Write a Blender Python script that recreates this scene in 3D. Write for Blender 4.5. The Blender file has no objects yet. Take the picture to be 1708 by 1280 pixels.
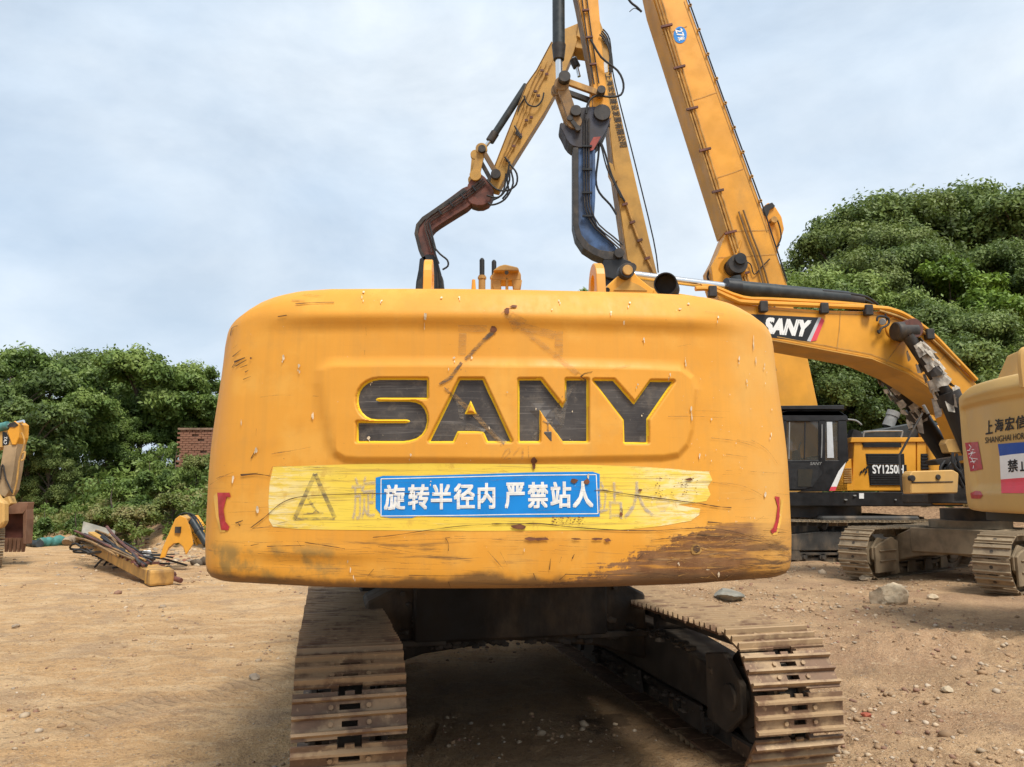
import bpy, bmesh, math, random
import numpy as np
from mathutils import Vector, Matrix
from mathutils.bvhtree import BVHTree
random.seed(7)
RNG = np.random.default_rng(7)
R = math.radians
SC = bpy.context.scene
COL = SC.collection

# ------------------------------------------------------------------ camera, sky, sun, exposure
CAM_H = 1.87
FPX, CX, CY = 1280.0, 854.0, 640.0
PITCH = R(7.8)
cam_d = bpy.data.cameras.new('camera')
cam = bpy.data.objects.new('camera', cam_d)
COL.objects.link(cam)
cam.location = (0, 0, CAM_H)
cam.rotation_euler = (math.pi/2 + PITCH, 0, 0)
cam_d.sensor_width = 36.0
cam_d.lens = 36.0*FPX/1708.0
cam_d.clip_start = 0.05
cam_d.clip_end = 2000
SC.camera = cam

SUN_EL, SUN_AZ = R(58), R(209)        # azimuth measured from +Y towards -X (behind the camera, a little right)
W = bpy.data.worlds.new('World')
SC.world = W
W.use_nodes = True
nt = W.node_tree
nt.nodes.clear()
def wn(t, **k):
    n = nt.nodes.new(t)
    for a, b in k.items():
        setattr(n, a, b)
    return n
out = wn('ShaderNodeOutputWorld'); bg = wn('ShaderNodeBackground')
sky = wn('ShaderNodeTexSky', sky_type='NISHITA', sun_disc=False)
sky.sun_elevation = SUN_EL
sky.sun_rotation = -SUN_AZ
sky.air_density = 1.0; sky.dust_density = 2.0; sky.ozone_density = 1.5
tc = wn('ShaderNodeTexCoord'); mp = wn('ShaderNodeMapping')
mp.inputs['Scale'].default_value = (1.3, 1.3, 2.6)
mp.inputs['Rotation'].default_value = (0.25, 0.15, 0.6)
nz = wn('ShaderNodeTexNoise'); nz.inputs['Scale'].default_value = 2.1; nz.inputs['Detail'].default_value = 10; nz.inputs['Roughness'].default_value = 0.58
nz.inputs['Distortion'].default_value = 0.25
rp = wn('ShaderNodeValToRGB')
rp.color_ramp.elements[0].position = 0.34; rp.color_ramp.elements[0].color = (0.52, 0.52, 0.52, 1)
rp.color_ramp.elements[1].position = 0.66; rp.color_ramp.elements[1].color = (1, 1, 1, 1)
nz2 = wn('ShaderNodeTexNoise'); nz2.inputs['Scale'].default_value = 1.4; nz2.inputs['Detail'].default_value = 9
cr2 = wn('ShaderNodeValToRGB')
cr2.color_ramp.elements[0].position = 0.36; cr2.color_ramp.elements[0].color = (7.2, 8.8, 10.7, 1)
cr2.color_ramp.elements[1].position = 0.64; cr2.color_ramp.elements[1].color = (10.1, 11.0, 11.8, 1)
hs = wn('ShaderNodeMix', data_type='RGBA')
hs.inputs[0].default_value = 0.55
mul = wn('ShaderNodeMix', data_type='RGBA'); mul.inputs[0].default_value = 0.35
mul.inputs[7].default_value = (6.6, 8.9, 11.4, 1)
L = nt.links.new
L(tc.outputs['Generated'], mp.inputs['Vector']); L(mp.outputs[0], nz.inputs['Vector']); L(mp.outputs[0], nz2.inputs['Vector'])
L(nz.outputs[0], rp.inputs[0]); L(nz2.outputs[0], cr2.inputs[0])
L(sky.outputs[0], mul.inputs[6])
L(rp.outputs[0], hs.inputs[0]); L(mul.outputs[2], hs.inputs[6]); L(cr2.outputs[0], hs.inputs[7])
L(hs.outputs[2], bg.inputs['Color']); bg.inputs['Strength'].default_value = 0.054
L(bg.outputs[0], out.inputs['Surface'])

sd = bpy.data.lights.new('sun', 'SUN'); sun = bpy.data.objects.new('sun', sd); COL.objects.link(sun)
sd.energy = 2.5; sd.angle = R(18); sd.color = (1.0, 0.95, 0.86)
sdir = Vector((-math.sin(SUN_AZ)*math.cos(SUN_EL), math.cos(SUN_AZ)*math.cos(SUN_EL), math.sin(SUN_EL)))
sun.rotation_euler = sdir.to_track_quat('Z', 'Y').to_euler()
sun.location = (0, -10, 30)
SC.view_settings.view_transform = 'Standard'
SC.view_settings.look = 'None'
SC.view_settings.exposure = 0.80
SC.view_settings.gamma = 1.0
SC.view_settings.use_curve_mapping = False
SC.cycles.max_bounces = 6
SC.cycles.transparent_max_bounces = 8
SC.cycles.caustics_reflective = False; SC.cycles.caustics_refractive = False

# ------------------------------------------------------------------ survey helpers: photo pixel -> point on a real surface
SP, CP = math.sin(PITCH), math.cos(PITCH)
CAMP = Vector((0, 0, CAM_H))
def ray(u, v):
    x, y = (u-CX)/FPX, (CY-v)/FPX
    return Vector((x, CP - y*SP, SP + y*CP))
def at(u, v, Y):
    d = ray(u, v)
    return CAMP + d*(Y/d.y)
def gnd(u, v, z=0.0):
    d = ray(u, v)
    return CAMP + d*((z-CAM_H)/d.z)
class Plane:
    """a plane of a real part: near face of a boom, a machine's side"""
    def __init__(s, p, n):
        s.p = Vector(p); s.n = Vector(n).normalized()
    def hit(s, u, v, off=0.0):
        d = ray(u, v)
        t = (s.p + s.n*off - CAMP).dot(s.n)/d.dot(s.n)
        return CAMP + d*t
class Surf:
    """a curved panel, for print and scratches that lie on it"""
    def __init__(s, verts, faces):
        s.b = BVHTree.FromPolygons(verts, faces)
    def hit(s, u, v, off=0.0):
        d = ray(u, v).normalized()
        h = s.b.ray_cast(CAMP, d)
        if h[0] is None:
            return None
        n = h[1]
        if n.dot(d) > 0: n = -n
        return h[0] + n*off

# ------------------------------------------------------------------ mesh helpers
class MB:
    def __init__(s):
        s.v = []; s.f = []; s.m = []
    def add(s, verts, faces, mi=0):
        b = len(s.v)
        s.v += [Vector(p) for p in verts]
        s.f += [tuple(i+b for i in f) for f in faces]
        s.m += [mi]*len(faces)
        return s
    def box(s, c, size, ax=None, mi=0, taper=1.0):
        """box with optional axes (3 vectors); taper scales the top"""
        X, Y, Z = ax or (Vector((1,0,0)), Vector((0,1,0)), Vector((0,0,1)))
        c = Vector(c); vs = []
        for k in (-1, 1):
            t = taper if k > 0 else 1.0
            for i, j in ((-1,-1),(1,-1),(1,1),(-1,1)):
                vs.append(c + X*(i*size[0]/2*t) + Y*(j*size[1]/2*t) + Z*(k*size[2]/2))
        return s.add(vs, [(3,2,1,0),(4,5,6,7),(0,1,5,4),(1,2,6,5),(2,3,7,6),(3,0,4,7)], mi)
    def prism(s, pts, vec, mi=0):
        n = len(pts); vec = Vector(vec)
        vs = [Vector(p) for p in pts] + [Vector(p)+vec for p in pts]
        fs = [tuple(range(n-1, -1, -1)), tuple(range(n, 2*n))]
        fs += [(i, (i+1) % n, n+(i+1) % n, n+i) for i in range(n)]
        return s.add(vs, fs, mi)
    def cyl(s, a, b, r, n=14, r2=None, caps=True, mi=0):
        a, b = Vector(a), Vector(b); r2 = r if r2 is None else r2
        z = (b-a).normalized(); x = z.orthogonal().normalized(); y = z.cross(x)
        vs = []
        for p, rr in ((a, r), (b, r2)):
            for k in range(n):
                t = 2*math.pi*k/n
                vs.append(p + x*(rr*math.cos(t)) + y*(rr*math.sin(t)))
        fs = [(k, (k+1) % n, n+(k+1) % n, n+k) for k in range(n)]
        if caps:
            fs += [tuple(range(n-1, -1, -1)), tuple(range(n, 2*n))]
        return s.add(vs, fs, mi)
    def pipe(s, a, b, r, ri, n=20, mi=0):
        a, b = Vector(a), Vector(b)
        z = (b-a).normalized(); x = z.orthogonal().normalized(); y = z.cross(x)
        vs = []
        for p, rr in ((a, r), (b, r), (b, ri), (a, ri)):
            for k in range(n):
                t = 2*math.pi*k/n
                vs.append(p + x*(rr*math.cos(t)) + y*(rr*math.sin(t)))
        fs = []
        for q in range(4):
            for k in range(n):
                fs.append((q*n+k, q*n+(k+1) % n, ((q+1) % 4)*n+(k+1) % n, ((q+1) % 4)*n+k))
        return s.add(vs, fs, mi)
    def tube(s, path, r, n=7, mi=0, smooth=3):
        P = [Vector(p) for p in path]
        if smooth > 1 and len(P) > 2:
            Q = []
            for i in range(len(P)-1):
                p0, p1, p2, p3 = P[max(i-1,0)], P[i], P[i+1], P[min(i+2,len(P)-1)]
                for k in range(smooth):
                    t = k/smooth
                    Q.append(0.5*((2*p1)+(p2-p0)*t+(2*p0-5*p1+4*p2-p3)*t*t+(3*p1-p0-3*p2+p3)*t**3))
            Q.append(P[-1]); P = Q
        vs = []; fs = []; m = len(P)
        x = None
        for i, p in enumerate(P):
            d = (P[min(i+1,m-1)]-P[max(i-1,0)])
            if d.length < 1e-9: d = Vector((0,0,1))
            d.normalize()
            x = d.orthogonal().normalized() if x is None else (x - d*x.dot(d)).normalized()
            y = d.cross(x)
            rr = r[i] if isinstance(r, (list, tuple)) and len(r) == m else (r if not isinstance(r, (list, tuple)) else r[0]+(r[-1]-r[0])*i/(m-1))
            for k in range(n):
                t = 2*math.pi*k/n
                vs.append(p + x*(rr*math.cos(t)) + y*(rr*math.sin(t)))
        for i in range(m-1):
            for k in range(n):
                fs.append((i*n+k, i*n+(k+1) % n, (i+1)*n+(k+1) % n, (i+1)*n+k))
        fs += [tuple(range(n-1, -1, -1)), tuple(range((m-1)*n, m*n))]
        return s.add(vs, fs, mi)
    def build(s, name, mats, parent=None, smooth=None, bevel=0.0, seg=1, kind=None, label=None):
        o0 = parent_loc(parent)
        me = bpy.data.meshes.new(name)
        me.from_pydata([tuple(p-o0) for p in s.v], [], s.f)
        for m in (mats if isinstance(mats, (list, tuple)) else [mats]):
            me.materials.append(m)
        if any(s.m):
            me.polygons.foreach_set('material_index', s.m)
        bm = bmesh.new(); bm.from_mesh(me)
        bmesh.ops.recalc_face_normals(bm, faces=bm.faces)
        if bevel:
            ed = [e for e in bm.edges if len(e.link_faces) == 2 and e.calc_face_angle(0) > 0.35]
            bmesh.ops.bevel(bm, geom=ed, offset=bevel, segments=seg, profile=0.6, affect='EDGES', clamp_overlap=True)
        bm.to_mesh(me); bm.free()
        if smooth is not None:
            me.polygons.foreach_set('use_smooth', [True]*len(me.polygons))
            me.set_sharp_from_angle(angle=R(smooth))
        o = bpy.data.objects.new(name, me); COL.objects.link(o)
        if parent: o.parent = parent
        if kind: o['kind'] = kind
        if label: o['label'] = label
        return o
def parent_loc(p):
    l = Vector((0,0,0))
    while p is not None:
        l += Vector(p.location); p = p.parent
    return l
def thing(name, loc, label, cat, group=None):
    o = bpy.data.objects.new(name, None); COL.objects.link(o)
    o.empty_display_size = 0.3
    o.location = loc; o['label'] = label; o['category'] = cat
    if group: o['group'] = group
    return o
def tag(o, label, cat, group=None):
    o['label'] = label; o['category'] = cat
    if group: o['group'] = group
    return o
def raw_obj(name, verts, faces, mat, parent=None, kind=None, smooth=False):
    me = bpy.data.meshes.new(name)
    me.from_pydata([tuple(v) for v in verts], [], faces)
    me.materials.append(mat)
    if smooth: me.polygons.foreach_set('use_smooth', [True]*len(me.polygons))
    o = bpy.data.objects.new(name, me); COL.objects.link(o)
    if parent: o.parent = parent
    if kind: o['kind'] = kind
    return o
def quads_mesh(name, V, F, mats, mi=None, smooth=False):
    """fast mesh from numpy: V (n,3), F (m,k)"""
    me = bpy.data.meshes.new(name)
    n, (m, k) = len(V), F.shape
    me.vertices.add(n); me.vertices.foreach_set('co', np.asarray(V, np.float32).ravel())
    me.loops.add(m*k); me.loops.foreach_set('vertex_index', np.asarray(F, np.int32).ravel())
    me.polygons.add(m); me.polygons.foreach_set('loop_start', np.arange(0, m*k, k, dtype=np.int32))
    for mt in mats: me.materials.append(mt)
    if mi is not None: me.polygons.foreach_set('material_index', np.asarray(mi, np.int32))
    if smooth: me.polygons.foreach_set('use_smooth', np.ones(m, bool))
    me.update(calc_edges=True); me.validate()
    return me

# flat print: polygons and lettering draped on a Plane or Surf
def drape(surf, polys, off, name, mat, parent, maxpx=30, kind=None):
    """polys: list of pixel polygons -> thin sheet lying `off` metres above the surface"""
    bm = bmesh.new()
    for poly in polys:
        vs = [bm.verts.new((u, v, 0)) for u, v in poly]
        try: bm.faces.new(vs)
        except ValueError: pass
    return drape_bm(bm, surf, off, name, mat, parent, maxpx, kind)
def drape_bm(bm, surf, off, name, mat, parent, maxpx=30, kind=None):
    bmesh.ops.triangulate(bm, faces=bm.faces)
    if maxpx:
        for it in range(5):
            ed = [e for e in bm.edges if e.calc_length() > maxpx]
            if not ed: break
            bmesh.ops.subdivide_edges(bm, edges=ed, cuts=1)
            bmesh.ops.triangulate(bm, faces=bm.faces)
    o0 = parent_loc(parent); dead = []
    for i, v in enumerate(bm.verts):
        p = surf.hit(v.co.x, v.co.y, off + v.co.z)
        if p is None: dead.append(v)
        else: v.co = p - o0
    if dead: bmesh.ops.delete(bm, geom=dead, context='VERTS')
    me = bpy.data.meshes.new(name); 
    bm.normal_update()
    for f in bm.faces:
        if f.normal.dot(f.calc_center_median() + o0 - CAMP) > 0: f.normal_flip()
    bm.to_mesh(me); bm.free()
    me.materials.append(mat)
    o = bpy.data.objects.new(name, me); COL.objects.link(o)
    if parent: o.parent = parent
    if kind: o['kind'] = kind
    return o
_tc = {}
def text_mesh(s, bold=0.0):
    """lettering outline as (verts2d, faces), scaled to the unit box"""
    k = (s, bold)
    if k in _tc: return _tc[k]
    cu = bpy.data.curves.new('lettering', 'FONT'); cu.body = s; cu.size = 1.0; cu.offset = bold; cu.resolution_u = 3
    o = bpy.data.objects.new('lettering', cu); COL.objects.link(o)
    dg = bpy.context.evaluated_depsgraph_get(); dg.update()
    me = bpy.data.meshes.new_from_object(o.evaluated_get(dg))
    V = np.array([(v.co.x, v.co.y) for v in me.vertices]); F = [tuple(p.vertices) for p in me.polygons]
    bpy.data.objects.remove(o); bpy.data.curves.remove(cu); bpy.data.meshes.remove(me)
    lo, hi = V.min(0), V.max(0)
    V = (V-lo)/(hi-lo)
    _tc[k] = (V, F)
    return _tc[k]
def letter(surf, s, quad, off, name, mat, parent, bold=0.0, maxpx=0, kind=None):
    """quad: pixel corners bottom-left, bottom-right, top-right, top-left of the lettering's box"""
    V, F = text_mesh(s)
    a, b, c, d = [Vector((q[0], q[1], 0)) for q in quad]
    bm = bmesh.new(); hh_ = (d-a).length
    for sx, sy in (((0, 0), (bold, 0), (0, bold), (bold, bold)) if bold else ((0, 0),)):   # struck several times for weight
        vs = []
        lift = Vector((0, 0, .0006*(2*(sx > 0)+(sy > 0))))
        for x, y in V:
            vs.append(bm.verts.new(lift + a*((1-x)*(1-y)) + b*(x*(1-y)) + c*(x*y) + d*((1-x)*y) + (b-a).normalized()*((sx-bold/2)*hh_) + (d-a)*(sy-bold/2)))
        for f in F:
            try: bm.faces.new([vs[i] for i in f])
            except ValueError: pass
    return drape_bm(bm, surf, off, name, mat, parent, maxpx, kind)
def ribbon(path, w0, w1=None, jit=0.0):
    """pixel polyline -> thin pixel polygon quads"""
    w1 = w0 if w1 is None else w1
    P = [Vector((p[0], p[1])) for p in path]; n = len(P); res = []
    Lp = []; Rp = []
    for i, p in enumerate(P):
        d = P[min(i+1, n-1)] - P[max(i-1, 0)]
        d = d.normalized() if d.length > 1e-6 else Vector((1, 0))
        nn = Vector((-d.y, d.x)); t = i/(n-1)
        w = (w0+(w1-w0)*t)*(1+jit*(random.random()-0.5))/2
        Lp.append(p+nn*w); Rp.append(p-nn*w)
    for i in range(n-1):
        res.append([tuple(Lp[i]), tuple(Lp[i+1]), tuple(Rp[i+1]), tuple(Rp[i])])
    return res
def chaikin(P, n=1):
    """round the corners of an outline"""
    for _ in range(n):
        Q = []
        for i, p in enumerate(P):
            q = P[(i+1) % len(P)]
            L = math.hypot(q[0]-p[0], q[1]-p[1]); t = min(.28, 7/max(L, 1e-6))
            Q += [(p[0]+(q[0]-p[0])*t, p[1]+(q[1]-p[1])*t), (q[0]-(q[0]-p[0])*t, q[1]-(q[1]-p[1])*t)]
        P = Q
    return P
def blob(u, v, rx, ry, n=8, jit=0.5):
    ph = random.random()*6
    return [(u+rx*math.cos(2*math.pi*k/n+ph)*(1+jit*(random.random()-0.5)), v+ry*math.sin(2*math.pi*k/n+ph)*(1+jit*(random.random()-0.5))) for k in range(n)]

# ------------------------------------------------------------------ numpy noise
def _h(ix, iy, s):
    x = (ix*374761393 + iy*668265263 + s*974711) & 0xffffffff
    x = ((x ^ (x >> 13))*1274126177) & 0xffffffff
    return ((x ^ (x >> 16)) & 0xffff)/65535.0
def vnoise(x, y, s=0):
    x = np.asarray(x, float); y = np.asarray(y, float)
    ix = np.floor(x).astype(np.int64); iy = np.floor(y).astype(np.int64)
    fx, fy = x-ix, y-iy
    fx = fx*fx*(3-2*fx); fy = fy*fy*(3-2*fy)
    a, b, c, d = _h(ix,iy,s), _h(ix+1,iy,s), _h(ix,iy+1,s), _h(ix+1,iy+1,s)
    return (a*(1-fx)+b*fx)*(1-fy)+(c*(1-fx)+d*fx)*fy - 0.5
def fbm(x, y, o=4, s=0):
    t = 0; a = 1.0
    for k in range(o):
        t = t + a*vnoise(np.asarray(x)*2**k, np.asarray(y)*2**k, s+k*17); a *= 0.5
    return t

# ------------------------------------------------------------------ materials
class NM:
    def __init__(s, name):
        s.m = bpy.data.materials.new(name); s.m.use_nodes = True
        s.t = s.m.node_tree; s.t.nodes.clear()
        s.o = s.n('ShaderNodeOutputMaterial'); s.b = s.n('ShaderNodeBsdfPrincipled')
        s.l(s.b.outputs[0], s.o.inputs[0])
        s._co = None
    def n(s, t, **k):
        q = s.t.nodes.new(t)
        for a, b in k.items(): setattr(q, a, b)
        return q
    def l(s, a, b): s.t.links.new(a, b)
    def co(s):
        if s._co is None: s._co = s.n('ShaderNodeTexCoord').outputs['Object']
        return s._co
    def map(s, sc, rot=(0,0,0)):
        q = s.n('ShaderNodeMapping'); q.inputs['Scale'].default_value = sc; q.inputs['Rotation'].default_value = rot
        s.l(s.co(), q.inputs[0]); return q.outputs[0]
    def noise(s, scale, detail=4, rough=0.55, vec=None, dist=0.0):
        q = s.n('ShaderNodeTexNoise')
        q.inputs['Scale'].default_value = scale; q.inputs['Detail'].default_value = detail; q.inputs['Roughness'].default_value = rough
        q.inputs['Distortion'].default_value = dist
        s.l(vec if vec is not None else s.co(), q.inputs['Vector']); return q.outputs[0]
    def voro(s, scale, vec=None, feat='F1', outp='Distance', rnd=1.0):
        q = s.n('ShaderNodeTexVoronoi', feature=feat); q.inputs['Scale'].default_value = scale
        q.inputs['Randomness'].default_value = rnd
        s.l(vec if vec is not None else s.co(), q.inputs['Vector']); return q.outputs[outp]
    def ramp(s, x, a, b, lo=0.0, hi=1.0):
        q = s.n('ShaderNodeMapRange', interpolation_type='SMOOTHSTEP')
        s.l(x, q.inputs[0])
        for i, v in zip((1,2,3,4), (a,b,lo,hi)): q.inputs[i].default_value = v
        return q.outputs[0]
    def math(s, op, a, b=None):
        q = s.n('ShaderNodeMath', operation=op)
        for i, v in enumerate((a, b)):
            if v is None: continue
            if isinstance(v, (int, float)): q.inputs[i].default_value = v
            else: s.l(v, q.inputs[i])
        return q.outputs[0]
    def mix(s, f, a, b, blend='MIX'):
        q = s.n('ShaderNodeMix', data_type='RGBA', blend_type=blend)
        for i, v in ((0, f), (6, a), (7, b)):
            if isinstance(v, (int, float)): q.inputs[i].default_value = v
            elif isinstance(v, tuple): q.inputs[i].default_value = (*v, 1) if len(v) == 3 else v
            else: s.l(v, q.inputs[i])
        return q.outputs[2]
    def xyz(s):
        q = s.n('ShaderNodeSeparateXYZ'); s.l(s.co(), q.inputs[0]); return q.outputs
    def bump(s, h, st=0.3, d=0.02):
        q = s.n('ShaderNodeBump'); q.inputs['Strength'].default_value = st; q.inputs['Distance'].default_value = d
        s.l(h, q.inputs['Height']); s.l(q.outputs[0], s.b.inputs['Normal'])
    def set(s, col=None, rough=None, metal=None, spec=None, alpha=None):
        for nm, v in (('Base Color', col), ('Roughness', rough), ('Metallic', metal), ('Specular IOR Level', spec), ('Alpha', alpha)):
            if v is None: continue
            if isinstance(v, (int, float)): s.b.inputs[nm].default_value = v
            elif isinstance(v, tuple): s.b.inputs[nm].default_value = (*v, 1)
            else: s.l(v, s.b.inputs[nm])
        return s.m
def simple(name, col, rough=0.6, metal=0.0, var=0.25, scale=6.0, dirt=None, dirt_amt=0.5, spec=0.4, bump=0.0):
    m = NM(name)
    n1 = m.noise(scale, 5)
    c = m.mix(m.ramp(n1, 0.3, 0.7), tuple(x*(1-var) for x in col), tuple(min(1, x*(1+var*0.6)) for x in col))
    if dirt:
        n2 = m.noise(scale*0.55, 6, 0.65, m.map((1, 1, 0.45)))
        c = m.mix(m.ramp(n2, 0.62-0.3*dirt_amt, 0.78-0.12*dirt_amt, 0, min(1, 0.35+dirt_amt*0.6)), c, dirt)
    if bump:
        m.bump(m.noise(scale*6, 4), bump, 0.01)
    return m.set(c, m.ramp(m.noise(scale*2, 3), 0.3, 0.7, rough*0.85, min(1, rough*1.15)), metal, spec)
DUST = (0.33, 0.235, 0.14)
M = {}
M['yellow'] = simple('yellow_paint', (0.70, 0.315, 0.028), 0.42, var=0.14, scale=1.2, dirt=(0.40, 0.215, 0.05), dirt_amt=0.42, spec=0.45)
M['yellow_old_and_shade'] = simple('faded_and_shaded_yellow_paint', (0.56, 0.30, 0.06), 0.55, var=0.18, scale=1.6, dirt=(0.30, 0.19, 0.08), dirt_amt=0.45)  # faded paint; on boom undersides this darker tone stands for shade
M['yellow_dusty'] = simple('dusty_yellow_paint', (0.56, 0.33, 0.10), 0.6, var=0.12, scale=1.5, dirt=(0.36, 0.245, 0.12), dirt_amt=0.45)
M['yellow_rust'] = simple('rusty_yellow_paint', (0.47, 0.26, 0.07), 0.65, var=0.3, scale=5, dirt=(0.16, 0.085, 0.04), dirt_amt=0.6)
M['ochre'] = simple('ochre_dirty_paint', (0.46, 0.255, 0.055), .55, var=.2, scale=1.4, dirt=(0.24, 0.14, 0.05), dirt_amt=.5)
M['grimy_and_shade'] = simple('grimy_and_shaded_brown_paint', (0.27, 0.155, 0.06), .65, var=.4, scale=3, dirt=(0.08, 0.055, 0.035), dirt_amt=.6)  # grime on links and pipes; painted-in shade on undersides
M['black'] = simple('black_paint', (0.018, 0.018, 0.019), 0.38, var=0.3, scale=3, dirt=(0.06, 0.05, 0.04), dirt_amt=0.15)
M['rubber'] = simple('black_rubber', (0.018, 0.018, 0.019), 0.6, var=0.3, scale=8)
M['grease'] = simple('greasy_dark_steel', (0.035, 0.030, 0.027), 0.55, var=0.4, scale=6, dirt=(0.14, 0.10, 0.06), dirt_amt=0.35)
M['blue'] = simple('worn_blue_paint', (0.045, 0.095, 0.21), 0.5, var=0.45, scale=3, dirt=(0.030, 0.030, 0.034), dirt_amt=0.55)
M['blue_dark'] = simple('greasy_blue_head', (0.045, 0.05, 0.075), 0.6, var=0.5, scale=3, dirt=(0.035, 0.027, 0.025), dirt_amt=0.9)
M['oxide'] = simple('red_oxide_steel', (0.14, 0.052, 0.038), 0.65, var=0.4, scale=4, dirt=(0.03, 0.024, 0.022), dirt_amt=0.6)
M['chrome'] = NM('chrome_rod').set((0.75, 0.75, 0.74), 0.18, 1.0)
M['barrel'] = simple('dark_cylinder_paint', (0.028, 0.034, 0.036), 0.45, var=0.3, scale=5, dirt=(0.09, 0.075, 0.06), dirt_amt=0.3)
M['steel_track'] = None
M['glass'] = NM('cab_glass').set((0.05, 0.047, 0.04), 0.04, 0.0, 0.9)
M['glass_clear'] = NM('tinted_clear_glass').set((0.10, 0.095, 0.08), 0.03, 0.0, 0.9, .42)
M['blind'] = simple('pale_blind', (0.55, 0.57, 0.58), 0.5, var=0.1)
M['white'] = simple('white_paint', (0.78, 0.78, 0.76), 0.5, var=0.06)
M['red'] = simple('red_reflector', (0.42, 0.03, 0.035), 0.35, var=0.25, scale=20)
M['pink_red'] = simple('red_stripe', (0.72, 0.07, 0.10), 0.5, var=0.08)
M['silver'] = simple('silver_stripe', (0.50, 0.52, 0.54), 0.4, var=0.05)
M['sign_blue'] = simple('sign_blue', (0.0, 0.21, 0.62), 0.5, var=0.10, scale=9)
M['flag_blue'] = simple('flag_blue', (0.015, 0.07, 0.33), 0.5, var=0.08)
M['rust'] = simple('rust', (0.16, 0.062, 0.03), 0.85, var=0.4, scale=20)
M['rag'] = simple('torn_wrapping', (0.46, 0.41, 0.34), 0.9, var=0.45, scale=9, dirt=(0.16, 0.13, 0.10), dirt_amt=0.5)
M['grey'] = simple('grey_metal', (0.25, 0.25, 0.24), 0.5, var=0.2)
M['teal'] = simple('teal_tarpaulin', (0.06, 0.20, 0.18), 0.6, var=0.3, scale=5, dirt=DUST, dirt_amt=0.3)
M['board'] = simple('grey_board', (0.26, 0.25, 0.21), 0.85, var=0.3, scale=4, dirt=DUST, dirt_amt=0.5)
M['concrete'] = simple('pale_stone', (0.54, 0.43, 0.29), 0.9, var=0.35, scale=7, dirt=(0.30, 0.21, 0.13), dirt_amt=0.6, bump=0.9)
M['stone_dark'] = simple('brown_stone', (0.30, 0.235, 0.17), 0.9, var=0.3, scale=7, dirt=DUST, dirt_amt=0.5, bump=0.5)
M['brick'] = simple('brick', (0.27, 0.115, 0.07), 0.9, var=0.5, scale=2.2, dirt=(0.15, 0.12, 0.08), dirt_amt=0.55)
M['mortar'] = simple('mortar', (0.25, 0.16, 0.11), 0.95, var=0.3)
M['bark'] = simple('bark', (0.12, 0.095, 0.07), 0.9, var=0.4, scale=6)
M['bucket'] = simple('rusty_bucket', (0.19, 0.095, 0.055), 0.7, var=0.3, scale=3, dirt=(0.30, 0.20, 0.13), dirt_amt=0.4)
def track_mat(name, dust, rust, amt):
    m = NM(name)
    inf = m.n('ShaderNodeObjectInfo')
    off = m.n('ShaderNodeVectorMath', operation='ADD')
    cmb = m.n('ShaderNodeCombineXYZ')
    for i in range(3): m.l(m.math('MULTIPLY', inf.outputs['Random'], 40.0+i*13), cmb.inputs[i])
    m.l(m.co(), off.inputs[0]); m.l(cmb.outputs[0], off.inputs[1]); v = off.outputs[0]
    n1 = m.noise(5, 5, 0.6, v); n2 = m.noise(22, 4, 0.6, v); z = m.xyz()[2]
    c = m.mix(m.ramp(n1, 0.35, 0.65), rust, tuple(x*0.55 for x in rust))
    f = m.math('ADD', m.ramp(z, 0.0, 0.035, -0.05, 0.16), n1)
    c = m.mix(m.ramp(f, 0.62-amt*0.3, 0.82-amt*0.3, 0, 0.9), c, dust)
    c = m.mix(m.ramp(n2, 0.58, 0.72, 0, 0.5), c, tuple(min(1, x*1.5) for x in dust))
    m.bump(n2, 0.5, 0.006)
    return m.set(c, 0.62, 0.0, 0.4)
M['shoe'] = track_mat('worn_track_steel', (0.40, 0.275, 0.155), (0.19, 0.11, 0.064), 0.48)
M['shoe_dusty'] = track_mat('dusty_track_steel', (0.32, 0.245, 0.155), (0.20, 0.145, 0.09), 0.75)
M['shoe_shaded'] = track_mat('shaded_track_steel', (0.36, 0.245, 0.14), (0.165, 0.095, 0.056), 0.42)  # left shoes: same steel with the counterweight's shade put into the colour
M['under'] = simple('muddy_undercarriage', (0.065, 0.052, 0.040), 0.8, var=0.4, scale=5, dirt=(0.20, 0.145, 0.09), dirt_amt=0.4)
M['under_dusty'] = simple('dusty_undercarriage', (0.25, 0.19, 0.12), 0.85, var=0.3, scale=4, dirt=(0.12, 0.09, 0.055), dirt_amt=0.4)
M['under_black'] = simple('dark_muddy_frame', (0.045, 0.043, 0.04), 0.75, var=0.35, scale=3, dirt=(0.22, 0.165, 0.11), dirt_amt=0.55)
M['under_shaded'] = simple('shaded_dark_frame', (0.026, 0.019, 0.013), 0.8, var=0.5, scale=3, dirt=(0.13, 0.085, 0.05), dirt_amt=0.5, bump=.4)  # car body: base darkened to paint in the shade under the machine
M['yellow_fresh'] = simple('unfaded_yellow_paint', (0.86, 0.56, 0.03), 0.4, var=.1, scale=8)

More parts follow.
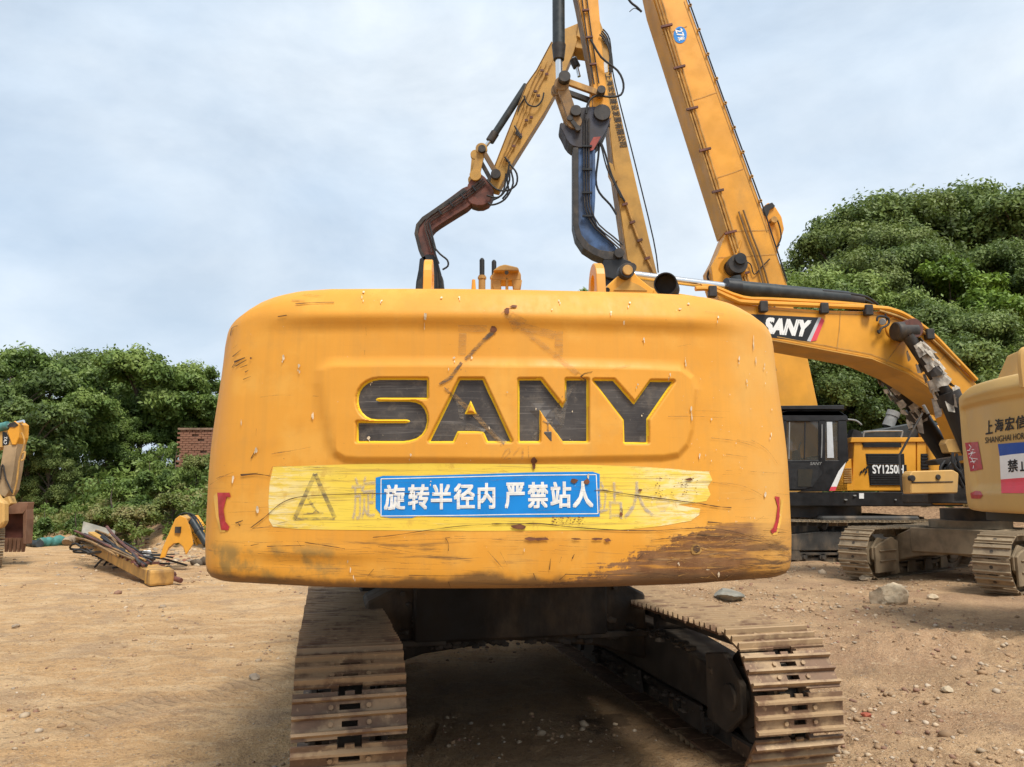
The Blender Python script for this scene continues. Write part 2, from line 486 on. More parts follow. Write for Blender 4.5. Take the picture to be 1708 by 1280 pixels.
# ------------------------------------------------------------------ ground, slopes
def lerp_tab(x, xs, ys): return np.interp(x, xs, ys)
def terrain(x, y, fine=True):
    x = np.asarray(x, float); y = np.asarray(y, float)
    yb = lerp_tab(x, [-60,-24,-17,-13,-9.5,-7,-3,4,7,9.5,14,20,60], [31,28.5,27.5,26,23.5,24,30,32,26.5,25.0,24.5,24,24]) + 1.2*fbm(x*0.25, y*0.25, 2, 3)
    sl = lerp_tab(x, [-60,-24,-16,-12,-9,-5,0,6,10,20,60], [0.22,0.22,0.30,0.42,0.48,0.36,0.10,0.25,0.55,0.62,0.6])
    hm = lerp_tab(x, [-60,-24,-14,-9,-4,3,8,11,18,30,60], [3.0,3.0,3.2,4.0,3.0,1.5,3.5,8.0,13.0,15,15])
    t = np.maximum(0, y-yb)
    h = hm*(1-np.exp(-sl*np.power(t, 1.12)/np.maximum(hm, .1)))
    r = np.hypot(x, y)
    amp = np.clip(t/6, 0, 1)*0.7
    h = h + amp*fbm(x*0.6, y*0.6, 4, 11)
    flat = 0.05*fbm(x*0.35, y*0.35, 3, 5) + 0.035*fbm(x*1.3+3, y*1.3, 4, 23)*(0.6+0.8*(x > 2))
    if fine:
        flat = flat + 0.032*fbm(x*4, y*4, 3, 41)*np.clip(1.6-r/22, 0.35, 1) + 0.024*np.clip(fbm(x*13, y*13, 2, 77), -.1, 1)*np.clip(1.4-r/16, 0, 1)*(0.5+1.3*(x > 1.8)) + 0.05*np.clip(fbm(x*2.3+7, y*2.3, 3, 131), 0, 1)*(x > 2.0)*np.clip(1.6-r/14, 0, 1)
    # heaped gravel on the right, ruts running across on the left
    b = x*0.80-y*0.60 + 0.5*vnoise(x*.35, y*.35, 9)
    for b0 in (-4.3, -5.0, -6.6, -7.3):
        k = np.exp(-((b-b0)/.16)**2); ridge = np.exp(-((np.abs(b-b0)-.27)/.09)**2)
        flat = flat + (-.028*k + .016*ridge)*np.clip(.55+1.6*vnoise(x*.5, y*.5, 6), 0, 1)*(x < -.6)*np.clip((14-y)/4, 0, 1)
    flat = flat + 0.16*np.exp(-(((x-5.2)/1.6)**2+((y-9.3)/0.7)**2))*(1+fbm(x*3, y*3, 3, 8))
    flat = flat + 0.9*np.exp(-(((x-9.3)/2.6)**2+((y-24.3)/1.0)**2))*(1+0.5*fbm(x*1.5, y*1.5, 3, 8))
    return h + flat
def T(x, y): return float(terrain(np.array([x]), np.array([y]))[0])

def ground_sheet():
    ang = np.concatenate([np.linspace(-180, -46, 26)[:-1], np.linspace(-46, 46, 620), np.linspace(46, 180, 26)[1:]])
    rr = [0.0]; r = 0.9
    while r < 340:
        rr.append(r); r += max(0.022, 0.0105*r) if r < 60 else 0.06*r
    rr = np.array(rr[1:])
    A, Rr = np.meshgrid(np.radians(ang), rr)
    X = Rr*np.sin(A); Y = Rr*np.cos(A)
    Z = terrain(X, Y)
    V = np.stack([X, Y, Z], -1).reshape(-1, 3)
    m, n = X.shape
    i = np.arange(m-1)[:, None]*n + np.arange(n-1)[None]
    F = np.stack([i, i+1, i+n+1, i+n], -1).reshape(-1, 4)
    V = np.vstack([V, [[0, 0, 0]]])
    me = quads_mesh('ground', V, F, [ground_mat()], smooth=True)
    bm = bmesh.new(); bm.from_mesh(me); bm.verts.ensure_lookup_table()
    c = bm.verts[m*n]
    for k in range(n-1): bm.faces.new((c, bm.verts[k+1], bm.verts[k]))
    bmesh.ops.recalc_face_normals(bm, faces=bm.faces); bm.to_mesh(me); bm.free()
    if me.polygons[len(me.polygons)//3].normal.z < 0: me.flip_normals()
    o = bpy.data.objects.new('ground', me); COL.objects.link(o); o['kind'] = 'structure'
    return o
def ground_mat():
    m = NM('sandy_earth')
    p = m.xyz(); x, y, z = p[0], p[1], p[2]
    n1 = m.noise(0.35, 5, 0.6); n2 = m.noise(2.0, 7, 0.68, dist=0.4); n3 = m.noise(11, 6, 0.72); n4 = m.noise(42, 4, 0.65); n5 = m.noise(0.9, 6, 0.62, dist=.6)
    stre = m.noise(1.5, 7, 0.66, m.map((0.7, 1.9, 1), (0, 0, R(-37))), .5)
    sand = m.mix(m.ramp(n1, 0.35, 0.65), (0.60, 0.370, 0.178), (0.51, 0.308, 0.148))
    sand = m.mix(m.ramp(stre, 0.46, 0.60, 0, 0.6), sand, (0.70, 0.49, 0.28))
    sand = m.mix(m.ramp(n5, 0.50, 0.64, 0, 0.75), sand, (0.42, 0.275, 0.16))
    sand = m.mix(m.ramp(n2, 0.53, 0.66, 0, 0.6), sand, (0.34, 0.215, 0.12))
    grav = m.mix(m.ramp(n5, 0.40, 0.60), (0.53, 0.345, 0.19), (0.37, 0.23, 0.125))
    grav = m.mix(m.ramp(n1, 0.5, 0.62, 0, 0.5), grav, (0.40, 0.235, 0.14))
    grav = m.mix(m.ramp(n2, 0.54, 0.68, 0, 0.7), grav, (0.27, 0.175, 0.11))
    c = m.mix(m.ramp(m.math('ADD', x, m.math('MULTIPLY', n5, 3.0)), 2.0, 4.4), sand, grav)
    c = m.mix(m.ramp(n3, 0.53, 0.68, 0, 0.6), c, (0.235, 0.15, 0.088))
    c = m.mix(m.ramp(n3, 0.44, 0.30, 0, 0.6), c, (0.68, 0.52, 0.33))
    c = m.mix(m.ramp(n4, 0.55, 0.66, 0, 0.5), c, (0.20, 0.13, 0.08))
    c = m.mix(m.ramp(n4, 0.43, 0.34, 0, 0.4), c, (0.70, 0.56, 0.38))
    n6 = m.noise(120, 3, .6); rm = m.ramp(x, 1.5, 3.0)
    c = m.mix(m.math('MULTIPLY', m.ramp(n6, .54, .64, 0, .6), m.math('ADD', .3, m.math('MULTIPLY', rm, .7))), c, (0.16, 0.105, 0.07))
    c = m.mix(m.math('MULTIPLY', m.ramp(n6, .45, .36, 0, .5), m.math('ADD', .3, m.math('MULTIPLY', rm, .7))), c, (0.70, 0.54, 0.36))
    v = m.voro(30); vc = m.voro(30, outp='Color')
    sep = m.n('ShaderNodeSeparateColor'); m.l(vc, sep.inputs[0])
    peb = m.math('MULTIPLY', m.ramp(v, 0.34, 0.22), m.ramp(sep.outputs[0], 0.70, 0.78))
    c = m.mix(m.math('MULTIPLY', peb, 0.7), c, m.mix(sep.outputs[1], (0.62, 0.52, 0.39), (0.30, 0.16, 0.10)))
    bank = m.mix(m.ramp(n3, 0.4, 0.6), (0.40, 0.255, 0.15), (0.24, 0.15, 0.09))
    zz = m.math('ADD', z, m.math('MULTIPLY', m.math('SUBTRACT', n2, 0.5), 1.6))
    c = m.mix(m.ramp(zz, 0.25, 0.7), c, bank)
    c = m.mix(m.ramp(zz, 1.2, 2.2), c, m.mix(n3, (0.07, 0.08, 0.03), (0.15, 0.12, 0.06)))
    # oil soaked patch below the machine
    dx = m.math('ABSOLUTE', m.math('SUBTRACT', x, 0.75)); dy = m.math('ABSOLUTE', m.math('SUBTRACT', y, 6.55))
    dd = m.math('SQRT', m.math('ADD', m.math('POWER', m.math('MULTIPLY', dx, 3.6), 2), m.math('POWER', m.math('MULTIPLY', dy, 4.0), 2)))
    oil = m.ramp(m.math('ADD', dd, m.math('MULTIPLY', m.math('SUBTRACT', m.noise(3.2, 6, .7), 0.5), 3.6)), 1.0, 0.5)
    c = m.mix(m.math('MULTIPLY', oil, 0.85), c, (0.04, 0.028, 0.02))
    # darker brown earth in a ragged oval below the machine
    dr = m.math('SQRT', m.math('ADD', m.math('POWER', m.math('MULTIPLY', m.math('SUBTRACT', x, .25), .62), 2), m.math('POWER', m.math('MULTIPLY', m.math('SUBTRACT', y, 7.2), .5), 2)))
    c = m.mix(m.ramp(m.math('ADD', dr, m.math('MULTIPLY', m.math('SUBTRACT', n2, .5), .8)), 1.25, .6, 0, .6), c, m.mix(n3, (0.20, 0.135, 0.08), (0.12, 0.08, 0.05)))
    # crawler prints pressed into the sand on the left
    al = m.math('ADD', m.math('MULTIPLY', x, .60), m.math('MULTIPLY', y, .80)); ac = m.math('SUBTRACT', m.math('MULTIPLY', x, .80), m.math('MULTIPLY', y, .60))
    ac = m.math('ADD', ac, m.math('MULTIPLY', m.math('SUBTRACT', n1, .5), .5))
    bars = m.ramp(m.math('SINE', m.math('ADD', m.math('MULTIPLY', al, 52.0), m.math('MULTIPLY', n2, 7))), -.2, .8)
    band = m.math('ADD', m.ramp(m.math('ABSOLUTE', m.math('ADD', ac, 4.55)), .34, .26), m.ramp(m.math('ABSOLUTE', m.math('ADD', ac, 6.75)), .34, .26))
    pr = m.math('MULTIPLY', m.math('MULTIPLY', bars, band), m.math('MULTIPLY', m.ramp(n5, .40, .56), m.ramp(x, -.7, -1.2)))
    c = m.mix(m.math('MULTIPLY', pr, .20), c, (0.27, 0.175, 0.10))
    c = m.mix(m.math('MULTIPLY', m.math('MULTIPLY', band, m.ramp(x, -.7, -1.2)), .16), c, (0.36, 0.24, 0.14))
    h = m.math('ADD', m.math('MULTIPLY', n3, 0.8), m.math('ADD', m.math('MULTIPLY', n4, 0.4), m.math('MULTIPLY', peb, 0.25)))
    h = m.math('SUBTRACT', m.math('ADD', h, m.math('MULTIPLY', n2, .9)), m.math('MULTIPLY', pr, .25))
    m.bump(h, 1.0, 0.07)
    return m.set(c, 0.92, 0.0, 0.12)
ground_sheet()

def rock_mesh(r, seed, sub=1, sq=(1, 1, .7)):
    rng = np.random.default_rng(seed)
    bm = bmesh.new(); bmesh.ops.create_icosphere(bm, subdivisions=sub, radius=r)
    cuts = [(Vector(rng.normal(size=3)).normalized(), r*(0.55+0.3*rng.random())) for _ in range(9)]
    for v in bm.verts:
        for n, d in cuts:
            k = v.co.dot(n)
            if k > d: v.co -= n*(k-d)
        v.co = Vector((v.co.x*sq[0], v.co.y*sq[1], v.co.z*sq[2])) * (1+0.06*(rng.random()-.5))
    return bm
def pebbles():
    V = []; F = []; MI = []; base = []
    for s in range(6):
        bm = rock_mesh(1.0, s+50, 1, (1, .8, .55)); bm.verts.index_update()
        base.append((np.array([v.co[:] for v in bm.verts]), np.array([[v.index for v in f.verts] for f in bm.faces]))); bm.free()
    off = 0
    N = 21000
    d = 2.6*np.power(26/2.6, RNG.random(N)); a = np.radians(RNG.uniform(-40, 40, N))
    x = d*np.tan(a)*0.95; y = d
    dens = fbm(x*0.8, y*0.8, 4, 91)
    keep = (RNG.random(N) < np.where(x > 2.0, 0.95, 0.40)) & (dens > np.where(x > 2.0, -.12, .06))
    x, y = x[keep], y[keep]; z = terrain(x, y)
    siz = 0.0045+0.017*np.power(RNG.random(len(x)), 3.2)*(1+y/12)*np.where(x > 1.8, 1.25, .9) + 0.0010*y
    big = RNG.random(len(x)) < 0.03; siz[big] *= 2.1
    for k in range(len(x)):
        bv, bf = base[k % 6]; t = RNG.random()*6.28; c, s = math.cos(t), math.sin(t)
        q = bv*siz[k]
        V.append(np.stack([q[:,0]*c-q[:,1]*s+x[k], q[:,0]*s+q[:,1]*c+y[k], q[:,2]+z[k]+siz[k]*0.15], -1))
        F.append(bf+off); off += len(bv); MI.append(np.full(len(bf), RNG.choice([0,0,3,3,3,3,1,2])))
    mats = [simple('pebble_tan', (0.42, 0.32, 0.215), 0.9, var=0.35, scale=3), simple('pebble_grey', (0.43, 0.345, 0.255), 0.9, var=0.35, scale=3), simple('pebble_red', (0.26, 0.145, 0.095), 0.9, var=0.35, scale=3), simple('earth_clod', (0.34, 0.22, 0.125), 0.95, var=0.3, scale=3)]
    me = quads_mesh('loose_stones', np.vstack(V), np.vstack(F), mats, np.concatenate(MI))
    o = bpy.data.objects.new('loose_stones', me); COL.objects.link(o); o['kind'] = 'stuff'
pebbles()
def rock(u, v, r, seed, label, sq, mat, name='rock', sink=0.25):
    p = gnd(u, v); p.z = T(p.x, p.y)
    bm = rock_mesh(r, seed, 4, sq)
    for v_ in bm.verts: v_.co += v_.co.normalized()*r*(.10*float(fbm(v_.co.x/r*2.2+seed, v_.co.y/r*2.2+v_.co.z/r*3.1, 4, seed)))
    me = bpy.data.meshes.new(name); bm.to_mesh(me); bm.free()
    me.polygons.foreach_set('use_smooth', [True]*len(me.polygons)); me.set_sharp_from_angle(angle=R(20))
    me.materials.append(mat)
    o = bpy.data.objects.new(name, me); COL.objects.link(o)
    o.location = (p.x, p.y, p.z+r*sq[2]*(1-2*sink)*.75); o.rotation_euler = (0, 0, seed)
    return tag(o, label, 'rock')
rock(1482, 1010, 0.31, 3, 'pale tan boulder lying alone on the gravel in front of the right machine tracks', (1.0, .75, .80), M['concrete'])
rock(1214, 1000, 0.34, 8, 'flat grey-green slab of stone half under the right end of the scratched counterweight', (1.25, .8, .34), M['board'])
rock(1445, 1196, 0.04, 12, 'small brick-red stone on the gravel right of the near right track', (1.2, .8, .6), simple('red_stone', (0.36, 0.10, 0.06), 0.9), sink=.1)
rock(1580, 1155, 0.055, 16, 'small pale stone among brown rubble at the far right foreground', (1.2, .9, .6), M['concrete'], sink=.1)
rock(1556, 1002, 0.10, 17, 'small pale stone right of the big boulder', (1.2, .9, .6), M['concrete'], sink=.1)
rock(1445, 968, 0.12, 18, 'small light stone against the foot of the dusty far track', (1.2, .9, .6), M['concrete'], sink=.1)
rock(270, 1012, 0.05, 19, 'small dark clod on the sand below the yellow dumped beam', (1.3, .9, .6), M['stone_dark'], sink=.1)
rock(26, 1046, 0.05, 20, 'small dark clod on the sand at the left edge', (1.3, .9, .6), M['stone_dark'], sink=.1)
rock(424, 1132, 0.06, 21, 'flat brown clod of earth on the sand left of the near left track', (1.5, .9, .5), M['stone_dark'], sink=.1)

# ------------------------------------------------------------------ leaves and trees
def leaf_mat(name, cols, trans=0.3):
    m = NM(name)
    g = m.n('ShaderNodeNewGeometry'); oi = m.n('ShaderNodeObjectInfo')
    r = m.n('ShaderNodeValToRGB'); 
    e = r.color_ramp.elements; e[0].color = (*cols[0], 1); e[1].color = (*cols[-1], 1)
    for k in range(1, len(cols)-1):
        q = e.new(k/(len(cols)-1)); q.color = (*cols[k], 1)
    nn = m.noise(0.42, 3, 0.5)
    mixv = m.math('ADD', m.math('MULTIPLY', g.outputs['Random Per Island'], 0.30), m.math('ADD', m.ramp(nn, 0.38, 0.62, -.10, 0.52), m.math('MULTIPLY', oi.outputs['Random'], 0.34)))
    m.l(mixv, r.inputs[0])
    m.l(r.outputs[0], m.b.inputs['Base Color']); m.b.inputs['Roughness'].default_value = 0.5; m.b.inputs['Specular IOR Level'].default_value = 0.3
    tr = m.n('ShaderNodeBsdfTranslucent'); m.l(m.mix(0.5, r.outputs[0], (0.14, 0.20, 0.03)), tr.inputs[0])
    ms = m.n('ShaderNodeMixShader'); ms.inputs[0].default_value = trans
    m.l(m.b.outputs[0], ms.inputs[1]); m.l(tr.outputs[0], ms.inputs[2]); m.l(ms.outputs[0], m.o.inputs[0])
    return m.m
LM = {
 'dark': leaf_mat('dark_leaves', [(0.038, 0.062, 0.018), (0.105, 0.155, 0.040), (0.21, 0.275, 0.075)]),
 'mid': leaf_mat('mid_green_leaves', [(0.050, 0.088, 0.020), (0.135, 0.205, 0.044), (0.26, 0.335, 0.085)]),
 'light': leaf_mat('yellow_green_leaves', [(0.09, 0.15, 0.02), (0.18, 0.28, 0.035), (0.28, 0.40, 0.06)]),
 'olive': leaf_mat('olive_leaves', [(0.052, 0.078, 0.021), (0.135, 0.18, 0.046), (0.25, 0.30, 0.09)]),
 'weed': leaf_mat('weed_leaves', [(0.07, 0.11, 0.022), (0.14, 0.19, 0.04), (0.22, 0.235, 0.075), (0.34, 0.28, 0.13)]),
}
def leaf_quads(P, N, size, rng, aspect=1.8):
    """pointed leaf quads at P, facing roughly N"""
    n = len(P)
    N = N/np.linalg.norm(N, axis=1, keepdims=True)
    a = rng.normal(size=(n, 3)); a -= N*(a*N).sum(1, keepdims=True); a /= np.linalg.norm(a, axis=1, keepdims=True)+1e-9
    b = np.cross(N, a)
    s = (size*(0.65+0.7*rng.random(n)))[:, None]
    V = np.stack([P-a*s*aspect*.5, P+b*s*.5-N*s*.10, P+a*s*aspect*.5-N*s*.22, P-b*s*.5-N*s*.10], 1).reshape(-1, 3)
    F = np.arange(4*n).reshape(-1, 4)
    return V, F
def crown(rng, H, rad, nclump, per, leaf, base=0.25, shape='round', flat=0.55, irregular=0.35):
    """billowing boughs fill an uneven crown; clumps of leaves hang over each bough"""
    ph = rng.random(4)*6.28; B = []
    nb = max(9, nclump//11)
    while len(B) < nb:
        th = rng.random()*6.283; z = rng.random()**0.8
        if shape == 'round': prof = math.sqrt(max(0.0, 1-(2*z-0.85)**2/1.35))
        elif shape == 'spread': prof = 0.35+0.75*z if z < 0.75 else 1.0-0.9*(z-.75)/.25*.6
        else: prof = max(0.12, 1.0-z*0.95)
        lob = 1+irregular*(math.sin(2*th+ph[0]+3*z)+0.6*math.sin(3*th+ph[1]-4*z))*0.5
        r = rad*prof*lob*(0.35+0.50*rng.random()**0.5)
        B.append((r*math.cos(th), r*math.sin(th), H*(base+(0.88-base)*z)))
    B = np.array(B); br = rad*(0.20+0.17*rng.random(nb))
    k = rng.integers(0, nb, nclump); D = rng.normal(size=(nclump, 3)); D /= np.linalg.norm(D, axis=1, keepdims=True)
    D[:, 2] = np.where(D[:, 2] < -0.1, -D[:, 2]*0.6, D[:, 2])
    C = B[k] + D*(br[k]*(0.85+.20*rng.random(nclump)))[:, None]*np.array([1.15, 1.15, .85])
    cr = rad*0.125*(0.6+0.9*rng.random(nclump))
    n = nclump*per
    idx = np.repeat(np.arange(nclump), per)
    E = rng.normal(size=(n, 3)); E /= np.linalg.norm(E, axis=1, keepdims=True)
    P = C[idx] + E*(cr[idx]*np.power(rng.random(n), 0.45))[:, None]*np.array([1.25, 1.25, 0.55+flat*.75]) + rng.normal(size=(n, 3))*rad*.03
    N = E*0.5 + D[idx]*0.6 + np.array([0, 0, 0.25]) + rng.normal(size=(n, 3))*0.55
    return C, leaf_quads(P, N, leaf, rng, 2.1)
def tree_protos():
    out = {}
    specs = {   # H, rad, clumps, leaves, leaf, base, shape, flat, mat, seed
      'broad1': (9.0, 3.7, 270, 150, 0.115, .20, 'round', .8, 'dark', 1),
      'broad2': (9.0, 3.9, 270, 150, 0.115, .18, 'round', .75, 'mid', 2),
      'broad3': (9.0, 3.4, 290, 150, 0.105, .18, 'round', .9, 'olive', 3),
      'feather1': (8.5, 3.5, 190, 140, 0.13, .34, 'spread', .34, 'mid', 4),
      'feather2': (8.0, 3.3, 190, 135, 0.13, .32, 'spread', .32, 'dark', 5),
      'slim': (9.0, 1.9, 120, 120, 0.115, .22, 'cone', .6, 'mid', 6),
      'bright': (6.5, 2.7, 150, 150, 0.12, .12, 'round', .55, 'light', 7),
      'shrub': (2.6, 1.7, 80, 110, 0.085, .06, 'round', .5, 'mid', 8),
      'shrub2': (2.2, 1.6, 70, 100, 0.08, .04, 'round', .45, 'weed', 9),
    }
    for k, (H, rad, nc, per, leaf, base, shp, fl, mat, seed) in specs.items():
        rng = np.random.default_rng(seed*101)
        C, (V, F) = crown(rng, H, rad, nc, per, leaf, base, shp, fl)
        cm = quads_mesh('crown', V, F, [LM[mat]])
        b = MB(); r0 = 0.022*H
        b.tube([(0,0,-0.6), (0.05,0.03,H*.15), (-.05,.08,H*.35), (.06,-.03,H*.6), (0,0,H*.85)], [r0*1.3, r0*.2], 7)
        for c in C[rng.choice(len(C), min(len(C), 26), replace=False)]:
            z0 = min(H*.7, max(H*base*.6, c[2]*0.62)); 
            b.tube([(0,0,z0), (c[0]*.45, c[1]*.45, z0+(c[2]-z0)*.6), (c[0]*.95, c[1]*.95, c[2])], [r0*.42, r0*.10], 5)
        to = b.build('trunk', M['bark']); tm = to.data; bpy.data.objects.remove(to)
        out[k] = (tm, cm, H)
    return out
TP = tree_protos()
def tree(kind, x, y, h, label, name='broadleaf_tree', cat='tree', group=None, w=1.0, rz=None, dz=0.0):
    tm, cm, H = TP[kind]; s = h/H
    t = thing(name, (x, y, T(x, y)-0.1+dz), label, cat, group)
    t.rotation_euler = (0, 0, RNG.random()*6.28 if rz is None else rz); t.scale = (s*w, s*w, s)
    for n, me in (('trunk', tm), ('crown', cm)):
        o = bpy.data.objects.new(n, me); COL.objects.link(o); o.parent = t
    return t
def tree_px(kind, u, vtop, Y, label, **k):
    """tree standing at distance Y whose top is seen at row vtop"""
    p = at(u, vtop, Y); h = (p.z - T(p.x, p.y) + 0.3)*(.93 if u > 1300 else 1.0)
    return tree(kind, p.x, p.y, max(1.0, h), label, **k)
GL, GR = 'trees on the left bank', 'trees on the right hillside'
for a in [
 ('feather2', 20, 602, 38, 'dark tree at the far left edge of the left wood, above the tan excavator arm'),
 ('feather1', 78, 580, 42, 'tallest dark feathery tree of the left wood, its crown topping the left skyline'),
 ('broad1', 140, 592, 44, 'dark dense tree just right of the tallest left crown'),
 ('feather1', 195, 612, 41, 'mid green feathery tree in the middle of the left wood'),
 ('feather1', 243, 588, 38, 'lighter open-crowned tree with a small rounded top standing above the left wood'),
 ('broad2', 300, 628, 40, 'low-topped green tree where the left skyline dips'),
 ('feather1', 352, 610, 40, 'tree at the right end of the left wood above the brick wall'),
 ('feather1', 120, 655, 34, 'bright feathery tree in front of the left wood, left of its middle'),
 ('feather2', 55, 668, 31, 'dark spreading tree standing behind the bucket of the tan excavator'),
 ('feather1', 185, 668, 38, 'mid green spreading tree low in the centre of the left wood'),
 ('broad2', 226, 690, 37, 'leafy green tree left of the brick wall'),
 ('feather2', -30, 640, 34, 'dark tree cut by the left picture edge'),
 ('broad1', 330, 668, 39.5, 'dark tree rising behind the brick wall'),
 ('broad1', 12, 735, 31, 'low dark tree at the foot of the left bank behind the tan arm'),
 ('broad3', 85, 760, 31, 'low olive tree at the foot of the left bank'),
]:
    tree_px(*a, group=GL)
for a in [
 ('broad3', 1352, 440, 35, 'lower rounded tree at the left end of the right hillside wood beside the big boom'),
 ('broad3', 1395, 352, 42, 'tree stepping up from the left end of the right hillside skyline'),
 ('broad1', 1445, 322, 43, 'broad dark crown left of the highest right skyline'),
 ('broad3', 1510, 304, 44, 'highest broad crown on the right hillside'),
 ('broad1', 1585, 304, 45, 'dark crown just right of the highest one on the right hillside'),
 ('slim', 1638, 322, 44, 'slim dark tree standing alone in the gap of the right skyline'),
 ('broad1', 1700, 302, 42, 'dark tree cut by the right picture edge at the skyline'),
 ('broad3', 1435, 400, 37, 'olive tree in the middle left of the right hillside'),
 ('broad1', 1510, 400, 38, 'dark tree in the shaded centre of the right hillside'),
 ('bright', 1580, 430, 36, 'olive-bright tree with layered boughs near the centre of the right hillside'),
 ('broad1', 1650, 400, 38, 'dark tree in the upper right of the hillside wood'),
 ('broad2', 1395, 420, 33, 'mid green tree above the black arm cylinder of the long boom'),
 ('broad2', 1470, 470, 33, 'mid green tree above the bend of the long boom'),
 ('bright', 1690, 478, 31, 'bright yellow-green tree at the right edge above the tan counterweight'),
 ('broad1', 1550, 505, 31, 'dark leafy tree behind the bend of the long boom'),
 ('broad1', 1620, 510, 30, 'dark leafy tree above the far right counterweight'),
 ('broad1', 1385, 560, 29, 'shaded tree below the long boom behind the black cab'),
 ('broad1', 1450, 575, 28.5, 'shaded tree below the long boom behind the grey exhaust'),
 ('broad1', 1530, 580, 28, 'shaded tree between the two ragged boom cylinders'),
 ('broad1', 1340, 520, 31, 'shaded tree behind the foot of the tall boom'),
 ('broad1', 1760, 400, 36, 'tree mostly outside the right picture edge'),
 ('broad3', 1480, 360, 40, 'olive tree filling the hillside below the highest crown'),
 ('broad1', 1600, 560, 27, 'low dark tree behind the boom foot at the right'),
 ('broad3', 1690, 560, 29, 'low olive tree right of the far right machine roof'),
]:
    tree_px(*a, group=GR)
tree_px('slim', 972, 452, 32, 'thin tree whose top twigs just show over the scratched counterweight', name='sapling', w=.35)
for i, (k, u, v, Y, lb) in enumerate([
 ('shrub', 190, 800, 27.5, 'feathery green shrub on the lower left bank above the grey board'),
 ('shrub', 128, 842, 27, 'leafy shrub low on the left bank above the teal rolls'),
 ('shrub2', 290, 838, 26.0, 'dry olive shrub on the bank right of the leafy shrubs'),
 ('shrub', 75, 848, 27.5, 'dark shrub beside the rusty bucket'),
 ('shrub2', 175, 862, 26.2, 'weedy shrub right behind the grey board'),
 ('shrub', 250, 765, 31, 'green shrub against the left end of the brick wall'),
 ('shrub2', 232, 858, 25.2, 'low weedy clump at the foot of the left bank right of the board'),
]):
    tree_px(k, u, v, Y, lb, name='shrub', cat='shrub', group='shrubs on the left bank')
def scatter(name, N, region, mat, leaf, zlo, seed, hgt=0.5):
    rng = np.random.default_rng(seed)
    x = rng.uniform(region[0], region[1], N); y = rng.uniform(region[2], region[3], N)
    z = terrain(x, y)
    ok = (z > zlo+0.9*fbm(x*.8, y*.8, 3, seed)) & (fbm(x*.5, y*.5, 2, seed+1) > -0.45)
    x, y, z = x[ok], y[ok], z[ok]; n = len(x)
    hh = hgt*(0.2+rng.random(n))*(1+1.2*fbm(x*.45, y*.45, 2, seed+2))
    P = np.stack([x, y, z+hh*rng.random(n)], -1)
    Nn = rng.normal(size=(n, 3))*0.7 + np.array([0, -0.25, 0.6])
    V, F = leaf_quads(P, Nn, leaf, rng, 2.6)
    me = quads_mesh(name, V, F, [mat]); o = bpy.data.objects.new(name, me); COL.objects.link(o); o['kind'] = 'stuff'
scatter('undergrowth', 120000, (-30, -5, 23, 42), LM['weed'], 0.075, 0.40, 31, 0.6)
scatter('undergrowth', 60000, (-30, -5, 25, 46), LM['mid'], 0.10, 1.1, 33, 0.9)
scatter('hillside_undergrowth', 90000, (6, 36, 25, 50), LM['dark'], 0.22, 1.0, 35, 1.6)

# ------------------------------------------------------------------ crawler tracks (shared by the machines)
def shoe_mesh(name, w, pitch, style, mat):
    """track shoe: X across, Y along travel, Z outward"""
    bh, gh = 0.016, 0.034
    if style == 'triple':
        gs = [-pitch*.36, -pitch*.02, pitch*.32]; gw = 0.0155
    else:
        gs = [-pitch*.30, pitch*.24]; gw = 0.018
    mb = MB()
    def profile(y0, y1, ribs, x0, x1):
        pts = [(y0, 0)]
        pts += [(y1, 0), (y1, bh)]
        for g in reversed(ribs):
            pts += [(g+gw*.95, bh), (g+gw*.5, bh+gh), (g-gw*.5, bh+gh), (g-gw*.95, bh)]
        pts += [(y0, bh)]
        mb.prism([(x0, a, b) for a, b in pts], (x1-x0, 0, 0))
    hw = w*0.085
    y0, y1 = -pitch*.47, pitch*.47
    if style == 'triple':
        profile(y0, y1, gs, -w/2, -hw*1.25); profile(y0, y1, gs, hw*1.25, w/2)
        def plate(a, b, x0, x1): mb.box(((x0+x1)/2, (a+b)/2, bh/2), (x1-x0, b-a, bh))
        for g in gs: profile(g-gw*1.1, g+gw*1.1, [g], -hw*1.25, hw*1.25)
        for k in (0, 1):
            h2 = hw*(0.82 if k == 0 else 1.08); a, b = gs[k]+gw*1.1, gs[k+1]-gw*1.1
            m = (b-a)*.22
            plate(a, b, -hw*1.25, -h2); plate(a, b, h2, hw*1.25)
            plate(a, a+m, -h2, h2); plate(b-m, b, -h2, h2)
        plate(gs[2]+gw*1.1, y1, -hw*.5, hw*.5); 
        for k in (0, 1):
            yy = (gs[k]+gs[k+1])/2
            for sx in (-1, 1):
                mb.cyl((sx*hw*1.95, yy, bh), (sx*hw*1.95, yy, bh+.014), .0155, 6)
    else:
        profile(y0, y1, gs, -w/2, w/2)
        for sx in (-1, 1):
            for yy in (-.05, .045):
                mb.cyl((sx*w*.14, yy*pitch/.2, bh), (sx*w*.14, yy*pitch/.2, bh+.014), .014, 6)
        mb.cyl((0, -pitch*.03, bh), (0, -pitch*.03, bh+.003), .032, 10, mi=1)
    # link lugs under the plate
    for sx in (-1, 1):
        mb.box((sx*w*.14, 0, -.045), (w*.06, pitch*.92, .09))
    o = mb.build(name, [mat, M['under']]); me = o.data; bpy.data.objects.remove(o)
    return me
SHOES = {}
